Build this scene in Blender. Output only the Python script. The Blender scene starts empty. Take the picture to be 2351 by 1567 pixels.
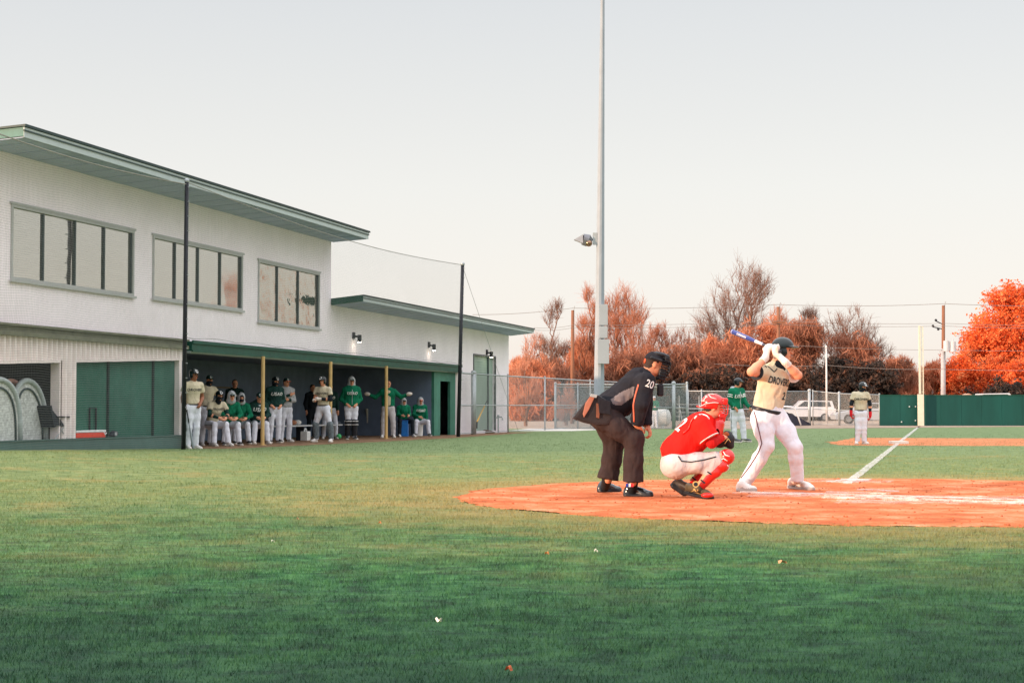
import bpy, bmesh, math, random
import numpy as np
from mathutils import Vector, Matrix, noise
from mathutils.bvhtree import BVHTree
R = math.radians
scene = bpy.context.scene
# ------------------------------------------------------------------ camera
F, HC, CX, CY, YH = 3855.0, 0.95, 1175.5, 783.5, 940.0
PITCH = math.atan((YH - CY) / F)
cp, sp = math.cos(PITCH), math.sin(PITCH)
cam = bpy.data.objects.new("camera", bpy.data.cameras.new("camera"))
scene.collection.objects.link(cam)
cam.location = (0, 0, HC)
cam.rotation_euler = (R(90) + PITCH, 0, 0)
cam.data.sensor_width = 36.0
cam.data.lens = 36.0 * F / 2351.0
cam.data.clip_end = 3000
cam.data.clip_start = 0.1
scene.camera = cam
# ------------------------------------------------------------------ sky and sun
SUN = Vector((-0.90, -0.50, 0.125)).normalized()
world = bpy.data.worlds.new("World")
scene.world = world
world.use_nodes = True
wn = world.node_tree
bg = wn.nodes["Background"]
sky = wn.nodes.new("ShaderNodeTexSky")
sky.sky_type = 'NISHITA'
sky.sun_disc = False
sky.sun_elevation = math.asin(SUN.z)
sky.sun_rotation = math.atan2(SUN.x, SUN.y)
sky.air_density = 1.0
sky.dust_density = 1.5
hs = wn.nodes.new("ShaderNodeHueSaturation")
hs.inputs['Saturation'].default_value = 0.25
hs.inputs['Value'].default_value = 1.0
wn.links.new(sky.outputs[0], hs.inputs['Color'])
# pale veil whitens the clear sky, brightened overhead out of view to light ground
geo = wn.nodes.new("ShaderNodeNewGeometry")
sep = wn.nodes.new("ShaderNodeSeparateXYZ")
tcw = wn.nodes.new("ShaderNodeTexCoord")
wn.links.new(tcw.outputs['Generated'], sep.inputs[0])
rp = wn.nodes.new("ShaderNodeValToRGB")
wn.links.new(sep.outputs['Z'], rp.inputs[0])
SKYK = 12.0
el = rp.color_ramp.elements
el[0].position = 0.0; el[0].color = (0.505, 0.437, 0.392, 1)
el[1].position = 1.0; el[1].color = (1.30, 1.30, 1.34, 1)
for pos, col in ((0.02, (0.500, 0.446, 0.401, 1)), (0.06, (0.491, 0.464, 0.428, 1)), (0.13, (0.459, 0.455, 0.437, 1)), (0.24, (0.382, 0.393, 0.403, 1)), (0.42, (0.84, 0.84, 0.87, 1))):
    e_ = el.new(pos); e_.color = col
sc_ = wn.nodes.new("ShaderNodeVectorMath"); sc_.operation = 'SCALE'
wn.links.new(rp.outputs[0], sc_.inputs[0]); sc_.inputs['Scale'].default_value = SKYK
mx = wn.nodes.new("ShaderNodeMix"); mx.data_type = 'RGBA'
mx.inputs[0].default_value = 0.82
wn.links.new(hs.outputs[0], mx.inputs[6]); wn.links.new(sc_.outputs[0], mx.inputs[7])
wn.links.new(mx.outputs[2], bg.inputs[0])
bg.inputs[1].default_value = 0.085
sl = bpy.data.lights.new("sun", 'SUN')
sl.energy = 2.6
sl.angle = R(1.2)
sl.color = (1.0, 0.67, 0.45)
so = bpy.data.objects.new("sun", sl)
scene.collection.objects.link(so)
so.rotation_euler = SUN.to_track_quat('Z', 'Y').to_euler()
so.location = (-30, -20, 20)
scene.view_settings.view_transform = 'Standard'
scene.view_settings.look = 'None'
scene.view_settings.exposure = 1.07
scene.view_settings.gamma = 1.0
scene.cycles.max_bounces = 6
scene.cycles.transparent_max_bounces = 24
# ------------------------------------------------------------------ measuring helpers (photo pixel -> place in the world)
def ray(px, py):
    u = (px - CX) / F; v = (CY - py) / F
    return Vector((u, cp - v * sp, sp + v * cp))
def G(px, py, z=0.0):
    d = ray(px, py); t = (z - HC) / d.z
    return Vector((0, 0, HC)) + d * t
def P(px, py, Z):
    d = ray(px, py)
    return Vector((0, 0, HC)) + d * (Z / d.y)
O = G(420, 1030)
_d = ray(2165, 940)
WD = Vector((_d.x, _d.y, 0)).normalized()
WN = Vector((WD.y, -WD.x, 0))
UP = Vector((0, 0, 1))
def W(s, n, z): return O + WD * s + WN * n + UP * z
def wpx(px, py, n=0.0):
    d = ray(px, py); o = Vector((0, 0, HC)) - (O + WN * n)
    t = -(o.dot(WN)) / d.dot(WN); p = o + d * t
    return p.dot(WD), p.z
# ------------------------------------------------------------------ materials
def lin(c):
    return tuple(((x / 255.0) / 12.92 if x / 255.0 <= 0.04045 else ((x / 255.0 + 0.055) / 1.055) ** 2.4) for x in c[:3]) + (1,)
MATS = {}
def nd(nt, t, **kw):
    n = nt.nodes.new(t)
    for k, v in kw.items(): setattr(n, k, v)
    return n
def noise_n(nt, scale, detail=3, rough=0.55, coord='Object', stretch=None):
    tc = nd(nt, "ShaderNodeTexCoord")
    n = nd(nt, "ShaderNodeTexNoise")
    n.inputs['Scale'].default_value = scale; n.inputs['Detail'].default_value = detail; n.inputs['Roughness'].default_value = rough
    if stretch:
        mp = nd(nt, "ShaderNodeMapping"); mp.inputs['Scale'].default_value = stretch
        nt.links.new(tc.outputs[coord], mp.inputs[0]); nt.links.new(mp.outputs[0], n.inputs['Vector'])
    else:
        nt.links.new(tc.outputs[coord], n.inputs['Vector'])
    return n
def mat(name, col, rough=0.75, metal=0.0, var=0.14, ns=6.0, bump=0.15, bs=60.0, spec=0.3, stretch=None, dirt=None, emis=None, trans=0.0, bdist=0.01, coat=0.0):
    if name in MATS: return MATS[name]
    m = bpy.data.materials.new(name); m.use_nodes = True
    nt = m.node_tree; b = nt.nodes["Principled BSDF"]
    c = lin(col)
    b.inputs['Roughness'].default_value = rough; b.inputs['Metallic'].default_value = metal
    b.inputs['Specular IOR Level'].default_value = spec
    if coat: b.inputs['Coat Weight'].default_value = coat
    n = noise_n(nt, ns, 4, 0.6, stretch=stretch)
    r = nd(nt, "ShaderNodeValToRGB")
    e = r.color_ramp.elements
    e[0].position = 0.3; e[1].position = 0.72
    e[0].color = tuple(max(0, x * (1 - var)) for x in c[:3]) + (1,)
    e[1].color = tuple(min(1, x * (1 + var)) for x in c[:3]) + (1,)
    nt.links.new(n.outputs['Fac'], r.inputs[0])
    out = r.outputs[0]
    if dirt:
        n3 = noise_n(nt, dirt[1], 5, 0.7)
        r3 = nd(nt, "ShaderNodeValToRGB"); r3.color_ramp.elements[0].position = dirt[2]; r3.color_ramp.elements[1].position = dirt[2] + 0.15
        nt.links.new(n3.outputs['Fac'], r3.inputs[0])
        mxx = nd(nt, "ShaderNodeMix", data_type='RGBA')
        nt.links.new(r3.outputs[0], mxx.inputs[0]); nt.links.new(out, mxx.inputs[6]); mxx.inputs[7].default_value = lin(dirt[0])
        out = mxx.outputs[2]
    nt.links.new(out, b.inputs['Base Color'])
    if bump:
        n2 = noise_n(nt, bs, 3, 0.6, stretch=stretch)
        bp = nd(nt, "ShaderNodeBump"); bp.inputs['Strength'].default_value = bump; bp.inputs['Distance'].default_value = bdist
        nt.links.new(n2.outputs['Fac'], bp.inputs['Height']); nt.links.new(bp.outputs[0], b.inputs['Normal'])
    if emis:
        b.inputs['Emission Color'].default_value = lin(emis[0]); b.inputs['Emission Strength'].default_value = emis[1]
    if trans:
        b.inputs['Transmission Weight'].default_value = trans
    MATS[name] = m
    return m
def cloth(name, col, var=0.10, folds=0.85):
    """fabric: fine weave plus soft crumple folds"""
    if name in MATS: return MATS[name]
    m = mat(name, col, 0.88, 0, var, 9.0, 0, spec=0.12)
    nt = m.node_tree; b = nt.nodes["Principled BSDF"]
    n1 = noise_n(nt, 9.0, 2, 0.5, stretch=(1, 1, 0.55)); n1.inputs['Distortion'].default_value = 0.6; n2 = noise_n(nt, 400.0, 1, 0.5)
    b1 = nd(nt, "ShaderNodeBump"); b1.inputs['Strength'].default_value = folds; b1.inputs['Distance'].default_value = 0.03
    b2 = nd(nt, "ShaderNodeBump"); b2.inputs['Strength'].default_value = 0.12; b2.inputs['Distance'].default_value = 0.002
    nt.links.new(n1.outputs['Fac'], b1.inputs['Height']); nt.links.new(n2.outputs['Fac'], b2.inputs['Height'])
    nt.links.new(b1.outputs[0], b2.inputs['Normal']); nt.links.new(b2.outputs[0], b.inputs['Normal'])
    return m
def mesh_mat(name, col, pitch, wire, diamond=False, fill=0.0, rough=0.6, metal=0.0):
    """woven net or chain link: real holes between the threads, laid out in metres by UV"""
    if name in MATS: return MATS[name]
    m = bpy.data.materials.new(name); m.use_nodes = True
    nt = m.node_tree; b = nt.nodes["Principled BSDF"]; b.inputs['Base Color'].default_value = lin(col)
    b.inputs['Roughness'].default_value = rough; b.inputs['Metallic'].default_value = metal; b.inputs['Specular IOR Level'].default_value = 0.2
    tc = nd(nt, "ShaderNodeTexCoord"); sx = nd(nt, "ShaderNodeSeparateXYZ")
    if diamond:
        mp = nd(nt, "ShaderNodeMapping"); mp.inputs['Rotation'].default_value = (0, 0, R(45))
        nt.links.new(tc.outputs['UV'], mp.inputs[0]); nt.links.new(mp.outputs[0], sx.inputs[0])
    else: nt.links.new(tc.outputs['UV'], sx.inputs[0])
    outs = []
    for ax in ('X', 'Y'):
        d = nd(nt, "ShaderNodeMath", operation='DIVIDE'); nt.links.new(sx.outputs[ax], d.inputs[0]); d.inputs[1].default_value = pitch
        fr = nd(nt, "ShaderNodeMath", operation='FRACT'); nt.links.new(d.outputs[0], fr.inputs[0])
        lt = nd(nt, "ShaderNodeMath", operation='LESS_THAN'); nt.links.new(fr.outputs[0], lt.inputs[0]); lt.inputs[1].default_value = wire / pitch
        outs.append(lt)
    mxn = nd(nt, "ShaderNodeMath", operation='MAXIMUM'); nt.links.new(outs[0].outputs[0], mxn.inputs[0]); nt.links.new(outs[1].outputs[0], mxn.inputs[1])
    o = mxn.outputs[0]
    if fill:
        nn = noise_n(nt, 260, 1, 0.5)
        g = nd(nt, "ShaderNodeMath", operation='LESS_THAN'); nt.links.new(nn.outputs['Fac'], g.inputs[0]); g.inputs[1].default_value = 0.3 + 0.4 * fill
        m2 = nd(nt, "ShaderNodeMath", operation='MAXIMUM'); nt.links.new(o, m2.inputs[0]); nt.links.new(g.outputs[0], m2.inputs[1]); o = m2.outputs[0]
    nt.links.new(o, b.inputs['Alpha'])
    MATS[name] = m
    return m
# ------------------------------------------------------------------ object helpers
def tag(o, label=None, cat=None, group=None, kind=None):
    if label: o['label'] = label
    if cat: o['category'] = cat
    if group: o['group'] = group
    if kind: o['kind'] = kind
    return o
def wloc(o):
    v = Vector(o.location)
    while o.parent: o = o.parent; v += o.location
    return v
def thing(name, label, cat, loc, group=None):
    o = bpy.data.objects.new(name, None); scene.collection.objects.link(o)
    o.empty_display_size = 0.2; o.location = loc
    return tag(o, label, cat, group)
def link(name, me, mats, parent=None, loc=None, smooth=False):
    """mesh given in world coordinates; stored relative to its origin"""
    o = bpy.data.objects.new(name, me); scene.collection.objects.link(o)
    for m in (mats if isinstance(mats, (list, tuple)) else [mats]): me.materials.append(m)
    if parent is not None:
        o.parent = parent; off = wloc(parent)
    else:
        off = Vector(loc) if loc is not None else Vector((0, 0, 0)); o.location = off
    if off.length > 0: me.transform(Matrix.Translation(-off))
    if smooth: me.shade_smooth()
    return o
class MB:
    def __init__(s): s.v = []; s.f = []; s.m = []; s.uv = None
    def quad(s, a, b, c, d, m=0):
        i = len(s.v); s.v += [tuple(a), tuple(b), tuple(c), tuple(d)]; s.f.append((i, i + 1, i + 2, i + 3)); s.m.append(m)
    def hexa(s, p, m=0):
        """8 corners: 4 of one face, then the 4 opposite"""
        i = len(s.v); s.v += [tuple(x) for x in p]
        for q in ((0, 1, 2, 3), (7, 6, 5, 4), (0, 4, 5, 1), (1, 5, 6, 2), (2, 6, 7, 3), (3, 7, 4, 0)):
            s.f.append(tuple(i + k for k in q)); s.m.append(m)
    def box(s, c, hx, ax=(1, 0, 0), ay=(0, 1, 0), az=(0, 0, 1), m=0):
        c = Vector(c); X = Vector(ax) * hx[0]; Y = Vector(ay) * hx[1]; Z = Vector(az) * hx[2]
        s.hexa([c - X - Y - Z, c + X - Y - Z, c + X + Y - Z, c - X + Y - Z, c - X - Y + Z, c + X - Y + Z, c + X + Y + Z, c - X + Y + Z], m)
    def prism(s, pts, ext, m=0):
        i = len(s.v); n = len(pts); ext = Vector(ext)
        s.v += [tuple(p) for p in pts] + [tuple(Vector(p) + ext) for p in pts]
        s.f.append(tuple(range(i, i + n))); s.f.append(tuple(range(i + 2 * n - 1, i + n - 1, -1))); s.m += [m, m]
        for k in range(n):
            j = (k + 1) % n; s.f.append((i + k, i + j, i + n + j, i + n + k)); s.m.append(m)
    def tube(s, path, rad, sides=8, m=0, cap=True):
        path = [Vector(p) for p in path]; n = len(path)
        if not isinstance(rad, (list, tuple)): rad = [rad] * n
        i0 = len(s.v); prev = None
        for k, p in enumerate(path):
            t = (path[min(k + 1, n - 1)] - path[max(k - 1, 0)]).normalized()
            if prev is None:
                a = t.orthogonal().normalized()
            else:
                a = (prev - t * prev.dot(t)).normalized()
            prev = a; b = t.cross(a)
            for q in range(sides):
                w = 2 * math.pi * q / sides
                s.v.append(tuple(p + (a * math.cos(w) + b * math.sin(w)) * rad[k]))
        for k in range(n - 1):
            for q in range(sides):
                r = (q + 1) % sides; a = i0 + k * sides
                s.f.append((a + q, a + r, a + sides + r, a + sides + q)); s.m.append(m)
        if cap:
            s.f.append(tuple(i0 + q for q in reversed(range(sides)))); s.f.append(tuple(i0 + (n - 1) * sides + q for q in range(sides))); s.m += [m, m]
    def ball(s, c, r, ax=None, seg=12, rings=8, m=0):
        c = Vector(c); i0 = len(s.v)
        if not isinstance(r, (list, tuple)): r = (r, r, r)
        A = ax or (Vector((1, 0, 0)), Vector((0, 1, 0)), Vector((0, 0, 1)))
        for a in range(rings + 1):
            t = math.pi * a / rings
            for b in range(seg):
                w = 2 * math.pi * b / seg
                s.v.append(tuple(c + A[0] * r[0] * math.sin(t) * math.cos(w) + A[1] * r[1] * math.sin(t) * math.sin(w) + A[2] * r[2] * math.cos(t)))
        for a in range(rings):
            for b in range(seg):
                d = (b + 1) % seg
                s.f.append((i0 + a * seg + b, i0 + (a + 1) * seg + b, i0 + (a + 1) * seg + d, i0 + a * seg + d)); s.m.append(m)
    def build(s, name, mats, parent=None, loc=None, smooth=False, bevel=0.0, clean=False):
        me = bpy.data.meshes.new(name); me.from_pydata(s.v, [], s.f)
        if isinstance(mats, (list, tuple)): me.polygons.foreach_set('material_index', s.m)
        if clean or bevel:
            bm = bmesh.new(); bm.from_mesh(me)
            bmesh.ops.remove_doubles(bm, verts=bm.verts, dist=1e-5) if clean else None
            bmesh.ops.recalc_face_normals(bm, faces=bm.faces)
            if bevel: bmesh.ops.bevel(bm, geom=list(bm.edges), offset=bevel, segments=2, affect='EDGES', profile=0.7)
            bm.to_mesh(me); bm.free()
        return link(name, me, mats, parent, loc, smooth)
def fast_mesh(name, V, Fq, mi=None):
    V = np.asarray(V, np.float32); Fq = np.asarray(Fq, np.int32); k = Fq.shape[1]
    me = bpy.data.meshes.new(name)
    me.vertices.add(len(V)); me.vertices.foreach_set('co', V.ravel())
    me.loops.add(Fq.size); me.loops.foreach_set('vertex_index', Fq.ravel())
    me.polygons.add(len(Fq)); me.polygons.foreach_set('loop_start', np.arange(0, Fq.size, k, dtype=np.int32))
    if mi is not None: me.polygons.foreach_set('material_index', np.asarray(mi, np.int32))
    me.update(calc_edges=True)
    return me
# ================================================================== SETTING
def turf_color(nt):
    tc = nd(nt, "ShaderNodeTexCoord")
    gp = nd(nt, "ShaderNodeNewGeometry")
    def nz(scale, detail, stretch=(1, 1, 1)):
        mp = nd(nt, "ShaderNodeMapping"); mp.inputs['Scale'].default_value = stretch
        nt.links.new(gp.outputs['Position'], mp.inputs[0])
        n = nd(nt, "ShaderNodeTexNoise"); n.inputs['Scale'].default_value = scale; n.inputs['Detail'].default_value = detail; n.inputs['Roughness'].default_value = 0.62
        nt.links.new(mp.outputs[0], n.inputs['Vector']); return n.outputs['Fac']
    def ramp(fac, pts):
        r = nd(nt, "ShaderNodeValToRGB"); e = r.color_ramp.elements
        e[0].position, e[0].color = pts[0][0], pts[0][1]; e[1].position, e[1].color = pts[-1][0], pts[-1][1]
        for p in pts[1:-1]:
            q = e.new(p[0]); q.color = p[1]
        nt.links.new(fac, r.inputs[0]); return r.outputs[0]
    def mixc(f, a, b):
        m = nd(nt, "ShaderNodeMix", data_type='RGBA')
        if isinstance(f, float): m.inputs[0].default_value = f
        else: nt.links.new(f, m.inputs[0])
        for i, x in ((6, a), (7, b)):
            if isinstance(x, tuple): m.inputs[i].default_value = x
            else: nt.links.new(x, m.inputs[i])
        return m.outputs[2]
    def math_(op, a, b, clamp=False):
        m = nd(nt, "ShaderNodeMath", operation=op, use_clamp=clamp)
        for i, x in ((0, a), (1, b)):
            if isinstance(x, (int, float)): m.inputs[i].default_value = x
            else: nt.links.new(x, m.inputs[i])
        return m.outputs[0]
    fine = ramp(nz(5.5, 7, (.8, 1.2, 1)), [(0.38, TC['g1']), (0.5, TC['g2']), (0.64, TC['g3'])])          # lush grass, with foreground shade painted in
    dry = ramp(nz(5.0, 7, (.7, 1.2, 1)), [(0.36, TC['d1']), (0.55, TC['d2']), (0.68, TC['d3'])])            # dry, straw-coloured grass
    sepn = nd(nt, "ShaderNodeSeparateXYZ"); nt.links.new(gp.outputs['Position'], sepn.inputs[0])
    big = nz(0.55, 5, (1, 0.6, 1)); mid = nz(1.9, 5, (0.7, 1, 1))
    # near turf, greener with shade painted in, gives way to dormant turf further out
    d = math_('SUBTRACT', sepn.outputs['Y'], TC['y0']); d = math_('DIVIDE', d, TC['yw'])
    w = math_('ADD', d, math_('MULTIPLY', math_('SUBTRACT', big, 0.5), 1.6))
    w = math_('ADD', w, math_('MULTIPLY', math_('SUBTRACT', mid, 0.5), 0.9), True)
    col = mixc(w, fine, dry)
    # the strip nearest the camera is painted darker for shade, in ragged patches
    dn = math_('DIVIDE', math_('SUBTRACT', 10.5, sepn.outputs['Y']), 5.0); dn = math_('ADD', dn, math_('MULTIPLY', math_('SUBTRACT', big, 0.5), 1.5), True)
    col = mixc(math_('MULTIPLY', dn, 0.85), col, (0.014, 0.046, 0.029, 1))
    # far turf: fresh pale green again
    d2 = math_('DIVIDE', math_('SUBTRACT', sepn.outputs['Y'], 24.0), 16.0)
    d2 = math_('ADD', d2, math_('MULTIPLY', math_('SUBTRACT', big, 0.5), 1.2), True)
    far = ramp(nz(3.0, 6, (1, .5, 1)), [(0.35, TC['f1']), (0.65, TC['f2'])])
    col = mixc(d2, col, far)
    # dust blown off the dirt circle stains the grass round it
    vm = nd(nt, "ShaderNodeVectorMath", operation='DISTANCE'); nt.links.new(gp.outputs['Position'], vm.inputs[0]); vm.inputs[1].default_value = (CIR[0], CIR[1], 0)
    dd = math_('SUBTRACT', 1.0, math_('DIVIDE', math_('SUBTRACT', vm.outputs['Value'], CIR[2] - 0.2), 3.2))
    dd = math_('MULTIPLY', math_('MAXIMUM', dd, 0.0), 0.62)
    dd = math_('ADD', dd, math_('MULTIPLY', math_('SUBTRACT', mid, 0.56), 1.1), True)
    rg = math_('LESS_THAN', vm.outputs['Value'], CIR[2] + 4.5)
    col = mixc(math_('MULTIPLY', dd, rg), col, TC['dust'])
    w2 = nz(0.8, 4); worn = math_('MULTIPLY', math_('SUBTRACT', w2, 0.53), 4.0, True)
    yband = math_('MULTIPLY', math_('LESS_THAN', sepn.outputs['Y'], 36.0), math_('GREATER_THAN', sepn.outputs['Y'], 9.0))
    col = mixc(math_('MULTIPLY', math_('MULTIPLY', worn, math_('MULTIPLY', w, 0.8)), yband), col, TC['worn'])
    return col
TC = dict(g1=(0.0234, 0.0612, 0.0324, 1), g2=(0.0432, 0.1422, 0.0558, 1), g3=(0.0864, 0.2358, 0.0828, 1),
          d1=(0.1215, 0.1710, 0.0630, 1), d2=(0.2025, 0.2610, 0.0990, 1), d3=(0.3150, 0.3285, 0.1395, 1),
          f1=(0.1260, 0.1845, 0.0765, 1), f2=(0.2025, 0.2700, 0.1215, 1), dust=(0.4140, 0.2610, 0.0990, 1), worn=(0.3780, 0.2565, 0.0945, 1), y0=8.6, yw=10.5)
CIR = (4.2, 18.45, 4.8)
def turf_mat(name, rough=0.9, bump=0.6):
    m = bpy.data.materials.new(name); m.use_nodes = True; nt = m.node_tree; b = nt.nodes["Principled BSDF"]
    b.inputs['Roughness'].default_value = rough; b.inputs['Specular IOR Level'].default_value = 0.15
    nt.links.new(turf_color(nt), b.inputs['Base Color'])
    if bump:
        n = noise_n(nt, 28.0, 8, 0.75); bp = nd(nt, "ShaderNodeBump"); bp.inputs['Strength'].default_value = bump; bp.inputs['Distance'].default_value = 0.05
        nt.links.new(n.outputs['Fac'], bp.inputs['Height']); nt.links.new(bp.outputs[0], b.inputs['Normal'])
    return m
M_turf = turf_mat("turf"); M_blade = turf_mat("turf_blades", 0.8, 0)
def ground_z(x, y):
    """the grass rises gently towards the left end of the clubhouse"""
    s = (x - O.x) * WD.x + (y - O.y) * WD.y; n = (x - O.x) * WN.x + (y - O.y) * WN.y
    a = min(max((-s + 0.5) / 9.0, 0), 1.3); b = 1.0 - min(max((n - 0.5) / 9.0, 0), 1)
    b = b * b * (3 - 2 * b); c = 1.0 if y > 25 else max(0, (y - 17) / 8.0)
    return 0.17 * a * b * c
def grid_ground():
    xs = np.concatenate([np.arange(-400, -40, 40), np.arange(-40, 60, 1.0), np.arange(60, 441, 40)])
    ys = np.concatenate([np.arange(-60, -2, 6), np.arange(-2, 70, 1.0), np.arange(70, 150, 8), np.arange(150, 1500, 100)])
    V = [(x, y, ground_z(x, y)) for y in ys for x in xs]; nx = len(xs)
    Fc = [(j * nx + i, j * nx + i + 1, (j + 1) * nx + i + 1, (j + 1) * nx + i) for j in range(len(ys) - 1) for i in range(nx - 1)]
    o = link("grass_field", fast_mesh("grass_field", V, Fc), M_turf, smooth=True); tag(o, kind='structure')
grid_ground()
def sheet(name, pts, m, z=0.004, kind='structure', sub=0):
    """a flat sheet on the ground with the given outline (fan from its middle)"""
    me = bpy.data.meshes.new(name); bm = bmesh.new()
    vs = [bm.verts.new((p[0], p[1], z)) for p in pts]; bm.faces.new(vs)
    bmesh.ops.triangulate(bm, faces=bm.faces); bmesh.ops.recalc_face_normals(bm, faces=bm.faces)
    for f in bm.faces:
        if f.normal.z < 0: f.normal_flip()
    lo = [bm.verts.new((p[0], p[1], -.004)) for p in pts]; n = len(pts)      # turned-down rim, so no gap shows under the edge
    for i in range(n): bm.faces.new((vs[i], lo[i], lo[(i + 1) % n], vs[(i + 1) % n]))
    bm.to_mesh(me); bm.free()
    return tag(link(name, me, m), kind=kind)
def rough_outline(pts, step, amp, seed):
    out = []; n = len(pts)
    for i in range(n):
        a = Vector(pts[i]).to_2d(); b = Vector(pts[(i + 1) % n]).to_2d(); L = (b - a).length; k = max(1, int(L / step))
        for j in range(k):
            p = a.lerp(b, j / k); w = noise.noise_vector(Vector((p.x * 1.3 + seed, p.y * 1.3, seed)))
            w2 = noise.noise_vector(Vector((p.x * 6 + seed, p.y * 6, seed)))
            w3 = noise.noise_vector(Vector((p.x * 19 + seed, p.y * 19, seed)))
            out.append((p.x + amp * (w.x + w2.x * .6 + w3.x * .4), p.y + amp * (w.y + w2.y * .6 + w3.y * .4)))
    return out
def dirt_mat(name, c1, c2, c3, scuff=0.0):
    m = bpy.data.materials.new(name); m.use_nodes = True; nt = m.node_tree; b = nt.nodes["Principled BSDF"]
    b.inputs['Roughness'].default_value = 0.95; b.inputs['Specular IOR Level'].default_value = 0.1
    n = noise_n(nt, 1.7, 8, 0.68, stretch=(1, .8, 1)); r = nd(nt, "ShaderNodeValToRGB"); e = r.color_ramp.elements
    e[0].position = 0.34; e[0].color = c1; e[1].position = 0.68; e[1].color = c3; q = e.new(0.5); q.color = c2
    nt.links.new(n.outputs['Fac'], r.inputs[0])
    n4 = noise_n(nt, 34.0, 5, 0.7); r4 = nd(nt, "ShaderNodeValToRGB"); r4.color_ramp.elements[0].position = 0.3; r4.color_ramp.elements[0].color = (.62, .55, .5, 1); r4.color_ramp.elements[1].position = 0.5
    nt.links.new(n4.outputs['Fac'], r4.inputs[0])
    mm = nd(nt, "ShaderNodeMix", data_type='RGBA', blend_type='MULTIPLY'); mm.inputs[0].default_value = 0.8
    nt.links.new(r.outputs[0], mm.inputs[6]); nt.links.new(r4.outputs[0], mm.inputs[7]); nt.links.new(mm.outputs[2], b.inputs['Base Color'])
    n2 = noise_n(nt, 14.0, 9, 0.72); n3 = noise_n(nt, 3.0, 3, 0.5)
    b1 = nd(nt, "ShaderNodeBump"); b1.inputs['Strength'].default_value = 0.7; b1.inputs['Distance'].default_value = 0.04
    b2 = nd(nt, "ShaderNodeBump"); b2.inputs['Strength'].default_value = 0.6; b2.inputs['Distance'].default_value = 0.1
    nt.links.new(n2.outputs['Fac'], b1.inputs['Height']); nt.links.new(n3.outputs['Fac'], b2.inputs['Height'])
    nt.links.new(b2.outputs[0], b1.inputs['Normal']); nt.links.new(b1.outputs[0], b.inputs['Normal'])
    return m
M_dirt = dirt_mat("red_infield_dirt", (0.4500, 0.1125, 0.0432, 1), (0.7020, 0.1935, 0.0765, 1), (0.8100, 0.3780, 0.2160, 1))
M_dirt2 = dirt_mat("base_dirt", (0.4950, 0.1620, 0.0675, 1), (0.6300, 0.2385, 0.1080, 1), (0.7020, 0.3060, 0.1530, 1))
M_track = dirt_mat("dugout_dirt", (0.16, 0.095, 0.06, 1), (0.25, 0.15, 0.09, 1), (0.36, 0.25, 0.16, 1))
M_lot = dirt_mat("parking_lot_gravel", (0.26, 0.19, 0.15, 1), (0.36, 0.27, 0.21, 1), (0.44, 0.35, 0.28, 1))
M_conc = mat("concrete", (205, 200, 192), 0.9, var=0.1, ns=2, bump=0.2, bs=40)
circ = [(CIR[0] + CIR[2] * math.cos(a / 240 * 2 * math.pi), CIR[1] + CIR[2] * math.sin(a / 240 * 2 * math.pi)) for a in range(240)]
circ = []
for a in range(900):
    t = a / 900 * 2 * math.pi; c_, s_ = math.cos(t), math.sin(t)
    rr = CIR[2] + .10 * noise.noise(Vector((c_ * 5, s_ * 5, 1.1))) + .07 * noise.noise(Vector((c_ * 22, s_ * 22, 4.1))) + .05 * noise.noise(Vector((c_ * 80, s_ * 80, 7.1)))
    circ.append((CIR[0] + rr * c_, CIR[1] + rr * s_))
sheet("home_plate_dirt_circle", circ, M_dirt)
tb = [G(*p) for p in ((1896, 1017), (1925, 1011), (1965, 1004.5), (2351, 1006), (2700, 1007), (2700, 1024), (2351, 1023), (1990, 1022.5), (1930, 1021))]
sheet("third_base_dirt", rough_outline([(p.x, p.y) for p in tb], 0.6, 0.22, 7.7), M_dirt2)
# dirt along the dugout front and inside it
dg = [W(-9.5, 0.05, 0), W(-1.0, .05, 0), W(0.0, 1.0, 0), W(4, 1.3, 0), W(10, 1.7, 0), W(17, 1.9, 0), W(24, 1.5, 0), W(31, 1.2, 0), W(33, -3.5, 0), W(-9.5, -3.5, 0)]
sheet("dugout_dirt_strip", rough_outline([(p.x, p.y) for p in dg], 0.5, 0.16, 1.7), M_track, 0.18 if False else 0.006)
# warning-track dirt under and behind the fences, lot beyond, pale path by the building corner
sheet("warning_track", rough_outline([(-2, 92), (40, 99.5), (60, 99.5), (60, 112), (-2, 112)], 2, .3, 5), M_dirt2, 0.006)
sheet("parking_lot", [(-60, 112), (160, 112), (160, 230), (-60, 230)], M_lot, 0.008)
sheet("concrete_path", [(-.2, 74), (2.6, 74.5), (5, 81), (.8, 83)], M_conc, 0.02)
sheet("bare_earth", rough_outline([(G(1170, 984).x, 84), (12, 82.5), (30, 95), (30, 114), (-6, 114)], 1.5, .4, 9), M_lot, 0.012)
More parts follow.
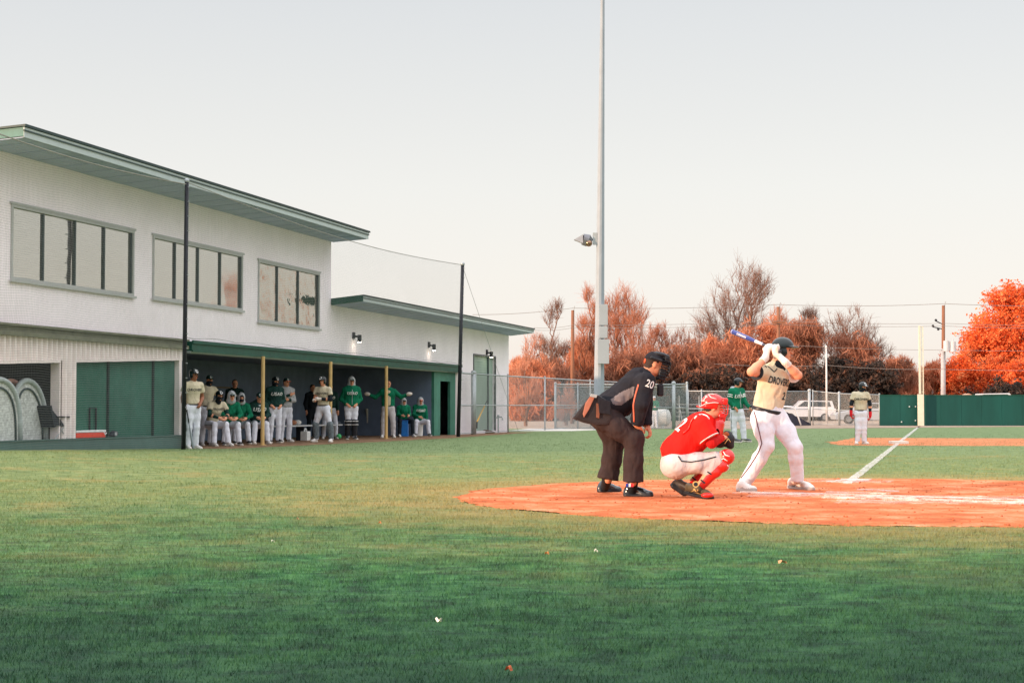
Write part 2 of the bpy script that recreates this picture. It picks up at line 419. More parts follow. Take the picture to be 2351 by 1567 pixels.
# chalk: real powder sheets, broken up where feet have scuffed them
def chalk_mat(name, thr, scale=5.0, soft=.12):
    m = bpy.data.materials.new(name); m.use_nodes = True; nt = m.node_tree; b = nt.nodes["Principled BSDF"]
    b.inputs['Base Color'].default_value = (0.84, 0.80, 0.76, 1); b.inputs['Roughness'].default_value = 0.95
    n = noise_n(nt, scale, 8, 0.75, stretch=(.6, 1.6, 1)); r = nd(nt, "ShaderNodeValToRGB")
    r.color_ramp.elements[0].position = thr; r.color_ramp.elements[1].position = thr + soft
    nt.links.new(n.outputs['Fac'], r.inputs[0]); nt.links.new(r.outputs[0], b.inputs['Alpha'])
    return m
M_chalk = chalk_mat("chalk", 0.34, 7.0, .35); M_chalk2 = chalk_mat("scuffed_chalk", 0.42, 5.0, .28); M_chalk3 = chalk_mat("faint_chalk", 0.44, 3.5, .45)
def strip(name, a, b, w, m, z):
    a = Vector((a[0], a[1])); b = Vector((b[0], b[1])); t = (b - a).normalized(); n = Vector((-t.y, t.x)) * w / 2
    pts = [a - n, b - n, b + n, a + n]
    return sheet(name, rough_outline([tuple(p) for p in pts], 0.10, w * (.12 if w < .15 else .28), 2.2 + a.x), m, z)
A = G(1946, 1110); B = G(2111, 978)
strip("foul_line", A, B, 0.12, M_chalk, 0.012)
strip("batters_box_line", G(1935, 1108), G(1958, 1101), 0.42, M_chalk, 0.0165)
strip("batters_box_line", G(1700, 1131), G(2420, 1152), 0.34, M_chalk2, 0.0165)
strip("batters_box_line", G(1890, 1143), G(2440, 1158), 0.16, M_chalk2, 0.0205)
strip("batters_box_line", G(1860, 1104), G(2040, 1107), 0.5, M_chalk3, 0.0165)
strip("batters_box_line", G(1740, 1137), G(2430, 1146), 0.75, M_chalk3, 0.0125)
strip("batters_box_line", G(1925, 1152), G(2420, 1157), 0.55, M_chalk3, 0.0145)
strip("batters_box_line", G(1985, 1124), G(2035, 1129), 0.26, M_chalk2, 0.0165)
strip("batters_box_line", G(1900, 1131), G(2040, 1135), 0.10, M_chalk2, 0.0205)
# third base
tbp = thing("base_bag", "white third base bag on the far strip of dirt beside the foul line", "base", G(2063, 1018))
c_ = G(2063, 1018); mb = MB(); mb.box(c_ + Vector((0, 0, .035)), (.23, .23, .04)); mb.build("bag", mat("base_white", (228, 222, 212), .6), tbp, bevel=.012)
# clods and pebbles on the dirt
def clods():
    rng = np.random.default_rng(5); V = []; Fc = []
    for i in range(5200):
        a = rng.uniform(0, 2 * math.pi); r = CIR[2] * math.sqrt(rng.uniform(0, .95)); x, y = CIR[0] + r * math.cos(a), CIR[1] + r * math.sin(a)
        s = 0.0025 + 0.013 * rng.random() ** 6; k = len(V)
        o = np.array([[1, 0, 0], [-1, 0, 0], [0, 1, 0], [0, -1, 0], [0, 0, .8], [0, 0, -.5]]) * s * rng.uniform(.6, 1.4, (6, 3)) + [x, y, .004 + s * .3]
        V += o.tolist(); Fc += [(k, k + 2, k + 4), (k + 2, k + 1, k + 4), (k + 1, k + 3, k + 4), (k + 3, k, k + 4), (k + 2, k, k + 5), (k + 1, k + 2, k + 5), (k + 3, k + 1, k + 5), (k, k + 3, k + 5)]
    o = link("dirt_clods", fast_mesh("dirt_clods", V, Fc), mat("clod", (196, 104, 66), .95, var=.5, ns=3)); tag(o, "small red clods scattered over the dirt circle", "dirt clods", kind='stuff')
clods()
# grass blades: short mown turf, real blades where the camera can make them out
def blades():
    rng = np.random.default_rng(11)
    X = []; Y = []; S = []
    for y0, y1, dens, sz in ((5.2, 8, 5200, 1.0), (8, 11, 3400, 1.15), (11, 15, 1700, 1.4), (15, 22, 700, 1.8), (22, 34, 170, 2.4), (34, 48, 60, 3.0), (48, 75, 16, 4.0)):
        wx = 0.325 * y1 + .6; n = int(dens * (2 * wx) * (y1 - y0))
        x = rng.uniform(-wx, wx, n); y = rng.uniform(y0, y1, n)
        k = (np.abs(x) < 0.32 * y + .5) & (rng.random(n) > (y - 24) / 52)
        X.append(x[k]); Y.append(y[k]); S.append(np.full(k.sum(), sz))
    x = np.concatenate(X); y = np.concatenate(Y); s = np.concatenate(S)
    d = np.hypot(x - CIR[0], y - CIR[1]); k = d > CIR[2] + rng.normal(0, .10, len(x)) + .02
    n_w = (x - O.x) * WN.x + (y - O.y) * WN.y
    k &= n_w > 1.6
    x, y, s = x[k], y[k], s[k]; n = len(x)
    cl = np.sin(x * 3.1 + 1.3 * np.sin(y * 2.3)) * np.sin(y * 4.7 + 1.7 * np.sin(x * 1.9)) + .6 * np.sin(x * 9.3 + y * 2) * np.sin(y * 13.1 - x * 3)
    h = (0.020 + 0.010 * cl * .6 + rng.normal(0, .005, n)).clip(.008, .05) * (0.75 + .25 * s)
    a = rng.uniform(0, 2 * math.pi, n); w = 0.0016 * s * rng.uniform(.7, 1.4, n)
    la = rng.uniform(0, 2 * math.pi, n); ll = h * rng.uniform(.15, .9, n)
    z0 = np.array([ground_z(p, q) if q > 17 else 0 for p, q in zip(x, y)]) - .002
    V = np.empty((n, 3, 3), np.float32)
    V[:, 0] = np.stack([x - w * np.cos(a), y - w * np.sin(a), z0], 1)
    V[:, 1] = np.stack([x + w * np.cos(a), y + w * np.sin(a), z0], 1)
    V[:, 2] = np.stack([x + ll * np.cos(la), y + ll * np.sin(la), z0 + h], 1)
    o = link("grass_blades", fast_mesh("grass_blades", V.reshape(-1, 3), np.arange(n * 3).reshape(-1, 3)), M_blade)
    tag(o, "short mown grass blades covering the field in front of the dirt", "grass", kind='stuff')
blades()
for (px, py, lab, cat_, col, nm) in ((1008, 1437, "small white paper scrap lying alone in the dark foreground grass", "litter", (235, 228, 210), "paper_scrap"),
        (1368, 1273, "tiny white paper scrap on the grass right in front of the umpire", "litter", (235, 228, 215), "paper_scrap"),
        (626, 1251, "thin pale scrap lying on the grass left of centre", "litter", (215, 218, 205), "paper_scrap"),
        (1795, 1300, "large curled tan fallen leaf on the grass in front of the batter", "fallen leaf", (196, 150, 110), "fallen_leaf"),
        (1256, 1279, "small brown fallen leaf on the grass left of the umpire's shoes", "fallen leaf", (180, 120, 70), "fallen_leaf"),
        (872, 1207, "orange fallen leaf on the grass midway to the dugout", "fallen leaf", (210, 130, 80), "fallen_leaf"),
        (683, 1197, "pale pinkish leaf on the grass nearest the clubhouse", "fallen leaf", (215, 160, 140), "fallen_leaf"),
        (1168, 1552, "dark orange leaf at the very bottom edge of the grass", "fallen leaf", (150, 80, 50), "fallen_leaf")):
    c_ = G(px, py); mb = MB(); sz = 0.030 if "large" in lab else 0.016
    rng_ = random.Random(px)
    ring = [Vector((math.cos(t) * sz * rng_.uniform(.6, 1.2), math.sin(t) * sz * rng_.uniform(.5, 1), .03 + .012 * math.sin(2 * t + px))) for t in [k * math.pi / 4 for k in range(8)]]
    i0 = len(mb.v); mb.v += [tuple(c_ + r) for r in ring] + [tuple(c_ + Vector((0, 0, .028)))]
    for k in range(8): mb.f.append((k, (k + 1) % 8, 8)); mb.m.append(0)
    tag(mb.build(nm, mat(nm + str(px), col, .8), loc=c_), lab, cat_, "scraps and leaves on the grass")
# ================================================================== CLUBHOUSE
M_wall = mat("white_painted_metal_siding", (250, 240, 246), .75, var=.05, ns=1.2, bump=0)
def siding():
    m = M_wall; nt = m.node_tree; b = nt.nodes["Principled BSDF"]
    gp = nd(nt, "ShaderNodeNewGeometry")
    dt = nd(nt, "ShaderNodeVectorMath", operation='DOT_PRODUCT'); nt.links.new(gp.outputs['Position'], dt.inputs[0]); dt.inputs[1].default_value = tuple(WD)
    q = nd(nt, "ShaderNodeMath", operation='MULTIPLY'); nt.links.new(dt.outputs['Value'], q.inputs[0]); q.inputs[1].default_value = 2 * math.pi / 0.2
    s = nd(nt, "ShaderNodeMath", operation='SINE'); nt.links.new(q.outputs[0], s.inputs[0])
    bp = nd(nt, "ShaderNodeBump"); bp.inputs['Strength'].default_value = .5; bp.inputs['Distance'].default_value = .012
    nt.links.new(s.outputs[0], bp.inputs['Height']); nt.links.new(bp.outputs[0], b.inputs['Normal'])
siding()
M_fascia = mat("teal_fascia", (84, 128, 122), .45, var=.1, bump=0)
M_fasciaW = mat("pale_fascia", (176, 188, 188), .5, var=.05, bump=0)
M_drip = mat("dark_drip_edge", (48, 70, 70), .4, var=.1, bump=0)
M_soffit = mat("grey_soffit", (168, 182, 206), .7, var=.06, ns=2, bump=0)
M_green = mat("dark_green_steel", (24, 78, 64), .5, var=.25, ns=3, bump=.1, bs=30)
M_dgreen = mat("green_door_paint", (62, 122, 104), .55, var=.2, ns=2, bump=.1)
M_tan = mat("weathered_beam", (110, 112, 92), .6, var=.25, ns=4)
M_screen = mat("green_windscreen", (46, 96, 82), .9, var=.16, ns=2.2, bump=.2, bs=50)
M_seam = mat("screen_seam", (30, 52, 50), .8)
M_frame = mat("grey_window_frame", (176, 178, 176), .5, var=.05, bump=0)
M_mull = mat("dark_mullion", (58, 74, 74), .4, bump=0)
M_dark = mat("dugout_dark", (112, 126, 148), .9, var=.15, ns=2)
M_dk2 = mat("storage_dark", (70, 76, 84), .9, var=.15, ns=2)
M_yell = mat("yellow_post_paint", (208, 174, 116), .5, var=.12, ns=5, dirt=((176, 128, 70), 9, .62))
M_corr = mat("corrugated_white", (240, 228, 226), .6, var=.08, ns=3, bump=0)
M_steel = mat("galvanised_steel", (168, 174, 176), .45, .35, .15, 12)
M_black = mat("black_metal", (34, 36, 42), .5, var=.2)
def glass_mat(name, wob=0.0, col=(0.56, .55, .50)):
    m = bpy.data.materials.new(name); m.use_nodes = True; nt = m.node_tree; b = nt.nodes["Principled BSDF"]
    b.inputs['Base Color'].default_value = col + (1,); b.inputs['Metallic'].default_value = 0.93; b.inputs['Roughness'].default_value = .03
    n = noise_n(nt, 1.6, 3, .6); n2 = noise_n(nt, .9, 2, .5)
    bp = nd(nt, "ShaderNodeBump"); bp.inputs['Strength'].default_value = .25 + wob; bp.inputs['Distance'].default_value = .02 + wob * .12
    nt.links.new((n if wob else n2).outputs['Fac'], bp.inputs['Height']); nt.links.new(bp.outputs[0], b.inputs['Normal'])
    return m
M_glass = glass_mat("mirror_glass"); M_glass2 = glass_mat("rippled_film_glass", .35, (.52, .49, .42))
S0, S1, S2 = -9.4, 10.12, 31.57            # near end, end of the tall block, far end
ZT, ZL = 6.02, 4.11                        # wall tops
BM = 2.62                                  # wall bottom above the dugout
bld = thing("clubhouse", "long white two-storey clubhouse with a green dugout opening along its foot", "building", W(0, 0, 0))
def wbox(mb, s0, s1, n0, n1, z0, z1, m=0):
    mb.hexa([W(s0, n0, z0), W(s1, n0, z0), W(s1, n1, z0), W(s0, n1, z0), W(s0, n0, z1), W(s1, n0, z1), W(s1, n1, z1), W(s0, n1, z1)], m)
def corr(mb, s0, s1, z0f, z1f, n=0.0, amp=.022, pitch=.2, m=0, per=8):
    """trapezoid-ribbed sheet between two height functions"""
    k = max(2, int((s1 - s0) / pitch * per)); base = len(mb.v)
    for i in range(k + 1):
        s = s0 + (s1 - s0) * i / k; w = max(-1, min(1, 1.9 * math.sin(2 * math.pi * s / pitch)))
        mb.v += [tuple(W(s, n + amp * w, z0f(s))), tuple(W(s, n + amp * w, z1f(s)))]
    for i in range(k): mb.f.append((base + 2 * i, base + 2 * i + 2, base + 2 * i + 3, base + 2 * i + 1)); mb.m.append(m)
def ln(a, b): return lambda s: a[1] + (b[1] - a[1]) * (s - a[0]) / (b[0] - a[0])
# walls (window openings cut through: wall built as strips round them)
wins = [(wpx(25, 468), wpx(305, 680)), (wpx(350, 540), wpx(555, 713)), (wpx(592, 597), wpx(732, 755))]
wins = [(a[0], b[0], b[1], a[1]) for a, b in wins]      # s0,s1,zbottom,ztop
door = (26.05, 29.3, 0.10, 3.08)
def wall_strips(mb, s0, s1, z0, z1, holes, n=0.0, th=.18):
    cuts = sorted(set([s0, s1] + [h[0] for h in holes] + [h[1] for h in holes]))
    for a, b in zip(cuts[:-1], cuts[1:]):
        hs_ = [h for h in holes if h[0] <= a + 1e-6 and h[1] >= b - 1e-6]
        z = z0
        for h in sorted(hs_, key=lambda q: q[2]):
            if h[2] > z: wbox(mb, a, b, n - th, n, z, h[2])
            z = h[3]
        if z < z1: wbox(mb, a, b, n - th, n, z, z1)
mb = MB(); wall_strips(mb, S0, S1, BM, ZT, wins); wbox(mb, S1, 23.55, -.18, 0, BM, ZL)
wall_strips(mb, 23.55, S2, 0.0, ZL, [door])
DEP = 13.0
wbox(mb, S2 - .18, S2, -DEP, -.181, 0, ZL); wbox(mb, S1 - .18, S1, -DEP, -.181, ZL - .2, ZT)
wbox(mb, S0, S0 + .18, -DEP, -.181, 0, ZT); wbox(mb, S0 + .181, S2 - .181, -DEP, -DEP + .18, 0, ZL)
wbox(mb, S0 + .181, S1 - .181, -DEP + .002, -DEP + .18, ZL, ZT)
mb.build("wall", M_wall, bld)
# light inside the upper rooms stays dark: floor slab and inner ceiling
mb = MB(); wbox(mb, S0 + .2, S1 - .2, -DEP + .2, -.2, BM + .01, BM + .15); mb.build("floor_slab", M_dark, bld)
# roofs: shed slope rising towards the field, with stepped fascia and flat soffit
def roof(nm, s0, s1, zw, n1, back, thick, slope=.06):
    r = None
    def at(s, n, dz): return W(s, n, zw + slope * n + dz)
    mb = MB(); mb.hexa([at(s0, back, .03), at(s1, back, .03), at(s1, n1, .03), at(s0, n1, .03), at(s0, back, thick - .03), at(s1, back, thick - .03), at(s1, n1, thick - .03), at(s0, n1, thick - .03)])
    r = mb.build(nm, M_fascia, bld)
    mb = MB(); mb.hexa([at(s0 + .03, .002, .0), at(s1 - .03, .002, .0), at(s1 - .03, n1 - .03, .0), at(s0 + .03, n1 - .03, .0), at(s0 + .03, .002, .028), at(s1 - .03, .002, .028), at(s1 - .03, n1 - .03, .028), at(s0 + .03, n1 - .03, .028)])
    for k in range(int((s1 - s0) / .9)):       # soffit panel joints
        s = s0 + .5 + k * .9; mb.hexa([at(s, .03, -.012), at(s + .03, .03, -.012), at(s + .03, n1 - .06, -.012), at(s, n1 - .06, -.012), at(s, .03, -.001), at(s + .03, .03, -.001), at(s + .03, n1 - .06, -.001), at(s, n1 - .06, -.001)])
    mb.build("soffit", M_soffit, r)
    mb = MB()
    for z0, z1, o, m in ((.0, thick * .52, .012, 0), (thick * .50, thick * .60, .035, 1), (thick * .62, thick * .80, .03, 0), (thick * .84, thick + .0, .06, 1)):
        mb.hexa([at(s0 - o, n1 + .001, z0), at(s1 + o, n1 + .001, z0), at(s1 + o, n1 + o, z0), at(s0 - o, n1 + o, z0), at(s0 - o, n1 + .001, z1), at(s1 + o, n1 + .001, z1), at(s1 + o, n1 + o, z1), at(s0 - o, n1 + o, z1)], m)
    mb.build("fascia", [M_fasciaW, M_drip], r)
    mb = MB()
    mb.hexa([at(s0 - .04, back - .04, thick - .028), at(s1 + .04, back - .04, thick - .028), at(s1 + .04, n1 + .06, thick - .028), at(s0 - .04, n1 + .06, thick - .028), at(s0 - .04, back - .04, thick + .01), at(s1 + .04, back - .04, thick + .01), at(s1 + .04, n1 + .06, thick + .01), at(s0 - .04, n1 + .06, thick + .01)])
    mb.build("roof_sheet", M_drip, r)
    return r
sN, _z = wpx(55, 300, 1.1)
roof("roof", sN, 10.33, ZT, 1.1, -DEP, .235)
rl = roof("roof", 10.16, 31.9, ZL - .01, 1.0, -DEP, .19, .10)
mb = MB(); mb.hexa([W(10.10, .02, ZL - .01), W(10.155, .02, ZL - .01), W(10.155, 1.02, ZL + .09), W(10.10, 1.02, ZL + .09), W(10.10, .02, ZL + .185), W(10.155, .02, ZL + .185), W(10.155, 1.02, ZL + .285), W(10.10, 1.02, ZL + .285)])
mb.build("end_board", M_green, rl)
# windows
def window(s0, s1, z0, z1, ms, gm):
    fr = .055
    mb = MB()
    for a, b, c, d in ((s0, s1, z1 - fr, z1), (s0, s1, z0, z0 + fr), (s0, s0 + fr, z0 + fr, z1 - fr), (s1 - fr, s1, z0 + fr, z1 - fr)): wbox(mb, a, b, -.12, .035, c, d)
    wbox(mb, s0 - .06, s1 + .06, .036, .07, z0 - .05, z0 + .0); wbox(mb, s0 - .05, s1 + .05, .001, .05, z1 + .001, z1 + .05)
    wobj = mb.build("window", M_frame, bld)
    for s in ms:
        mb = MB(); wbox(mb, s - .02, s + .02, -.034, .005, z0 + fr + .001, z1 - fr - .001); mb.build("mullion", M_mull, wobj)
    mb = MB(); wbox(mb, s1 - fr - .035, s1 - fr - .002, -.034, .0, z0 + fr + .001, z1 - fr - .001); mb.build("mullion", M_mull, wobj)
    mb = MB(); wbox(mb, s0 + fr + .001, s1 - fr - .045, -.046, -.035, z0 + fr + .001, z1 - fr - .001); mb.build("glass", gm, wobj)
for (s0, s1, z0, z1), px, gm in zip(wins, ((100, 173, 240), (403, 456, 507), (638, 686)), (M_glass, M_glass, M_glass2)):
    window(s0, s1, z0, z1, [wpx(q, 600)[0] for q in px], gm)
# far doorway with grey-green roll shutter
mb = MB(); wbox(mb, door[0], door[1], -.16, -.1, door[2], door[3])
for k in range(28): wbox(mb, door[0], door[1] - .55, -.098, -.085, door[2] + .03 + k * .105, door[2] + .09 + k * .105)
dr = mb.build("door", mat("door_grey_green", (150, 172, 160), .5, var=.1, ns=1.5), bld)
mb = MB()
for a, b, c, d in ((door[0] - .07, door[0], door[2], door[3] + .07), (door[1], door[1] + .07, door[2], door[3] + .07), (door[0], door[1], door[3], door[3] + .07)): wbox(mb, a, b, -.05, .03, c, d)
wbox(mb, door[1] - .9, door[1] - .82, -.09, -.03, door[2], door[3]); mb.build("frame", M_mull, dr)
# wall lamps
for px, py in ((811, 770), (984, 791), (1117, 808)):
    s, z = wpx(px, py); mb = MB(); wbox(mb, s - .10, s + .06, .001, .05, z - .10, z + .10)
    mb.tube([W(s + .02, .20, z - .20), W(s + .02, .20, z + .02)], .065, 12); mb.tube([W(s, .05, z - .02), W(s, .16, z - .04)], .03, 8)
    lo_ = mb.build("wall_lamp", M_black, bld)
    mb = MB(); mb.tube([W(s + .02, .20, z - .205), W(s + .02, .20, z - .215)], .05, 12); mb.build("bulb", mat("lamp_bulb", (255, 246, 225), .5, emis=((255, 240, 214), 22.0)), lo_)
# green header beam over the dugout
mb = MB(); wbox(mb, .12, 23.78, -.25, .16, 2.38, 2.615); wbox(mb, .12, 23.78, .161, .20, 2.56, 2.64); wbox(mb, .12, 23.78, .161, .185, 2.36, 2.41)
mb.build("header_beam", M_green, bld)
mb = MB(); wbox(mb, .12, 23.3, -.2, .12, 2.335, 2.378); mb.build("beam_flashing", M_fasciaW, bld)
# dugout interior
mb = MB()
wbox(mb, .0, 23.6, -4.2, -4.05, 0.0, 2.6); wbox(mb, .0, 23.6, -4.05, -.26, 2.45, 2.6); wbox(mb, 0.02, .10, -4.04, -.05, 0, 2.44)
mb.build("dugout_interior", M_dark, bld)
mb = MB()
for z in (1.62,): wbox(mb, .3, 12, -4.04, -3.95, z, z + .05)
mb.build("helmet_rail", mat("rail_wood", (120, 108, 90), .7), bld)
# green end panel with a dark doorway
s_a = wpx(998, 900)[0]; s_b = wpx(1047, 900)[0]
dA, dB, dz = wpx(1012, 900)[0], wpx(1035, 900)[0], 2.0
mb = MB(); wbox(mb, s_a, dA, -.12, -.02, 0, 2.33); wbox(mb, dB, s_b, -.12, -.02, 0, 2.33); wbox(mb, dA, dB, -.12, -.02, dz, 2.33)
mb.build("end_panel", M_dgreen, bld)
mb = MB(); wbox(mb, s_a + .002, s_a + .1, -4.04, -.125, 0, 2.44); mb.build("end_partition", M_dark, bld)
mb = MB(); wbox(mb, s_b + .001, s_b + .35, -.1, .02, 0, 2.6)
mb.build("corner_trim", M_corr, bld)
# yellow posts
for px, py in ((604, 815), (759, 832), (887, 843)):
    s, z = wpx(px, py - 4, .30); mb = MB(); mb.tube([W(s, .30, 0), W(s, .30, 1.2), W(s, .30, 2.37)], .052, 14); mb.tube([W(s, .30, 0), W(s, .30, .02)], .1, 14)
    o = mb.build("post", M_yell, bld, smooth=False)
# left part: weathered beam, corrugated band, garage opening, green screens
zt = ln(wpx(0, 768), wpx(415, 800)); zb = ln(wpx(0, 829), wpx(410, 822))
mb = MB(); wbox(mb, S0, -.05, -.2, .10, 2.50, 2.62); wbox(mb, S0, -.05, -.2, .16, 2.41, 2.495); wbox(mb, S0, -.05, .101, .18, 2.605, 2.65)
mb.build("header_beam", M_tan, bld)
mb = MB(); corr(mb, S0, -.12, zb, lambda s: 2.42, .03, .045); wbox(mb, S0, -.12, -.13, -.06, 2.19, 2.40)
oS, oE = wpx(135, 900)[0], wpx(168, 900)[0]
corr(mb, oS, oE, lambda s: .3, zb, .03, .04); wbox(mb, oS + .01, oE - .01, -.12, -.03, 0, 2.2)
mb.build("corrugated_panel", M_corr, bld)
mb = MB()                                # trims along the lower edge of the band
for a, b in ((S0, oS - .02), (oE, -.12)):
    mb.hexa([W(a, -.05, zb(a) - .05), W(b, -.05, zb(b) - .05), W(b, .06, zb(b) - .05), W(a, .06, zb(a) - .05), W(a, -.05, zb(a)), W(b, -.05, zb(b)), W(b, .06, zb(b)), W(a, .06, zb(a))])
mb.build("edge_trim", M_corr, bld)
mb = MB(); wbox(mb, oS - .06, oS - .012, -.16, .05, .3, zb(oS) - .06); mb.build("door_jamb", M_corr, bld)
mb = MB(); wbox(mb, -.34, -.2, -.16, .05, .3, 2.4); mb.build("door_jamb", M_corr, bld)
mb = MB(); corr(mb, S0 + .2, oS + .5, lambda s: .3, lambda s: 2.38, -1.5, .04, .25); mb.build("back_lining", mat("rusty_lining", (206, 160, 138), .7, var=.5, ns=4, stretch=(4, 4, .4)), bld)
mb = MB(); wbox(mb, oS + .12, oS + .2, -2.6, -.13, 0, 2.38); mb.build("inner_partition", M_dk2, bld)
sc = [wpx(q, 900)[0] for q in (170, 254, 357, 409)]
for a, b in zip(sc[:-1], sc[1:]):
    mb = MB(); k = 8
    for i in range(k):
        p, q = a + .03 + (b - a - .06) * i / k, a + .03 + (b - a - .06) * (i + 1) / k
        f = lambda s: -.07 + .015 * math.sin(s * 9)
        mb.hexa([W(p, f(p) - .01, .34), W(q, f(q) - .01, .34), W(q, f(q), .34), W(p, f(p), .34), W(p, f(p) - .01, zb(p) - .06), W(q, f(q) - .01, zb(q) - .06), W(q, f(q), zb(q) - .06), W(p, f(p), zb(p) - .06)])
    mb.build("windscreen", M_screen, bld)
for s in sc:
    mb = MB(); mb.tube([W(s, -.06, .3), W(s, -.06, 2.2)], .03, 8); mb.build("screen_post", M_seam, bld)
# low ledge in front
mb = MB()
for a, b in ((S0, -3.95), (-3.94, -.02)): wbox(mb, a, b, .02, .12, -.05, .32)
wbox(mb, S0, -.02, .0, .14, .321, .345)
mb.build("ledge", mat("ledge_green_grey", (74, 104, 98), .6, var=.15, ns=2), bld)
mb = MB(); wbox(mb, S0, -.02, -2.6, -.01, -.05, .315); mb.build("ledge_floor", M_dk2, bld)
# bench inside the dugout
bt = thing("bench", "long pale dugout bench running behind the players", "bench", W(8, -1.4, 0))
mb = MB(); wbox(mb, 1.0, 14.2, -1.45, -1.1, .44, .48); mb.build("seat", mat("bench_aluminium", (200, 203, 206), .4, .3), bt)
for s in (1.3, 4.5, 7.7, 10.9, 14.0):
    mb = MB(); wbox(mb, s - .03, s + .03, -1.4, -1.15, 0.006, .439); mb.build("leg", M_black, bt)
# ------------------------------------------------------------------ backstop net and its posts
NN = 1.42
def net_post(label, n, top, r, bx):
    s, z = wpx(top[0], top[1], n); sb, _ = wpx(bx[0], bx[1], n)
    t = thing("net_post", label, "post", W(sb, n, 0), "dark posts that hold up the net")
    mb = MB(); mb.tube([W(sb, n, 0), W(s, n, z)], [r, r * .9], 12); mb.build("pole", M_black, t, smooth=True)
    mb = MB(); mb.ball(W(s, n, z + .03), r * 1.15); mb.build("cap", M_steel, t, smooth=True)
    for k in range(16): mb = MB(); zz = 1 + k * .33; w = W(sb + (s - sb) * zz / z, n, zz); mb.tube([w, w + WN * (r + .03) - WD * .03], .012, 6); mb.build("hook", M_steel, t)
    return s, z
p1 = net_post("tall dark net post at the near corner of the dugout behind the helmeted player", NN, (429, 418), .052, (421, 1030))
p2 = net_post("dark net post at the far end of the dugout beside the chain-link gate", NN, (1062, 608), .07, (1052, 1000))
M_net = mesh_mat("grey_netting", (132, 134, 134), .046, .0031)
nt_ = thing("safety_net", "fine grey safety net hung in front of the clubhouse wall between dark posts", "net", W(0, NN, 0))
def net(name, s0, s1, ztf, zbf, n=NN, seed=0):
    nx, nz = 60, 24; V = []; uv = []; Fc = []
    for i in range(nx + 1):
        s = s0 + (s1 - s0) * i / nx; a, b = zbf(s), ztf(s)
        for j in range(nz + 1):
            z = a + (b - a) * j / nz
            w = noise.noise(Vector((s * .6, z * .8, seed))) * .12 + noise.noise(Vector((s * 2.2, z * .5, seed + 9))) * .04
            edge = min(1, 4 * i / nx, 4 * (nx - i) / nx) * min(1, 3 * (nz - j) / nz)
            V.append(tuple(W(s, n + w * edge, z))); uv.append((s + .02 * noise.noise(Vector((s, z * 1.5, seed + 3))), z + .05 * noise.noise(Vector((s * .8, z, seed + 5)))))
    for i in range(nx):
        for j in range(nz): a = i * (nz + 1) + j; Fc.append((a, a + nz + 1, a + nz + 2, a + 1))
    me = fast_mesh(name, V, Fc); ul = me.uv_layers.new(name="UVMap")
    li = np.empty(len(me.loops), np.int32); me.loops.foreach_get('vertex_index', li)
    ul.data.foreach_set('uv', np.asarray(uv, np.float32)[li].ravel())
    return link(name, me, M_net, nt_, smooth=True)
topL = lambda s: p1[1] - .05 - .012 * (s - p1[0]) * 0 - .15 * math.sin(math.pi * min(1, max(0, (p1[0] - s) / 10)))
topR = lambda s: p1[1] + (p2[1] - p1[1]) * (s - p1[0]) / (p2[0] - p1[0]) - .28 * math.sin(math.pi * (s - p1[0]) / (p2[0] - p1[0]))
zb0, zb1 = wpx(430, 779, NN), wpx(1050, 838, NN); zbn = lambda s: zb0[1] + (zb1[1] - zb0[1]) * (s - zb0[0]) / (zb1[0] - zb0[0]) + .05 * abs(math.sin(s * 1.3)) + .02
net("net_panel", -12.5, p1[0] - .1, topL, lambda s: .12, seed=1)
net("net_panel", p1[0] + .1, p2[0] - .1, topR, zbn, seed=2)
mb = MB()
mb.tube([W(s, NN, topL(s)) for s in np.linspace(-12.5, p1[0], 24)], .012, 5)
mb.tube([W(s, NN, topR(s)) for s in np.linspace(p1[0], p2[0], 40)], .011, 5)
mb.tube([W(s, NN, zbn(s)) for s in np.linspace(p1[0], p2[0], 120)], .008, 4)
mb.build("border_rope", mat("rope", (150, 148, 142), .9), nt_)
mb = MB(); mb.tube([W(p2[0], NN, p2[1] - .05), P(1190, 990, 70.5)], .008, 4)
tag(mb.build("guy_wire", M_steel, loc=W(p2[0], NN, 0)), "thin guy wire slanting down from the far net post to the ground", "wire")
# ------------------------------------------------------------------ things by the clubhouse
def wthing(name, label, cat, s, n, z, group=None): return thing(name, label, cat, W(s, n, z), group)
Z0 = .345
def arch_screen(label, pxL, pxR, pyT, n, lean, frame_c):
    a, _ = wpx(pxL, 1000, n); b, _ = wpx(pxR, 1000, n); _, zt_ = wpx((pxL * .65 + pxR * .35), pyT, n)
    t = wthing("pitching_screen", label, "screen", (a + b) / 2, n, .32, "padded arched screens leaning by the garage opening")
    outer = []; inner = []
    for k in range(25):
        u = k / 24; w = math.pi * u
        s = (a + b) / 2 - math.cos(w) * (b - a) / 2 - lean * math.sin(w) * (b - a) / 2; z = .33 + (zt_ - .33) * math.sin(w) ** .55
        outer.append(W(s, n, z)); s2 = (a + b) / 2 - math.cos(w) * (b - a) * .38 - lean * math.sin(w) * (b - a) / 2; inner.append(W(s2, n + .01, .335 + (zt_ - .33) * .86 * math.sin(w) ** .55))
    mb = MB(); mb.tube([o_ for o_ in outer], .055, 10); mb.build("padded_frame", frame_c, t, smooth=True)
    mb = MB(); mb.tube(inner, .022, 8); mb.build("inner_tube", M_mull, t, smooth=True)
    mb = MB(); mb.prism([p - WN * .03 for p in outer], WN * .02); mb.build("net_panel", mat("screen_net", (196, 200, 196), .9, var=.35, ns=14, bump=.4), t)
Mpad = mat("pad_grey", (176, 186, 186), .7, var=.2, ns=6)
arch_screen("padded arched screen furthest right, with a grey padded rim", 32, 106, 873, -.25, .25, Mpad)
arch_screen("padded arched screen cut by the left edge of the photo", -45, 46, 870, -.05, .1, Mpad)
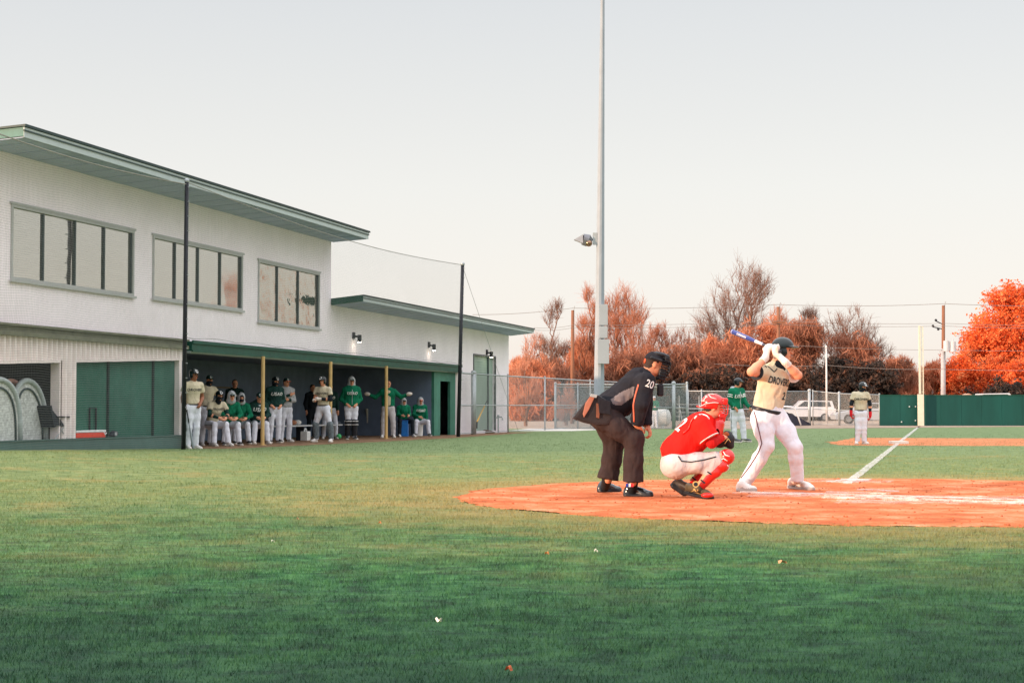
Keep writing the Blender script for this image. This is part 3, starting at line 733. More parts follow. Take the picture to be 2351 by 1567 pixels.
arch_screen("arched screen with an orange-tinted rim wedged behind the other two", -12, 64, 874, -.5, .1, mat("pad_orange", (214, 160, 140), .7, var=.2))
# folding chair
s, _ = wpx(128, 985, -.1); ch = wthing("folding_chair", "black folding camp chair beside the grey arched screen", "chair", s, -.12, .32)
mb = MB(); q = s
mb.prism([W(q - .42, -.35, .95), W(q - .30, -.35, .62), W(q + .10, -.35, .60), W(q + .02, -.35, .68)], WN * .4)
mb.build("seat", mat("chair_cloth", (40, 46, 54), .9), ch)
mb = MB(); mb.prism([W(q - .50, -.35, 1.02), W(q - .44, -.35, 1.04), W(q - .26, -.35, .60), W(q - .32, -.35, .58)], WN * .4); mb.build("backrest", MATS["chair_cloth"], ch)
mb = MB(); mb.box(W(q + .02, .04, .80), (.26, .03, .014), WD, WN, UP); mb.build("armrest", M_black, ch)
for dn in (.04, -.34):
    mb = MB(); mb.tube([W(q - .3, dn, .33), W(q + .14, dn, .62)], .012, 6); mb.tube([W(q + .22, dn, .33), W(q - .12, dn, .62)], .012, 6); mb.tube([W(q + .14, dn, .62), W(q + .1, dn, .80)], .012, 6); mb.build("leg", M_steel, ch)
# cooler
a, _ = wpx(170, 1000, -.0); b, _ = wpx(238, 1000, 0); zc = wpx(200, 987, 0)[1]
cl = wthing("cooler", "low red cooler with a white lid on the green ledge", "cooler", (a + b) / 2, -.02, Z0)
mb = MB(); wbox(mb, a, b, -.32, .05, Z0 + .002, Z0 + (zc - Z0) * .68); mb.build("body", mat("cooler_red", (226, 62, 40), .4), cl, bevel=.02)
mb = MB(); wbox(mb, a - .01, b + .01, -.33, .06, Z0 + (zc - Z0) * .69, zc); mb.build("lid", mat("cooler_white", (226, 228, 230), .4), cl, bevel=.02)
mb = MB(); mb.tube([W(b - .12, .07, Z0 + .12), W(b - .1, .09, Z0 + .06), W(b + .0, .07, Z0 + .10)], .01, 6); mb.build("handle", MATS["cooler_white"], cl)
# bag with white stripes
s, _ = wpx(266, 998, 0); bg_ = wthing("gear_bag", "small black gear bag with white stripes next to the red cooler", "bag", s, -.05, Z0)
mb = MB(); mb.ball(W(s, -.08, Z0 + .07), (.15, .12, .075), (WD, WN, UP)); mb.ball(W(s - .14, -.08, Z0 + .04), (.1, .1, .04), (WD, WN, UP)); mb.build("body", mat("bag_black", (44, 50, 58), .8), bg_, smooth=True)
mb = MB()
for k in range(3): mb.box(W(s - .08, .045, Z0 + .035 + k * .03), (.05, .004, .006), WD, WN, UP)
mb.build("stripe", MATS["cooler_white"], bg_)
# trolley handle behind the screen (seen against it)
s, _ = wpx(217, 960, 0); th_ = wthing("trolley_bag", "black wheeled bag handle standing up behind the red cooler", "luggage", s, -.02, Z0)
zt2 = wpx(217, 936, 0)[1]
mb = MB(); mb.tube([W(s - .14, -.04, Z0 + .0), W(s - .14, -.04, zt2), W(s + .14, -.04, zt2), W(s + .14, -.04, Z0 + .0)], .022, 6); mb.build("handle", M_black, th_)
mb = MB(); wbox(mb, s - .17, s + .17, -.055, -.02, Z0 + .001, Z0 + .05); mb.build("base", M_black, th_)
# yellow-handled bat/rake leaning at the far door, hydrant stub
mb = MB(); _s, _z = wpx(1095, 968, .35); a = W(_s, .35, _z); _s, _z = wpx(1118, 920, .12); b = W(_s, .12, _z)
rk = thing("rake", "yellow-handled rake leaning against the grey shutter door", "rake", Vector((a.x, a.y, 0)))
mb.tube([a, a.lerp(b, .75)], .03, 8); mb.build("handle", mat("rake_yellow", (222, 172, 70), .5), rk)
for q0_, q1_ in ((a.lerp(b, .75), b), (a - UP * .25, a)): mb = MB(); mb.tube([q0_, q1_], .022, 8); mb.build("tip", M_black, rk)
_s, _z = wpx(1144, 990, .3); c_ = W(_s, .3, 0); hy = thing("standpipe", "short grey standpipe with a valve by the far corner of the clubhouse", "pipe", c_)
mb = MB(); mb.tube([c_, c_ + UP * .68], .03, 8); mb.build("pipe", M_steel, hy)
mb = MB(); mb.tube([c_ + Vector((-.12, 0, .62)), c_ + Vector((.14, 0, .66)), c_ + Vector((.2, 0, .52))], .025, 8); mb.ball(c_ + UP * .7, .05); mb.build("valve", M_steel, hy)
# small mound of earth and clothes / bags under the bench
mb = MB(); c_ = G(1106, 994); mb.ball(c_, (.55, .3, .16), seg=16); tag(mb.build("dirt_mound", mat("mound", (88, 66, 50), .95, var=.4), loc=c_, smooth=True), "small dark dirt mound at the foot of the chain-link gate post", "dirt mound")
def wp(px, py, n): s, z = wpx(px, py, n); return W(s, n, z)
s, z = wpx(701, 1002, -.8); jg = wthing("water_jug", "white plastic jug on the ground under the dugout bench", "jug", s, -.8, 0.006)
mb = MB(); wbox(mb, s - .16, s + .14, -.9, -.68, .02, .30); mb.build("body", mat("jug_white", (214, 216, 214), .4), jg, bevel=.03)
mb = MB(); mb.tube([W(s - .1, -.8, .29), W(s - .04, -.8, .38), W(s + .06, -.8, .37), W(s + .1, -.8, .29)], .02, 6); mb.build("handle", MATS["jug_white"], jg)
s, z = wpx(778, 992, -1.0); dome = MB(); dome.ball(W(s, -1.0, .09), (.085, .085, .085), (WD, WN, UP)); tag(dome.build("ball", mat("bright_green", (80, 200, 120), .5), loc=W(s, -1, 0), smooth=True), "bright green round ball under the end of the dugout bench", "ball")
s, z = wpx(677, 968, -1.2); gl = MB(); gl.ball(W(s, -1.27, .56), (.17, .12, .08), (WD, WN, UP)); tag(gl.build("glove", mat("glove_tan", (158, 106, 76), .7), loc=W(s, -1.2, .48), smooth=True), "tan leather glove lying on the dugout bench", "glove")
s, z = wpx(688, 967, -1.2); gl = MB(); gl.ball(W(s, -1.27, .56), (.12, .12, .08), (WD, WN, UP)); tag(gl.build("towel", mat("towel_white", (222, 220, 214), .9), loc=W(s, -1.2, .48), smooth=True), "crumpled white towel on the bench next to the tan glove", "towel")
s, z = wpx(776, 967, -1.2); gl = MB(); gl.ball(W(s, -1.27, .53), (.3, .13, .05), (WD, WN, UP)); gl.ball(W(s - .2, -1.27, .58), (.12, .1, .08), (WD, WN, UP)); tag(gl.build("cleats", mat("cleat_dark", (70, 76, 84), .7), loc=W(s, -1.2, .48), smooth=True), "dark cleats lying at the far end of the bench", "shoes")
s, z = wpx(843, 955, -2.6); tw = MB()
tw.prism([W(s - .17, -2.6, z + .28), W(s + .17, -2.6, z + .26), W(s + .1, -2.6, z - .1), W(s + .06, -2.6, z - .32), W(s - .04, -2.6, z - .3), W(s - .06, -2.6, z)], WN * .05)
tag(tw.build("towel", mat("towel_cream", (206, 200, 184), .9), loc=W(s, -2.6, z)), "cream towel hanging in the dark dugout right of the hooded player", "towel")
# ================================================================== FENCES, POLES, CARS
M_link = mesh_mat("chain_link", (168, 172, 172), .055, .0065, True, metal=.3)
M_link2 = mesh_mat("chain_link_with_haze_screen", (150, 156, 156), .055, .007, True, .40, rough=.9)
def fence(name, label, pts, posts, mesh_m=M_link, mid=True, top2=False, r=.035, group=None):
    """pts: (x, y, top height) along the run; posts: list of (fraction, thickness factor)"""
    p = [Vector(q) for q in pts]; base = Vector((p[0].x, p[0].y, 0)); t = thing(name, label, "fence", base, group)
    L = [0]
    for a, b in zip(p[:-1], p[1:]): L.append(L[-1] + (b.to_2d() - a.to_2d()).length)
    def at(d):
        for k in range(len(p) - 1):
            if d <= L[k + 1] + 1e-6:
                return p[k].lerp(p[k + 1], (d - L[k]) / (L[k + 1] - L[k]))
        return p[-1]
    for fr, th in posts:
        q = at(fr * L[-1]); mb = MB(); mb.tube([(q.x, q.y, 0), (q.x, q.y, q.z + .03)], r * th, 10); mb.ball((q.x, q.y, q.z + .05), r * th * 1.2, seg=8, rings=6); mb.build("post", M_steel, t, smooth=True)
    rl_ = [(p, .75), ([Vector((q.x, q.y, .06)) for q in p], .4)]
    if top2: rl_.append(([q - UP * .14 for q in p], .5))
    if mid: rl_.append(([Vector((q.x, q.y, q.z * .48)) for q in p], .6))
    for pp, k in rl_: mb = MB(); mb.tube(pp, r * k, 8); mb.build("rail", M_steel, t, smooth=True)
    V = []; uv = []; Fc = []
    for k, q in enumerate(p):
        V += [(q.x, q.y + .03, .04), (q.x, q.y + .03, q.z)]; uv += [(L[k], .04), (L[k], q.z)]
    for k in range(len(p) - 1): Fc.append((2 * k, 2 * k + 2, 2 * k + 3, 2 * k + 1))
    me = fast_mesh("mesh", V, Fc); ul = me.uv_layers.new(name="UVMap")
    li = np.empty(len(me.loops), np.int32); me.loops.foreach_get('vertex_index', li); ul.data.foreach_set('uv', np.asarray(uv, np.float32)[li].ravel())
    link("chain_link", me, mesh_m, t)
    return t
def gp(px, py): q = G(px, py); return q
def pz(px, Z): q = P(px, 940, Z); return q.x, Z
def top(px, Z, py): q = P(px, py, Z); return (q.x, q.y, q.z)
fence("chain_link_gate", "narrow chain-link gate between the far net post and the clubhouse corner fence", [top(1054, 62.6, 855), top(1086, 64.6, 858)], [(0, .8), (1, 1.7)], r=.045)
fence("chain_link_fence", "tall chain-link fence running away from the clubhouse corner in front of the orange tree", [top(1090, 64.9, 858), top(1168, 70.4, 863), top(1245, 76.5, 867), top(1360, 86, 874), top(1490, 98, 880)], [(0, 1.7), (.16, 1), (.36, 1), (.62, 1), (.8, 1), (1, 1)], mid=True)
fence("chain_link_fence", "framed chain-link panels standing behind the umpire", [top(1275, 81.5, 882), top(1545, 82, 882), top(1577, 82, 881)], [(0, 1.6), (.17, .9), (.5, 1), (.70, 1), (.9, 2.6), (1, 1.6)], M_link2, top2=True)
fence("chain_link_fence", "long low chain-link fence behind the batter and the coach in green", [top(1580, 101, 897), top(1700, 101, 898), top(1858, 101, 898)], [(0, 1), (.11, 1.3), (.45, 1), (.72, 1), (1, 2.6)])
fence("chain_link_fence", "last stretch of chain-link fence, ending at the green wall", [top(1866, 101.5, 897), top(1925, 101, 903), top(2019, 99.5, 906)], [(0, 1), (.38, 2.0), (.80, 1), (1, 1.2)])
# green outfield wall
gw = thing("outfield_wall", "long dark green outfield wall on both sides of the pale foul pole", "wall", (G(2020, 977).x, 99, 0))
M_wallg = mat("green_outfield_wall", (18, 72, 66), .55, var=.22, ns=1.2, bump=.15, bs=20, stretch=(1, 1, .15))
mb = MB(); xA = P(2020, 940, 99).x; xB = P(3100, 940, 99).x
k = int((xB - xA) / 1.2)
for i in range(k):
    a = xA + i * 1.2; off = .01 * math.sin(i * 1.7); mb.hexa([(a, 99 + off, 0), (a + 1.192, 99 + off, 0), (a + 1.192, 99.12, 0), (a, 99.12, 0), (a, 99 + off, 1.79 - .002 * i), (a + 1.192, 99 + off, 1.79 - .002 * i), (a + 1.192, 99.12, 1.79), (a, 99.12, 1.79)])
mb.build("panel", M_wallg, gw)
mb = MB(); mb.box(((xA + xB) / 2, 99.06, 1.81), ((xB - xA) / 2, .09, .018)); mb.build("cap", M_green, gw)
mb = MB()
for px, py in ((2070, 968), (2088, 933), (2102, 933), (2102, 965)): q = P(px, py, 98.95); mb.ball(q, .045, seg=8, rings=6)
mb.build("bolt", M_fasciaW, gw)
# foul pole
fp = thing("foul_pole", "pale yellow foul pole standing against the green outfield wall", "pole", (P(2114, 977, 98.6).x, 98.6, 0))
M_fp = mat("pale_yellow_paint", (208, 204, 186), .6, var=.06)
q = P(2114, 940, 98.6).x; mb = MB(); mb.box((q, 98.6, .93), (.17, .08, .93)); mb.build("base", M_fp, fp)
mb = MB(); mb.box((q - .04, 98.6, 3.88), (.05, .05, 2.0)); mb.build("pole", M_fp, fp)
mb = MB(); mb.box((q + .17, 98.6, 3.85), (.02, .02, 1.98))
for z in (2.0, 3.2, 4.6, 5.82): mb.box((q + .08, 98.6, z), (.07, .015, .015))
mb.build("wing_frame", M_fp, fp)
V = [(q + .01, 98.61, 1.9), (q + .15, 98.61, 1.9), (q + .15, 98.61, 5.82), (q + .01, 98.61, 5.82)]
me = fast_mesh("w", V, [(0, 1, 2, 3)]); ul = me.uv_layers.new(name="UVMap")
for i_, c2 in enumerate(((0, 0), (.14, 0), (.14, 3.9), (0, 3.9))): ul.data[i_].uv = c2
link("wing_mesh", me, mesh_mat("wing_wire", (214, 210, 186), .05, .01), fp)
# tall field-light pole
Zp = 80.0; b0 = P(1374.5, 940, Zp); lp = thing("light_pole", "tall tapered steel light pole with grey boxes behind the umpire", "light pole", (b0.x, Zp, 0))
M_pole = mat("pole_steel", (150, 158, 166), .6, .0, .08, 1.5)
t_ = P(1384, -60, Zp); mb = MB(); pts = []; rad = []
for k in range(12):
    u = k / 11; pts.append(Vector((b0.x, Zp, 0)).lerp(t_, u)); rad.append(.265 + (.088 - .265) * u)
mb.tube(pts, rad, 12); mb.build("pole", M_pole, lp, smooth=False)
for pyT, pyB, w in ((698, 747, .21), (748, 776.5, .20), (778, 835, .27)):
    a = P(1384, pyT, Zp - .32); c2 = P(1384, pyB, Zp - .32); mb = MB(); mb.box(((a.x + .02), Zp - .32, (a.z + c2.z) / 2), (w, .14, (a.z - c2.z) / 2 - .01))
    mb.build("control_box", mat("box_grey", (150, 158, 164), .5, var=.06, ns=1), lp, bevel=.015)
a = P(1362, 548, Zp); fl = MB()
fl.tube([a + Vector((.1, 0, 0)), a + Vector((.34, 0, 0))], .05, 8); fl.box(a + Vector((.08, 0, -.0)), (.1, .12, .28))
g = fl.build("lamp_bracket", M_steel, lp)
fl = MB(); ax = Vector((-.93, -.15, .20)).normalized(); c2 = P(1350, 552, Zp)
fl.tube([c2 + Vector((.16, 0, -.10)), c2, c2 + ax * .26], [.16, .30, .27], 16); fl.build("floodlight", mat("flood_grey", (120, 122, 128), .4, .5), lp, smooth=False)
fl = MB(); m1 = c2 + ax * .26; fl.prism([m1 + Vector((0, -.2, .22)), m1 + Vector((-.42, -.2, -.03)), m1 + Vector((0, -.2, -.20))], (0, .4, 0)); fl.build("visor", mat("visor_grey", (170, 172, 178), .5, .3), lp)
fl = MB(); fl.ball(c2 + Vector((.03, -.16, -.14)), .17); fl.build("reflector", mat("reflector", (150, 120, 100), .15, .9), lp, smooth=True)
# small pale pole behind the low fence
q = P(1898, 940, 104); sp_ = thing("flag_pole", "thin pale pole rising behind the low fence right of the batter", "pole", (q.x, 104, 0))
mb = MB(); tz = P(1898, 798, 104).z; mb.tube([(q.x, 104, 0), (q.x, 104, tz)], [.07, .045], 10); mb.build("pole", mat("pole_white", (214, 208, 206), .5), sp_, smooth=True)
mb = MB(); mb.ball((q.x, 104, tz + .06), .07); mb.build("ball_top", MATS["pole_white"], sp_, smooth=True)
# utility poles and wires
M_wood = mat("utility_pole_wood", (136, 92, 70), .85, var=.3, ns=3, stretch=(3, 3, .3), bump=.4)
UPZ = 112.0; tops = {}
for px, pyt, lab in ((1315, 712, "wooden utility pole rising from the orange trees left of the light pole"), (1787, 704, "wooden utility pole rising above the trees behind the batter's helmet"), (2166, 701, "wooden utility pole with transformers left of the bright orange tree")):
    q = P(px, pyt, UPZ); t = thing("utility_pole", lab, "utility pole", (q.x, UPZ, 0), "wooden utility poles along the street")
    mb = MB(); xo = -.05 if px < 2000 else -.1; mb.tube([(q.x + xo, UPZ, 0), (q.x, UPZ, q.z)], [.15, .105], 10); mb.build("pole", M_wood, t, smooth=True)
    mb = MB(); mb.tube([(q.x + .05, UPZ - .1, q.z), (q.x + .12, UPZ - .1, q.z + .28)], .03, 6); mb.build("pin", M_steel, t)
    tops[px] = q
    if px == 2166:
        mb = MB(); mb.tube([(q.x + xo, UPZ, 0), (q.x + xo * .45, UPZ, P(px, 800, UPZ).z)], [.175, .15], 10); mb.build("grey_lit_foot", mat("grey_lit_wood", (170, 168, 170), .7), t, smooth=True)  # added cover: grey light on the lower pole put into its colour
        for dx, py_, r_ in ((.12, 793, .2), (.55, 795, .2)):
            w = P(px, py_, UPZ); mb = MB(); mb.tube([(w.x + dx * 1.0, UPZ - .3, w.z - .38), (w.x + dx, UPZ - .3, w.z + .3)], r_, 14)
            mb.tube([(w.x + dx, UPZ - .3, w.z + .3), (w.x + dx, UPZ - .3, w.z + .5)], .04, 6); mb.build("transformer", mat("transformer_grey", (190, 192, 196), .5), t)
        w = P(px, 745, UPZ); mb = MB(); mb.tube([(w.x, UPZ, w.z), (w.x - .5, UPZ, w.z + .25)], .035, 6); mb.tube([(w.x, UPZ, w.z - .3), (w.x - .7, UPZ, w.z - .15)], .035, 6)
        for ddx, ddz in ((-.5, .3), (-.7, -.08), (-.35, -.3)): mb.ball((w.x + ddx, UPZ, w.z + ddz), .09)
        mb.build("insulator", M_black, t)
    if px == 1787:
        w = P(px, 740, UPZ); mb = MB(); mb.box((w.x, UPZ - .2, w.z), (.45, .06, .07)); mb.build("crossarm", M_wood, t)
def wire(label, pts, r=.016, sag=.25):
    path = []
    for a, b in zip(pts[:-1], pts[1:]):
        for k in range(9): u = k / 8; q = a.lerp(b, u); q.z -= sag * 4 * u * (1 - u); path.append(q)
    mb = MB(); mb.tube(path, r, 4)
    tag(mb.build("power_line", mat("wire", (128, 122, 120), .6), loc=pts[0]), label, "power line", "power lines strung between the utility poles")
Wz = UPZ - .1
wire("topmost power line, strung between the tips of the utility poles", [P(1085, 722, Wz), P(1315, 707, Wz), P(1787, 699, Wz), P(2166, 697, Wz), P(2620, 700, Wz)], .02, .12)
wire("upper strand of the middle bundle of power lines", [P(1225, 752, Wz), P(1315, 746, Wz), P(1787, 736, Wz), P(2166, 742, Wz), P(2620, 746, Wz)], .016, .1)
wire("lower strand of the middle bundle of power lines", [P(1225, 757, Wz), P(1315, 752, Wz), P(1787, 744, Wz), P(2166, 748, Wz), P(2620, 752, Wz)], .016, .1)
wire("single cable below the bundle, meeting the transformers", [P(1787, 790, Wz), P(2166, 803, Wz), P(2620, 800, Wz)], .016, .1)
wire("lowest cable crossing in front of the dark trees", [P(1640, 835, 106), P(1900, 838, 106), P(2150, 847, 106), P(2620, 846, 106)], .018, .1)
# ------------------------------------------------------------------ cars
def car(name, label, x, y, L, H, prof, roofp, col, face=1):
    t = thing(name, label, "car", (x, y, 0), "cars parked beyond the fence")
    def X(u): return x + face * (u - .5) * L
    wd = .88
    mb = MB(); mb.prism([(X(u), y - wd, z) for u, z in prof], (0, 2 * wd, 0)); mb.build("body", col, t, bevel=.05)
    mb = MB(); mb.prism([(X(u), y - wd + .12, z) for u, z in roofp], (0, 2 * wd - .24, 0)); mb.build("cabin", col, t, bevel=.04)
    cx_ = sum(u for u, z in roofp) / len(roofp); cz_ = sum(z for u, z in roofp) / len(roofp)
    mb = MB(); mb.prism([(X(cx_ + (u - cx_) * .82), y - wd + .10, cz_ + .03 + (z - cz_) * .66) for u, z in roofp], (0, .02, 0)); mb.build("window", mat("car_glass", (50, 58, 64), .1, bump=0), t)
    for u in (.2, .8):
        w = MB(); w.tube([(X(u), y - wd - .03, .33), (X(u), y - wd + .2, .33)], .33, 18); wh = w.build("wheel", mat("tyre", (30, 32, 36), .8), t)
        w = MB(); w.tube([(X(u), y - wd - .045, .33), (X(u), y - wd - .02, .33)], .19, 14); w.build("rim", mat("rim", (150, 152, 156), .3, .7), wh)
    mb = MB(); mb.box((X(.985), y - wd * .6, .68), (.04, .2, .08)); mb.build("headlight", M_fasciaW, t)
sed = [(0, .35), (0.01, .85), (.08, .92), (.30, .98), (.68, .95), (.95, .78), (1, .62), (.99, .32), (.88, .26), (.12, .26)]
sedr = [(.14, .93), (.28, 1.38), (.55, 1.42), (.72, .94)]
suv = [(0, .4), (0, 1.05), (.3, 1.1), (.72, 1.08), (.97, 1.0), (1, .7), (.99, .38), (.1, .36)]
suvr = [(.02, 1.06), (.06, 1.68), (.6, 1.72), (.74, 1.08)]
M_cw = mat("car_white", (204, 205, 210), .3, bump=0, var=.03, coat=.5); M_cs = mat("car_silver", (176, 184, 194), .3, .4, .04, bump=0, coat=.5)
q = P(1850, 940, 140); car("parked_car", "white suv parked behind the low fence right of the batter's hip", q.x, 140, 4.7, 1.7, suv, suvr, M_cw, -1)
q = P(1990, 940, 112); car("parked_car", "silver sedan parked behind the fence at the player in tan by third base", q.x, 112, 4.6, 1.4, sed, sedr, M_cs, -1)
q = P(2010, 940, 150); car("parked_car", "distant white car glimpsed right of the tan player's shoulder", q.x, 150, 4.4, 1.4, sed, [(u, z + .5) for u, z in sedr], M_cw, 1)
q = P(2300, 940, 142); car("parked_car", "pale car roof showing over the green wall under the orange tree", q.x, 142, 4.6, 1.7, [(u, z + .55) for u, z in suv], [(u, z + .62) for u, z in suvr], M_cw, 1)
# ------------------------------------------------------------------ white tank behind the panel fence
q0, q1 = P(1466, 962, 88), P(1530, 962, 88); zt_ = .48
tk = thing("tank", "white horizontal tank lying behind the chain-link panels between umpire and catcher", "tank", (q0.x, 88, 0))
M_tank = mat("tank_white", (222, 220, 216), .5, var=.08, ns=2)
mb = MB(); pth = [Vector((q0.x + (q1.x - q0.x) * u, 88, zt_ + .06)) for u in (0, .02, .5, 1, 1.07, 1.13, 1.17)]; mb.tube(pth, [.40, .45, .45, .45, .41, .28, .05], 20); mb.build("shell", M_tank, tk, smooth=True)
mb = MB()
for u in (.25, .62, .98): c2 = Vector((q0.x + (q1.x - q0.x) * u, 88, zt_ + .06)); mb.tube([c2, c2 + Vector((.035, 0, 0))], .458, 20)
mb.build("band", M_steel, tk)
for u in (.2, .85):
    mb = MB(); mb.box((q0.x + (q1.x - q0.x) * u, 88, .06), (.07, .4, .06)); mb.build("cradle", M_steel, tk)
# pitching cage frame with a dark tarp
zc_ = 97.0
cg = thing("screen_frame", "white tube frame with rounded top standing by the fence behind the batter's hip", "frame", (P(1825, 975, zc_).x, zc_, 0))
mb = MB(); mb.tube([P(1786, 938, zc_), P(1800, 933, zc_), P(1818, 934, zc_), P(1826, 938, zc_), P(1833, 958, zc_), P(1839, 975, zc_)], .045, 8); mb.tube([P(1786, 938, zc_ + 1.2), P(1800, 932, zc_ + 1.2), P(1818, 933, zc_ + 1.2), P(1826, 938, zc_ + 1.2), P(1836, 972, zc_ + 1.2)], .035, 8); mb.build("tube_frame", M_cw, cg, smooth=True)
tp = thing("tarp", "dark tarp sloping to the ground under the white tube frame", "tarp", (P(1830, 975, zc_).x, zc_ + .4, 0))
a, b, c2 = P(1803, 944, zc_ + .3), P(1862, 972, zc_ + .3), P(1800, 975, zc_ + .3)
mb = MB(); mb.prism([a, P(1830, 956, zc_ + .3), b, P(1862, 976, zc_ + .3), P(1800, 977, zc_ + .3)], (0, .9, 0)); mb.build("sheet", mat("tarp_dark", (46, 48, 62), .8, var=.2), tp)
# bleachers glimpsed between the fences
bl = thing("bleachers", "small metal bleachers behind the fence between the catcher's helmet and the panels", "bleachers", (P(1605, 965, 125).x, 125, 0))
for k in range(4):
    c2 = P(1605, 940, 125 + k * .7); mb = MB(); mb.box((c2.x, 125 + k * .7, .45 + k * .3), (1.7, .14, .02)); mb.build("seat", M_steel, bl)
mb = MB()
for dx in (-1.5, 0, 1.5): mb.tube([(c2.x + dx, 124.8, 0), (c2.x + dx, 127.1, 1.4)], .03, 6); mb.tube([(c2.x + dx, 127.1, 0), (c2.x + dx, 127.1, 2.0)], .03, 6)
mb.build("frame", M_steel, bl)
# street lamp glint / houses: a low pale house roof behind the wall at the right
hs_ = thing("shed", "small pale shed showing over the green wall just right of the foul pole base", "shed", (P(2220, 940, 120).x, 120, 0))
c2 = P(2220, 940, 120); mb = MB(); mb.box((c2.x, 120, .9), (.6, .5, .9)); mb.build("wall", M_fasciaW, hs_); mb = MB(); mb.prism([(c2.x - .75, 119.4, 1.8), (c2.x + .75, 119.4, 1.8), (c2.x, 119.4, 2.1)], (0, 1.2, 0)); mb.build("roof", mat("shed_roof", (190, 150, 130), .8), hs_)
# ================================================================== TREES
M_bark = mat("bark_grey_brown", (128, 100, 88), .9, var=.3, ns=4, bump=.3)
M_twig = mat("twig_brown", (142, 106, 90), .9, var=.25, ns=2, bump=0)
M_twigo = mat("twig_orange", (190, 124, 94), .9, var=.25, ns=1, bump=0)
M_twigp = mat("twig_pinkish", (198, 138, 112), .9, var=.25, ns=1, bump=0)
def leaf_mat(name, cols, ns=.9):
    m = bpy.data.materials.new(name); m.use_nodes = True; nt = m.node_tree; b = nt.nodes["Principled BSDF"]
    n = noise_n(nt, ns, 4, .7); r = nd(nt, "ShaderNodeValToRGB"); e = r.color_ramp.elements
    e[0].position = .3; e[0].color = lin(cols[0]); e[1].position = .7; e[1].color = lin(cols[2]); q = e.new(.5); q.color = lin(cols[1])
    nt.links.new(n.outputs['Fac'], r.inputs[0]); nt.links.new(r.outputs[0], b.inputs['Base Color']); b.inputs['Roughness'].default_value = .8; b.inputs['Specular IOR Level'].default_value = .15
    tr = nd(nt, "ShaderNodeBsdfTranslucent"); nt.links.new(r.outputs[0], tr.inputs[0]); ms = nd(nt, "ShaderNodeMixShader"); ms.inputs[0].default_value = .3
    out = nt.nodes["Material Output"]; nt.links.new(b.outputs[0], ms.inputs[1]); nt.links.new(tr.outputs[0], ms.inputs[2]); nt.links.new(ms.outputs[0], out.inputs[0])
    return m
M_rust = leaf_mat("rust_leaves", ((176, 118, 92), (208, 138, 104), (226, 160, 126)))
M_brown = leaf_mat("brown_red_leaves", ((132, 96, 82), (168, 114, 90), (200, 136, 108)))
M_orange = leaf_mat("bright_orange_leaves", ((196, 84, 44), (238, 118, 62), (248, 168, 112)))
M_cedar = leaf_mat("dark_cedar", ((48, 50, 52), (72, 62, 56), (118, 80, 62)))
def tubes_np(segs, sides):
    """segs: list (p0,p1,r0,r1) -> vertices, faces"""
    A = np.array([s[0] for s in segs]); B = np.array([s[1] for s in segs]); r0 = np.array([s[2] for s in segs]); r1 = np.array([s[3] for s in segs])
    T = B - A; T /= np.linalg.norm(T, axis=1, keepdims=True) + 1e-9
    ref = np.where(np.abs(T[:, 2:3]) > .9, np.array([[1., 0, 0]]), np.array([[0, 0, 1.]])); U = np.cross(T, ref); U /= np.linalg.norm(U, axis=1, keepdims=True); Vv = np.cross(T, U)
    n = len(segs); V = np.empty((n, 2 * sides, 3))
    for k in range(sides):
        w = 2 * math.pi * k / sides; d = U * math.cos(w) + Vv * math.sin(w)
        V[:, k] = A + d * r0[:, None]; V[:, sides + k] = B + d * r1[:, None]
    base = (np.arange(n) * 2 * sides)[:, None]
    Fc = np.concatenate([np.stack([base[:, 0] + k, base[:, 0] + (k + 1) % sides, base[:, 0] + sides + (k + 1) % sides, base[:, 0] + sides + k], 1) for k in range(sides)])
    return V.reshape(-1, 3), Fc
def grow_tree(base, height, spread, seed, levels=5, kids=(4, 6), trunk=.25, up=.35, ang=38, r=.24, stems=1, wob=.22, ratio=.62, minr=.015):
    rng = random.Random(seed); big = []; small = []; tips = []
    def branch(p, d, L, rad, lv):
        n = 4 if lv > 0 else 5; pts = [p]; rr = [rad]
        for k in range(n):
            wb = wob if lv < 2 else wob * .6; d = (d + Vector((rng.gauss(0, wb), rng.gauss(0, wb), rng.gauss(0, wb * .6))) + Vector((0, 0, up * (.25 if lv < 2 else .10)))).normalized()
            p = p + d * (L / n); pts.append(p); rr.append(max(minr, rad * (1 - .55 * (k + 1) / n)))
        for k in range(n): (big if lv <= 1 else small).append((tuple(pts[k]), tuple(pts[k + 1]), rr[k], rr[k + 1]))
        if lv >= levels: tips.append(pts[-1]); return
        nk = rng.randint(*kids)
        for j in range(nk):
            u = (.35 + .65 * (j + rng.random()) / nk) if lv > 0 else (.5 + .5 * (j + rng.random()) / nk)
            i = min(n - 1, int(u * n)); q = pts[i].lerp(pts[i + 1], u * n - i); ax = d.orthogonal().normalized(); ax.rotate(Matrix.Rotation(rng.uniform(0, 6.283), 3, d))
            dd = d.copy(); dd.rotate(Matrix.Rotation(R(rng.gauss(ang, 9)), 3, ax)); dd.x *= spread; dd.y *= spread; dd.normalize()
            branch(q, dd, L * ratio * rng.uniform(.75, 1.2), max(minr, rr[i] * .62), lv + 1)
    for s in range(stems):
        d = Vector((rng.gauss(0, .25) * (stems > 1), rng.gauss(0, .25) * (stems > 1), 1)).normalized()
        branch(Vector((0, 0, 0)), d, height * trunk, r, 0)
    allp = np.array([s[1] for s in big + small]); k = height / allp[:, 2].max()
    tr = lambda L_: [(tuple(Vector(a) * k + base), tuple(Vector(b) * k + base), r0, r1) for a, b, r0, r1 in L_]
    return tr(big), tr(small), [t * k + base for t in tips]
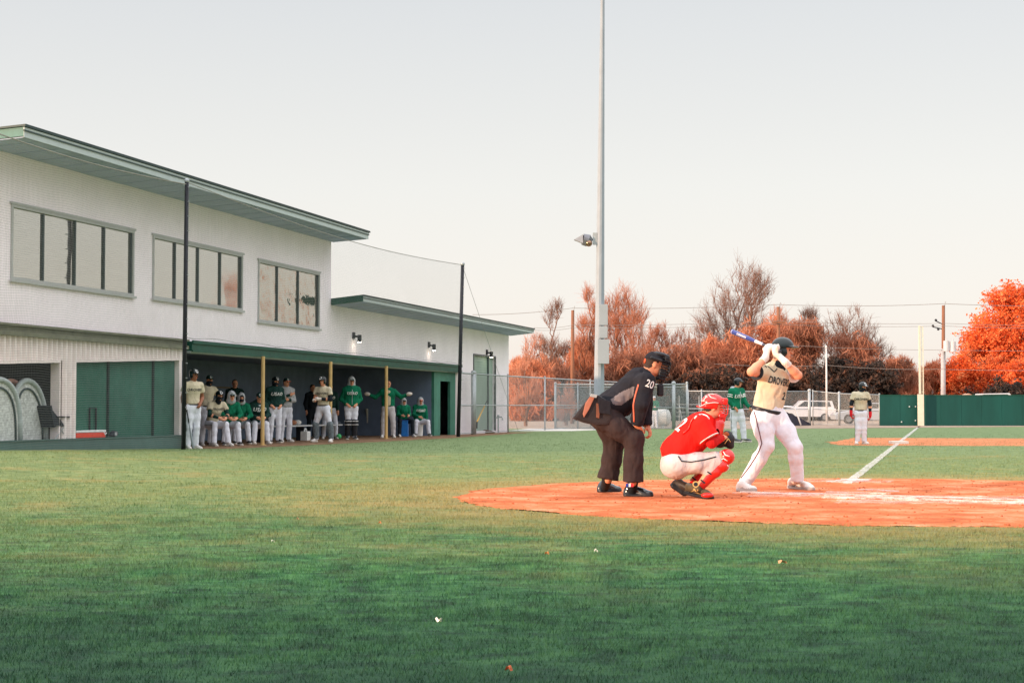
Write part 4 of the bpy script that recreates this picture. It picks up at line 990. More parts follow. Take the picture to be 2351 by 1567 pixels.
def leaf_faces(centers, n_per, rad, size, seed, flat=1.0, sliver=0):
    rng = np.random.default_rng(seed); C = np.repeat(np.array([tuple(c) for c in centers]), n_per, 0); n = len(C)
    C = C + rng.normal(0, 1, (n, 3)) * rad * np.array([1, 1, .8]); u = rng.normal(0, 1, (n, 3)); u[:, 2] *= flat; u /= np.linalg.norm(u, axis=1, keepdims=True)
    w = rng.normal(0, 1, (n, 3)); v = np.cross(u, w); v /= np.linalg.norm(v, axis=1, keepdims=True); s = size * rng.uniform(.5, 1.4, (n, 1))
    if sliver:
        u = rng.normal(0, 1, (n, 3)) * [.55, .55, .5] + [0, 0, .75]; u /= np.linalg.norm(u, axis=1, keepdims=True); v = np.cross(u, w); v /= np.linalg.norm(v, axis=1, keepdims=True); s = s * 2.2
    V = np.stack([C - u * s, C + v * s * (sliver or .6), C + u * s, C - v * s * (sliver or .6)], 1).reshape(-1, 3)
    return V, np.arange(n * 4).reshape(-1, 4)
def far(Z): return Z * 1.3 if Z > 104 else Z
def span_tree(base, H, hw, seed, n=800, fork=.22, low=.28, r0=.3, minr=.02, twigs=5, tl=.9, balance=.30, lobes=9):
    """limbs reach for points spread through the crown's volume, each joining the nearest limb: forks and gaps like a real crown"""
    rng = np.random.default_rng(seed); B = np.array(tuple(base)); nodes = [B.copy()]; par = [-1]; cost = [0.0]
    lean = rng.normal(0, .03 * H, 2)
    for k in range(1, 5): nodes.append(B + np.array([lean[0] * k / 4 * fork, lean[1] * k / 4 * fork, H * fork * k / 4])); par.append(k - 1); cost.append(0.0)
    # the crown is a fan of uneven lobes, each with its own limb
    pts = []; nl = lobes; LB = []
    for q in range(nl):
        a = 2 * np.pi * (q + rng.uniform(-.35, .35)) / nl; t = rng.uniform(0, 1) if q else 1.0; el = .12 + .88 * t; rr = hw * (.62 * (1 - t ** 2.6) ** .5 + .04)
        r_ = hw * rng.uniform(.34, .50); zc = H * (low + (1 - low) * el) - r_ * 1.05 * (el > .5) ; LB.append((B + np.array([np.cos(a) * rr, np.sin(a) * rr * .8, zc]), r_))
    while len(pts) < n:
        c_, r_ = LB[rng.integers(nl)]; d = rng.normal(0, 1, 3); d /= np.linalg.norm(d); u = rng.random() ** .5; p = c_ + d * u * r_ * [1, 1, 1.15]
        if p[2] < B[2] + low * H * .9 or p[2] > B[2] + H: continue
        if rng.random() < .22: p = B + np.array([lean[0] * fork, lean[1] * fork, H * fork]) + (p - B - np.array([0, 0, H * fork])) * rng.uniform(.35, .9)
        pts.append(p)
    pts = np.array(pts); F0 = nodes[-1]; pts = pts[np.argsort(np.linalg.norm((pts - F0) * [1, 1, .8], axis=1))]
    N = np.zeros((len(nodes) + 2 * n, 3)); Cc = np.full(len(N), 1e9); m = len(nodes); N[:m] = nodes; Cc[:m] = cost; Cc[:2] = 1e6
    for p in pts:
        d = np.linalg.norm(N[:m] - p, axis=1); below = np.maximum(0, N[:m, 2] - p[2]) * 1.2; j = int(np.argmin(d + balance * Cc[:m] + below)); L = d[j]
        mid = (N[j] + p) / 2 + rng.normal(0, .035, 3) * L + np.array([0, 0, -.04 * L]); N[m] = mid; par.append(j); Cc[m] = Cc[j] + L / 2; m += 1; N[m] = p; par.append(m - 1); Cc[m] = Cc[j] + L; m += 1
    w = np.ones(m)
    for k in range(m - 1, 0, -1): w[par[k]] += w[k]
    rad = np.maximum(minr, r0 * (w / w[0]) ** .52); big = []; small = []
    for k in range(1, m):
        a = par[k]; (big if w[k] > m * .035 or k < 5 else small).append((tuple(N[a]), tuple(N[k]), min(rad[a], rad[k] * 1.5), rad[k]))
    tips = []; cen = B + np.array([0, 0, H * fork])
    for k in range(5, m):
        if w[k] > 14: continue
        for _ in range(twigs):
            d = (N[k] - cen) / np.linalg.norm(N[k] - cen) + rng.normal(0, .55, 3) + [0, 0, .30]; d /= np.linalg.norm(d); L = tl * rng.uniform(.4, 1.2); p1 = N[k] + d * L * .5; d2 = d + rng.normal(0, .35, 3) + [0, 0, .15]; p2 = p1 + d2 / np.linalg.norm(d2) * L * .5
            small.append((tuple(N[k]), tuple(p1), minr * .8, minr * .6)); small.append((tuple(p1), tuple(p2), minr * .6, minr * .4)); tips.append(Vector(p2))
        tips.append(Vector(N[k]))
    return big, small, tips
def tree(name, label, px, Z, pytop, hwpx, seed, kind, group, **kw):
    wide = 1.3; Z0_ = Z; Z = far(Z); zs = Z / Z0_; q = P(px, 940, Z); H = P(px, pytop, Z).z; base = Vector((q.x, Z, 0)); t = thing(name, label, "tree", base, group)
    a = dict(bare=dict(n=440, fork=.20, low=.22, r0=.22, twigs=4, balance=.5, lobes=13), shrub=dict(n=300, fork=.06, low=.14, r0=.12, twigs=4, balance=.85, lobes=11), leafy=dict(n=700, fork=.2, low=.16, r0=.34, twigs=4, lobes=16)).get(kind)
    a = dict(a); tm, bm_ = kw.pop('twig', M_twig), kw.pop('bark', M_bark); leaf, lm, ls, lr, n_per = kw.pop('leaf', None), kw.pop('lm', M_rust), kw.pop('ls', .16), kw.pop('lr', .5), kw.pop('n_per', 30)
    a.update({k_: v_ for k_, v_ in kw.items() if k_ in ('n', 'fork', 'low', 'r0', 'twigs', 'balance', 'lobes')}); ls *= zs; lr *= zs
    big, small, tips = span_tree(base, H, hwpx / F * Z, seed, minr=.0115 * zs, tl=.085 * H, **a)
    V, Fc = tubes_np(big, 6); link("trunk", fast_mesh("trunk", V, Fc), bm_, t, smooth=True)
    V, Fc = tubes_np(small, 3); ti = [0] * len(Fc); ms = [tm]
    if leaf:
        V2, F2 = leaf_faces(tips, n_per, lr, ls, seed); F2 = F2 + len(V); V = np.concatenate([V, V2]); Fc = np.concatenate([Fc, F2]); ti += [1] * len(F2); ms = [tm, lm]
    link("crown", fast_mesh("crown", V, Fc, ti), ms, t); return t
def mass(name, label, px, Z, pytop, halfw, seed, lm, group, ls=.16, n=26000, low=0.0, twig=M_twigo, cat="tree", lumps=26):
    """leafy crown built from many small clumps spread unevenly through an ovoid volume, with trunk and twigs poking out"""
    ls *= far(Z) / Z; Z = far(Z); q = P(px, 940, Z); H = P(px, pytop, Z).z; hw = halfw / F * Z; rng = random.Random(seed); base = Vector((q.x, Z, 0)); t = thing(name, label, cat, base, group)
    cs = []; rs = []
    for k in range(lumps):
        w = rng.uniform(0, 6.283); u = rng.random() ** .5; z = low + (H - low) * rng.uniform(.08, .93); f = math.sqrt(max(.05, 1 - ((z - low) / (H - low) - .35) ** 2 / .55))
        cs.append(Vector((q.x + math.cos(w) * u * hw * f * .85, Z + math.sin(w) * u * hw * f * .5, z))); rs.append(hw * rng.uniform(.10, .24))
    V = []; Fc = np.zeros((0, 4), int); segs = []
    for c_, r_ in zip(cs, rs):
        m = [c_ + Vector((rng.gauss(0, .5), rng.gauss(0, .5), rng.gauss(0, .42))) * r_ * 1.6 for _ in range(max(3, n // lumps // 16))]
        v, f = leaf_faces(m, 16, r_ * (.34 if lm is M_rust or lm is M_brown else .24), ls, seed + len(V), sliver=.085 if lm is M_rust or lm is M_brown else 0); Fc = np.concatenate([Fc, f + sum(len(x) for x in V)]); V.append(v)
        segs.append((tuple(base + UP * (c_.z * .25)), tuple(base.lerp(c_, .55) + UP * (c_.z * .22)), .07, .045)); segs.append((segs[-1][1], tuple(c_), .045, .02))
        for _ in range(16):
            d = Vector((rng.gauss(0, .7), rng.gauss(0, .5), abs(rng.gauss(.55, .5)))).normalized(); a = c_; b = c_ + d * r_ * rng.uniform(1., 2.1); segs.append((tuple(a), tuple(b), .018, .007))
            b2 = a.lerp(b, .6); segs.append((tuple(b2), tuple(b2 + Vector((rng.gauss(0, .3), 0, .35)) * r_), .010, .005))
    V = np.concatenate(V); Vt, Ft = tubes_np(segs, 3); o = link("crown", fast_mesh("crown", np.concatenate([V, Vt]), np.concatenate([Fc, Ft + len(V)]), [0] * len(Fc) + [1] * len(Ft)), [lm, twig], t)
    tb_ = MB(); tb_.tube([base, base + UP * H * .3, base + Vector((hw * .1, 0, H * .55))], [.18, .13, .05], 8); tb_.build("trunk", M_bark, t, smooth=True)
    return t
gB = "bare winter trees beyond the fences"; gM = "leafy trees and thickets beyond the fences"
# dark understorey first
for i, (px, Z, py, hw, lm, lab) in enumerate((
    (1270, 112, 832, 75, M_brown, "brown-red thicket just left of the light pole foot"),
    (1420, 114, 822, 90, M_brown, "brown-red thicket directly behind the umpire's back"),
    (1570, 116, 780, 80, M_brown, "dark brown-red tree between the umpire's head and the bat"),
    (1680, 118, 762, 85, M_rust, "rusty tree whose top touches the blue bat barrel"),
    (1545, 113, 872, 60, M_cedar, "dark low cedar just right of the umpire's mask"),
    (1640, 113, 862, 70, M_cedar, "dark low cedar behind the catcher's helmet"),
    (1755, 113, 868, 80, M_cedar, "dark low cedar behind the batter's chest"),
    (1835, 117, 735, 70, M_brown, "dark rusty cedar just right of the batter's helmet"),
    (1885, 113, 828, 90, M_cedar, "dark cedar behind the thin pale pole"),
    (1975, 113, 838, 90, M_cedar, "dark cedar behind the helmet of the player in tan"),
    (1955, 118, 772, 75, M_brown, "brown-red tree behind the player in tan by third base"),
    (2040, 116, 822, 70, M_brown, "low brown-red tree left of the foul pole"),
    (1220, 108, 835, 60, M_rust, "rusty shrub mass beside the clubhouse's far corner"),
    (1345, 118, 800, 62, M_rust, "rust-orange tree immediately behind the light pole boxes"),
    (2150, 122, 838, 50, M_rust, "rust-orange tree between foul pole and wooden utility pole"),
    (1760, 119, 745, 70, M_rust, "rusty orange tree directly behind the batter's helmet and hands"),
    (1490, 118, 828, 70, M_rust, "rust-orange tree rising just behind the umpire's cap"),
    (1210, 114, 825, 50, M_rust, "rust-orange tree at the clubhouse's far corner eave"),
    (2085, 121, 850, 45, M_rust, "small rusty tree immediately left of the foul pole"),
    (1330, 110, 900, 90, M_cedar, "dark low undergrowth left of the umpire behind the fence"),
    (1480, 111, 890, 80, M_cedar, "dark low undergrowth right behind the umpire's shoulder"),
    )):
    mass("leafy_tree", lab, px, Z, py, hw, 100 + i, lm, gM, ls=.15 if lm is not M_cedar else .10, n=30000 if lm is M_cedar else 17000, low=.1, lumps=34)
# bright orange oak at the right
tree("orange_oak", "large bright orange autumn oak filling the right edge of the photo", 2322, 125, 662, 122, 31, 'leafy', None, leaf=True, lm=M_orange, ls=.10, lr=.19, n_per=7, n=620, lobes=15, twig=mat("oak_twig", (150, 84, 62), .9), ratio=.66)
mass("orange_shrub_tree", "low bright orange tree in front of the oak, just right of the transformers", 2240, 121, 812, 92, 41, M_orange, gM, ls=.085, n=24000, low=.6, lumps=46)
mass("orange_shrub_tree", "lower orange tree at the far right edge above the green wall", 2350, 120, 830, 90, 43, M_orange, gM, ls=.085, n=22000, low=.4)
mass("leafy_tree", "dark shaded thicket on the wall line under the orange oak", 2290, 117, 893, 110, 45, M_cedar, gM, n=16000, low=0)
# bare trees
tree("bare_tree", "tall wide bare tree whose crown rises highest, above the bat", 1705, 124, 598, 108, 7, 'bare', gB, n=600, low=.40, fork=.30, r0=.32, lobes=14, balance=.5, r=.34, trunk=.22, kids=(3, 5), up=.3, levels=6, ang=33, ratio=.70)
tree("bare_tree", "bare orange-lit tree just right of the light pole", 1425, 118, 660, 92, 12, 'bare', gB, twig=M_twigo, n=760, lobes=15, balance=.6, low=.22, fork=.14)
tree("bare_tree", "bare tree behind the leftmost wooden utility pole", 1275, 120, 692, 46, 5, 'bare', gB, twig=M_twig, kids=(3, 5))
tree("bare_tree", "tall narrow bare tree hugging the left side of the light pole", 1350, 117, 665, 42, 19, 'bare', gB, twig=M_twigo, up=.6, ang=26, trunk=.2, stems=2, r=.18)
tree("bare_tree", "wide bare tree right of the thin pale pole", 1948, 122, 704, 102, 23, 'bare', gB, n=480, low=.38, fork=.28, lobes=12, r=.3, kids=(3, 5), trunk=.2, ang=38, ratio=.70)
tree("bare_tree", "bare tree just right of the batter's helmet", 1860, 126, 710, 46, 29, 'bare', gB, twig=M_twig, up=.4)
tree("bare_tree", "small bare tree left of the foul pole", 2072, 128, 815, 42, 33, 'bare', gB, twig=M_twigp, r=.16, levels=4, kids=(4, 5))
tree("bare_tree", "spreading bare tree low between the catcher's head and the batter", 1625, 126, 735, 66, 37, 'bare', gB, twig=M_twigo)
tree("bare_tree", "bare orange-lit tree whose twigs end above the umpire's cap", 1510, 122, 742, 50, 39, 'bare', gB, twig=M_twigo)
tree("bare_shrub_tree", "small many-stemmed bare tree standing by the clubhouse's far corner fence", 1207, 96, 800, 42, 51, 'shrub', gB, twig=M_twigp, levels=5, kids=(4, 5), minr=.01)
tree("bare_shrub_tree", "pinkish bare tree rising behind the clubhouse's far corner", 1225, 110, 768, 48, 53, 'shrub', gB, twig=M_twigp, levels=5, kids=(4, 5), stems=6)
tree("bare_shrub_tree", "thin bare shrub behind the fence left of the umpire's tail", 1300, 100, 880, 30, 55, 'shrub', gB, twig=M_twigp, levels=4, kids=(4, 5))
tree("bare_tree", "fine-twigged bare tree between the light pole and the umpire's cap", 1462, 116, 712, 52, 71, 'shrub', gB, twig=M_twigo, levels=5, kids=(4, 5), stems=5)
tree("bare_tree", "fine-twigged bare tree filling the gap left of the tall wide tree", 1580, 121, 752, 56, 73, 'shrub', gB, twig=M_twigo, levels=5, kids=(4, 5), stems=5)
tree("bare_tree", "orange-lit bare tree directly above the batter's helmet", 1790, 120, 712, 52, 75, 'shrub', gB, twig=M_twigo, levels=5, kids=(4, 5), stems=4)
tree("bare_tree", "fine-twigged bare tree over the dark cedar behind the tan player", 2000, 119, 765, 55, 77, 'shrub', gB, twig=M_twig, levels=5, kids=(4, 5), stems=4)
# trees out to the right beyond the frame, seen only in the clubhouse windows
for i, (x, y, h_) in enumerate(((48, 96, 9), (60, 92, 11), (74, 104, 10), (56, 112, 12), (88, 98, 10), (104, 108, 12))):
    px_ = CX + x / y * F; tree("bare_tree", "bare tree off to the right, reflected in the clubhouse window %s" % ("far left", "left of middle", "middle left", "middle right", "right of middle", "far right")[i], px_, y, YH - (h_ - HC) / y * F, 3.5 * F / y, 60 + i, 'bare', gB, levels=5, kids=(3, 5), twig=M_twigo)
# ================================================================== FIGURES
def V3(*a): return np.array(a, float)
def vv(x): return np.array(tuple(x), float)
def nrm(x): x = vv(x); return x / (np.linalg.norm(x) + 1e-9)
def cone(a, b, ra, rb=None, k=.03, m=0, flat=0, sc=None, sub=False): return dict(t='c', a=vv(a), b=vv(b), ra=ra, rb=ra if rb is None else rb, k=k, m=m, flat=flat, sc=sc, sub=sub)
def ell(c, r, ax=None, k=.03, m=0, sub=False): return dict(t='e', c=vv(c), r=np.array(r if hasattr(r, '__len__') else (r, r, r), float), ax=np.eye(3) if ax is None else np.array([nrm(q) for q in ax]), k=k, m=m, sub=sub)
def rbox(c, h, ax=None, r=.01, k=.01, m=0, sub=False): return dict(t='b', c=vv(c), h=np.array(h, float), ax=np.eye(3) if ax is None else np.array([nrm(q) for q in ax]), r=r, k=k, m=m, sub=sub)
def sdf_mesh(name, prims, h):
    lo = np.full(3, 1e9); hi = -lo; bb = []
    for p in prims:
        if p['t'] == 'c': r = max(p['ra'], p['rb']); l = np.minimum(p['a'], p['b']) - r; u = np.maximum(p['a'], p['b']) + r
        elif p['t'] == 'e': e = np.sqrt(((p['ax'] * p['r'][:, None]) ** 2).sum(0)); l = p['c'] - e; u = p['c'] + e
        else: e = (np.abs(p['ax']) * p['h'][:, None]).sum(0) + p['r']; l = p['c'] - e; u = p['c'] + e
        bb.append((l, u))
        if not p['sub']: lo = np.minimum(lo, l); hi = np.maximum(hi, u)
    lo = lo - 3 * h; n = (np.ceil((hi + 3 * h - lo) / h)).astype(int) + 1
    D = np.full(n, .25, np.float32); L = np.zeros(n, np.int8)
    for p, (l, u) in zip(prims, bb):
        mg = p['k'] * 1.2 + 2.5 * h; i0 = np.maximum(((l - mg - lo) / h).astype(int), 0); i1 = np.minimum(((u + mg - lo) / h).astype(int) + 2, n)
        if (i1 <= i0).any(): continue
        g = [lo[q] + h * np.arange(i0[q], i1[q]) for q in range(3)]; X, Y, Z = np.meshgrid(*g, indexing='ij'); Q = np.stack([X, Y, Z], -1)
        if p['t'] == 'c':
            a, b = p['a'], p['b']
            if p['sc'] is not None:
                axn, f = nrm(p['sc'][0]), p['sc'][1]; st = 1 / f - 1
                Qr = Q - a; Qr = Qr + (Qr @ axn)[..., None] * axn * st; ab = b - a; ab = ab + (ab @ axn) * axn * st
            else: Qr = Q - a; ab = b - a
            L2 = ab @ ab + 1e-12; t0 = (Qr @ ab) / L2; t = np.clip(t0, 0, 1); d = np.linalg.norm(Qr - t[..., None] * ab, axis=-1) - (p['ra'] + (p['rb'] - p['ra']) * t)
            ln_ = math.sqrt(L2)
            if p['flat'] & 1: d = np.maximum(d, -t0 * ln_)
            if p['flat'] & 2: d = np.maximum(d, (t0 - 1) * ln_)
        elif p['t'] == 'e':
            q = (Q - p['c']) @ p['ax'].T; k0 = np.linalg.norm(q / p['r'], axis=-1); k1 = np.linalg.norm(q / p['r'] ** 2, axis=-1) + 1e-9; d = k0 * (k0 - 1) / k1
        else:
            q = np.abs((Q - p['c']) @ p['ax'].T) - p['h']; d = np.linalg.norm(np.maximum(q, 0), axis=-1) + np.minimum(q.max(-1), 0) - p['r']
        S = tuple(slice(i0[q], i1[q]) for q in range(3)); D0 = D[S]
        if p['sub']: D[S] = np.maximum(D0, -d)
        else:
            L[S] = np.where(d < D0, p['m'], L[S]); k = p['k']; hh = np.clip(.5 + .5 * (D0 - d) / k, 0, 1); D[S] = D0 * (1 - hh) + d * hh - k * hh * (1 - hh)
    I = D < 0; nx, ny, nz = D.shape
    cn = [(a, b, c) for a in (0, 1) for b in (0, 1) for c in (0, 1)]; sl_ = lambda A_, o: A_[o[0]:nx - 1 + o[0], o[1]:ny - 1 + o[1], o[2]:nz - 1 + o[2]]
    cnt = sum(sl_(I, o).astype(np.int8) for o in cn); ci, cj, ck = np.nonzero((cnt > 0) & (cnt < 8)); nv = len(ci); idx = np.full((nx - 1, ny - 1, nz - 1), -1, np.int32); idx[ci, cj, ck] = np.arange(nv)
    P_ = np.zeros((nv, 3)); C_ = np.zeros(nv)
    for a in cn:
        for ax in range(3):
            if a[ax]: continue
            b = list(a); b[ax] = 1; va = D[ci + a[0], cj + a[1], ck + a[2]]; vb = D[ci + b[0], cj + b[1], ck + b[2]]; x = (va < 0) != (vb < 0)
            t = np.where(x, va / np.where(x, va - vb, 1), 0); q = np.tile(np.array(a, float), (nv, 1)); q[:, ax] += t; P_ += q * x[:, None]; C_ += x
    P_ = P_ / C_[:, None] + np.stack([ci, cj, ck], 1); P_ = lo + P_ * h; lab = L[ci, cj, ck]; qs = []
    for ax in range(3):
        o1, o2 = [(1, 2), (2, 0), (0, 1)][ax]; A1 = [slice(None)] * 3; A2 = [slice(None)] * 3; A1[ax] = slice(0, -1); A2[ax] = slice(1, None); a = I[tuple(A1)]; b = I[tuple(A2)]; e = np.argwhere(a != b)
        e = e[(e[:, o1] > 0) & (e[:, o2] > 0) & (e[:, o1] < n[o1] - 1) & (e[:, o2] < n[o2] - 1)]
        def cell(d1, d2): f = e.copy(); f[:, o1] -= d1; f[:, o2] -= d2; return idx[f[:, 0], f[:, 1], f[:, 2]]
        q = np.stack([cell(1, 1), cell(0, 1), cell(0, 0), cell(1, 0)], 1); fl = ~a[e[:, 0], e[:, 1], e[:, 2]]; q[fl] = q[fl][:, ::-1]; qs.append(q)
    Qf = np.concatenate(qs); Qf = Qf[(Qf >= 0).all(1)]
    for _ in range(1):     # light smoothing
        S2 = np.zeros_like(P_); Cn = np.zeros(nv)
        for a, b in ((0, 1), (1, 2), (2, 3), (3, 0)):
            np.add.at(S2, Qf[:, a], P_[Qf[:, b]]); np.add.at(Cn, Qf[:, a], 1); np.add.at(S2, Qf[:, b], P_[Qf[:, a]]); np.add.at(Cn, Qf[:, b], 1)
        P_ = P_ * .5 + .5 * S2 / np.maximum(Cn, 1)[:, None]
    return P_, Qf, lab[Qf[:, 0]]
def sdf_obj(name, prims, h, mats, parent=None, loc=None, paint=None, fold=0.0):
    Pv, Q, lab = sdf_mesh(name, prims, h)
    if paint is not None: lab = paint(Pv[Q].mean(1), lab.copy())
    me = fast_mesh(name, Pv, Q, lab)
    if fold:
        no = np.empty(len(Pv) * 3, np.float32); me.vertices.foreach_get('normal', no); no = no.reshape(-1, 3)
        off = np.array([noise.noise(Vector((p[0] * 9, p[1] * 9, p[2] * 5))) + .6 * noise.noise(Vector((p[0] * 22, p[1] * 22, p[2] * 13))) for p in Pv]) * fold
        me.vertices.foreach_set('co', (Pv + no * off[:, None]).astype(np.float32).ravel()); me.update()
    return link(name, me, mats, parent, loc, smooth=True)
def surf(o):
    off = wloc(o); me = o.data
    return BVHTree.FromPolygons([v.co + off for v in me.vertices], [tuple(p.vertices) for p in me.polygons])
def decal(name, parent, bvh, text, c, right, up, height, m, off=.006, bold=.03, shear=0.0, arch=0.0, spacing=1.0, font_scale_x=1.0):
    cu = bpy.data.curves.new(name, 'FONT'); cu.body = text; cu.size = 1; cu.offset = bold; cu.shear = shear; cu.space_character = spacing; cu.align_x = 'CENTER'; cu.align_y = 'CENTER'; cu.resolution_u = 3
    to = bpy.data.objects.new(name + "_t", cu); scene.collection.objects.link(to); dg_ = bpy.context.evaluated_depsgraph_get(); me = bpy.data.meshes.new_from_object(to.evaluated_get(dg_)); bpy.data.objects.remove(to); bpy.data.curves.remove(cu)
    bm = bmesh.new(); bm.from_mesh(me); bmesh.ops.triangulate(bm, faces=bm.faces)
    bmesh.ops.subdivide_edges(bm, edges=[e for e in bm.edges if e.calc_length() > .25], cuts=2); right = Vector(right).normalized(); up = Vector(up).normalized(); nn = right.cross(up).normalized(); c = Vector(c)
    for v in bm.verts:
        x, y = v.co.x * height * font_scale_x, v.co.y * height; y += arch * x * x; p = c + right * x + up * y; h_ = bvh.ray_cast(p + nn * .6, -nn, 1.2)
        if h_[0] is None: h_ = bvh.find_nearest(p)
        v.co = h_[0] + nn * off
    bm.normal_update(); bm.to_mesh(me); bm.free(); return link(name, me, m, parent)
def piping(name, parent, bvh, path, w, m, off=.004, toward=None):
    """thin tape laid on the surface along a path (world points), pulled onto it from the camera side"""
    pts = []
    path = [Vector(p) for p in path]
    for a, b in zip(path[:-1], path[1:]):
        k = max(2, int((b - a).length / .03))
        for j in range(k): pts.append(a.lerp(b, j / k))
    pts.append(path[-1]); out = []
    for p in pts:
        if toward is not None:
            d = Vector(toward).normalized(); h_ = bvh.ray_cast(p + d * .6, -d, 1.0)
        else: h_ = (None,)
        if h_[0] is None: h_ = bvh.find_nearest(p)
        out.append(h_[0] + (h_[1] if h_[1] is not None else Vector((0, -1, 0))) * off)
    mb = MB(); mb.tube(out, w, 5); return mb.build(name, m, parent, smooth=True)
def hand(w, d, n, curl=.9, S=1.0, m=0, side=1, spread=.008, thumb_in=.6, kk=.006):
    """palm, four unequal jointed fingers and a thumb; w wrist, d direction of the hand, n palm normal (towards the inside of the grip)"""
    w = vv(w); d = nrm(d); n = vv(n); n = nrm(n - d * (n @ d)); s = np.cross(d, n) * side; pr = []
    pc = w + d * .05 * S
    pr.append(ell(pc, (.052 * S, .042 * S, .020 * S), (d, s, n), k=.02, m=m)); pr.append(cone(w, w + d * .03 * S, .026 * S, .030 * S, k=.02, m=m))
    for i, (off, ln1) in enumerate(((.030, .040), (.010, .045), (-.010, .042), (-.029, .033))):
        b = w + d * .090 * S + s * off * S - d * abs(off) * .25 * S; dirv = nrm(d + s * off * 3 * spread / .008 * .3); r = .0095 * S
        for j, f in enumerate((1, .72, .55)):
            an = curl * (.7, 1.15, .8)[j]; dirv = nrm(dirv * math.cos(an) + nrm(n - dirv * (n @ dirv)) * math.sin(an)); e = b + dirv * ln1 * f * S; pr.append(cone(b, e, r, r * .92, k=kk, m=m)); b = e; r *= .93
    b = w + d * .028 * S + s * .034 * S; e = b + nrm(d * .55 + s * .75 + n * thumb_in) * .042 * S; pr.append(cone(b, e, .0135 * S, .011 * S, k=.012, m=m)); e2 = e + nrm(d * .75 + n * .65 - s * .15) * .034 * S; pr.append(cone(e, e2, .011 * S, .009 * S, k=kk, m=m))
    return pr
def head_prims(C, Fw, U, S=1.0, hair=None, k=.02):
    C, Fw, U = vv(C), nrm(Fw), nrm(U); U = nrm(U - Fw * (U @ Fw)); Rt = np.cross(Fw, U); ax = (Rt, Fw, U); o = lambda r, f, u: C + (Rt * r + Fw * f + U * u) * S
    pr = [ell(o(0, -.005, .035), (.074 * S, .094 * S, .085 * S), ax, k=k), ell(o(0, .025, -.045), (.058 * S, .066 * S, .075 * S), ax, k=k), ell(o(0, .068, -.095), (.026 * S, .022 * S, .020 * S), ax, k=.015),
          cone(o(0, .088, .008), o(0, .112, -.026), .009 * S, .014 * S, k=.010), cone(o(-.03, .082, .022), o(.03, .082, .022), .012 * S, k=.012), cone(o(-.02, .090, -.058), o(.02, .090, -.058), .008 * S, k=.006),
          ell(o(.076, -.005, -.01), (.010 * S, .020 * S, .030 * S), ax, k=.008), ell(o(-.076, -.005, -.01), (.010 * S, .020 * S, .030 * S), ax, k=.008)]
    if hair is not None: pr.insert(0, ell(o(0, -.016, .045), (.081 * S, .094 * S, .088 * S), ax, k=.01, m=hair)); pr.insert(1, ell(o(0, -.05, -.02), (.066 * S, .05 * S, .06 * S), ax, k=.01, m=hair))
    return pr, o, ax
def head_paint(o, S=1.0, h=.01):
    e = [(o(.030, .084, .008), .012 * S + h * .25, 2), (o(-.030, .084, .008), .012 * S + h * .25, 2), (o(0, .097, -.058), .020 * S, 3)]
    bw = [(o(.032, .092, .026), .02 * S, 2), (o(-.032, .092, .026), .02 * S, 2)]
    def f(c, lab):
        for p, r, m in e: lab[(np.linalg.norm(c - p, axis=1) < r) & (lab == 0)] = m
        return lab
    return f
def skin(i):
    cols = ((226, 160, 128), (204, 140, 108), (150, 98, 74), (236, 176, 146)); return mat("skin_%s" % "abcd"[i], cols[i], .6, var=.06, ns=9, bump=.05, bs=90)
M_hair = mat("hair_brown", (58, 44, 38), .8, var=.3, ns=30, bump=.3); M_eye = mat("eye_dark", (36, 30, 30), .3, bump=0); M_lip = mat("lip", (176, 100, 86), .6, bump=0)
M_pwhite = cloth("white_trousers", (224, 226, 236)); M_pgrey = cloth("grey_trousers", (196, 192, 194)); M_jersey = cloth("tan_jersey", (208, 196, 170)); M_jgreen = cloth("green_jacket", (22, 112, 82), .2)
M_jdark = cloth("dark_green_jacket", (34, 62, 58), .2); M_jblack = cloth("black_cloth", (36, 42, 48), .2); M_hood = cloth("grey_hood", (186, 190, 194)); M_hgrey = cloth("grey_fleece", (176, 178, 180))
M_helm = mat("helmet_dark_green", (9, 24, 26), .24, var=.05, bump=0, spec=.45, coat=.15); M_cap = cloth("cap_green", (24, 56, 52)); M_letw = mat("letter_white", (226, 226, 224), .7, bump=0); M_letd = mat("letter_dark", (34, 44, 52), .7, bump=0)
M_shoew = mat("shoe_white", (224, 220, 216), .6, var=.08, ns=20); M_shoeb = mat("shoe_black", (38, 42, 48), .4, var=.1); M_sole = mat("sole", (206, 200, 190), .7); M_belt = mat("belt_black", (38, 40, 46), .4); M_orn = mat("orange_trim", (206, 84, 48), .6)
def pants_prims(J, S, m=0, cuff=.07, wide=1.0):
    fr = nrm(J['front']); pv = J['pelvis']; pr = [cone(J['waist'], pv, .155 * S, .172 * S, k=.05, m=m, flat=1, sc=(fr, .72)), cone(J['hipR'], J['hipL'], .105 * S, k=.05, m=m)]
    if J.get('butt', 1): pr.append(ell(vv(pv) - fr * .05 * S, (.15 * S, .13 * S, .12 * S), k=.05, m=m))
    for s in 'RL':
        hp, kn, an = vv(J['hip' + s]), vv(J['kn' + s]), vv(J['an' + s]); mid = hp + (kn - hp) * .45; cal = kn + (an - kn) * .35
        pr += [cone(hp, mid, .108 * S, .096 * S * wide, k=.05, m=m), cone(mid, kn, .096 * S * wide, .074 * S * wide, k=.04, m=m), cone(kn, cal, .074 * S * wide, .072 * S * wide, k=.03, m=m), cone(cal, an + (an - kn) * .06, .072 * S * wide, cuff * S, k=.03, m=m, flat=2)]
    return pr
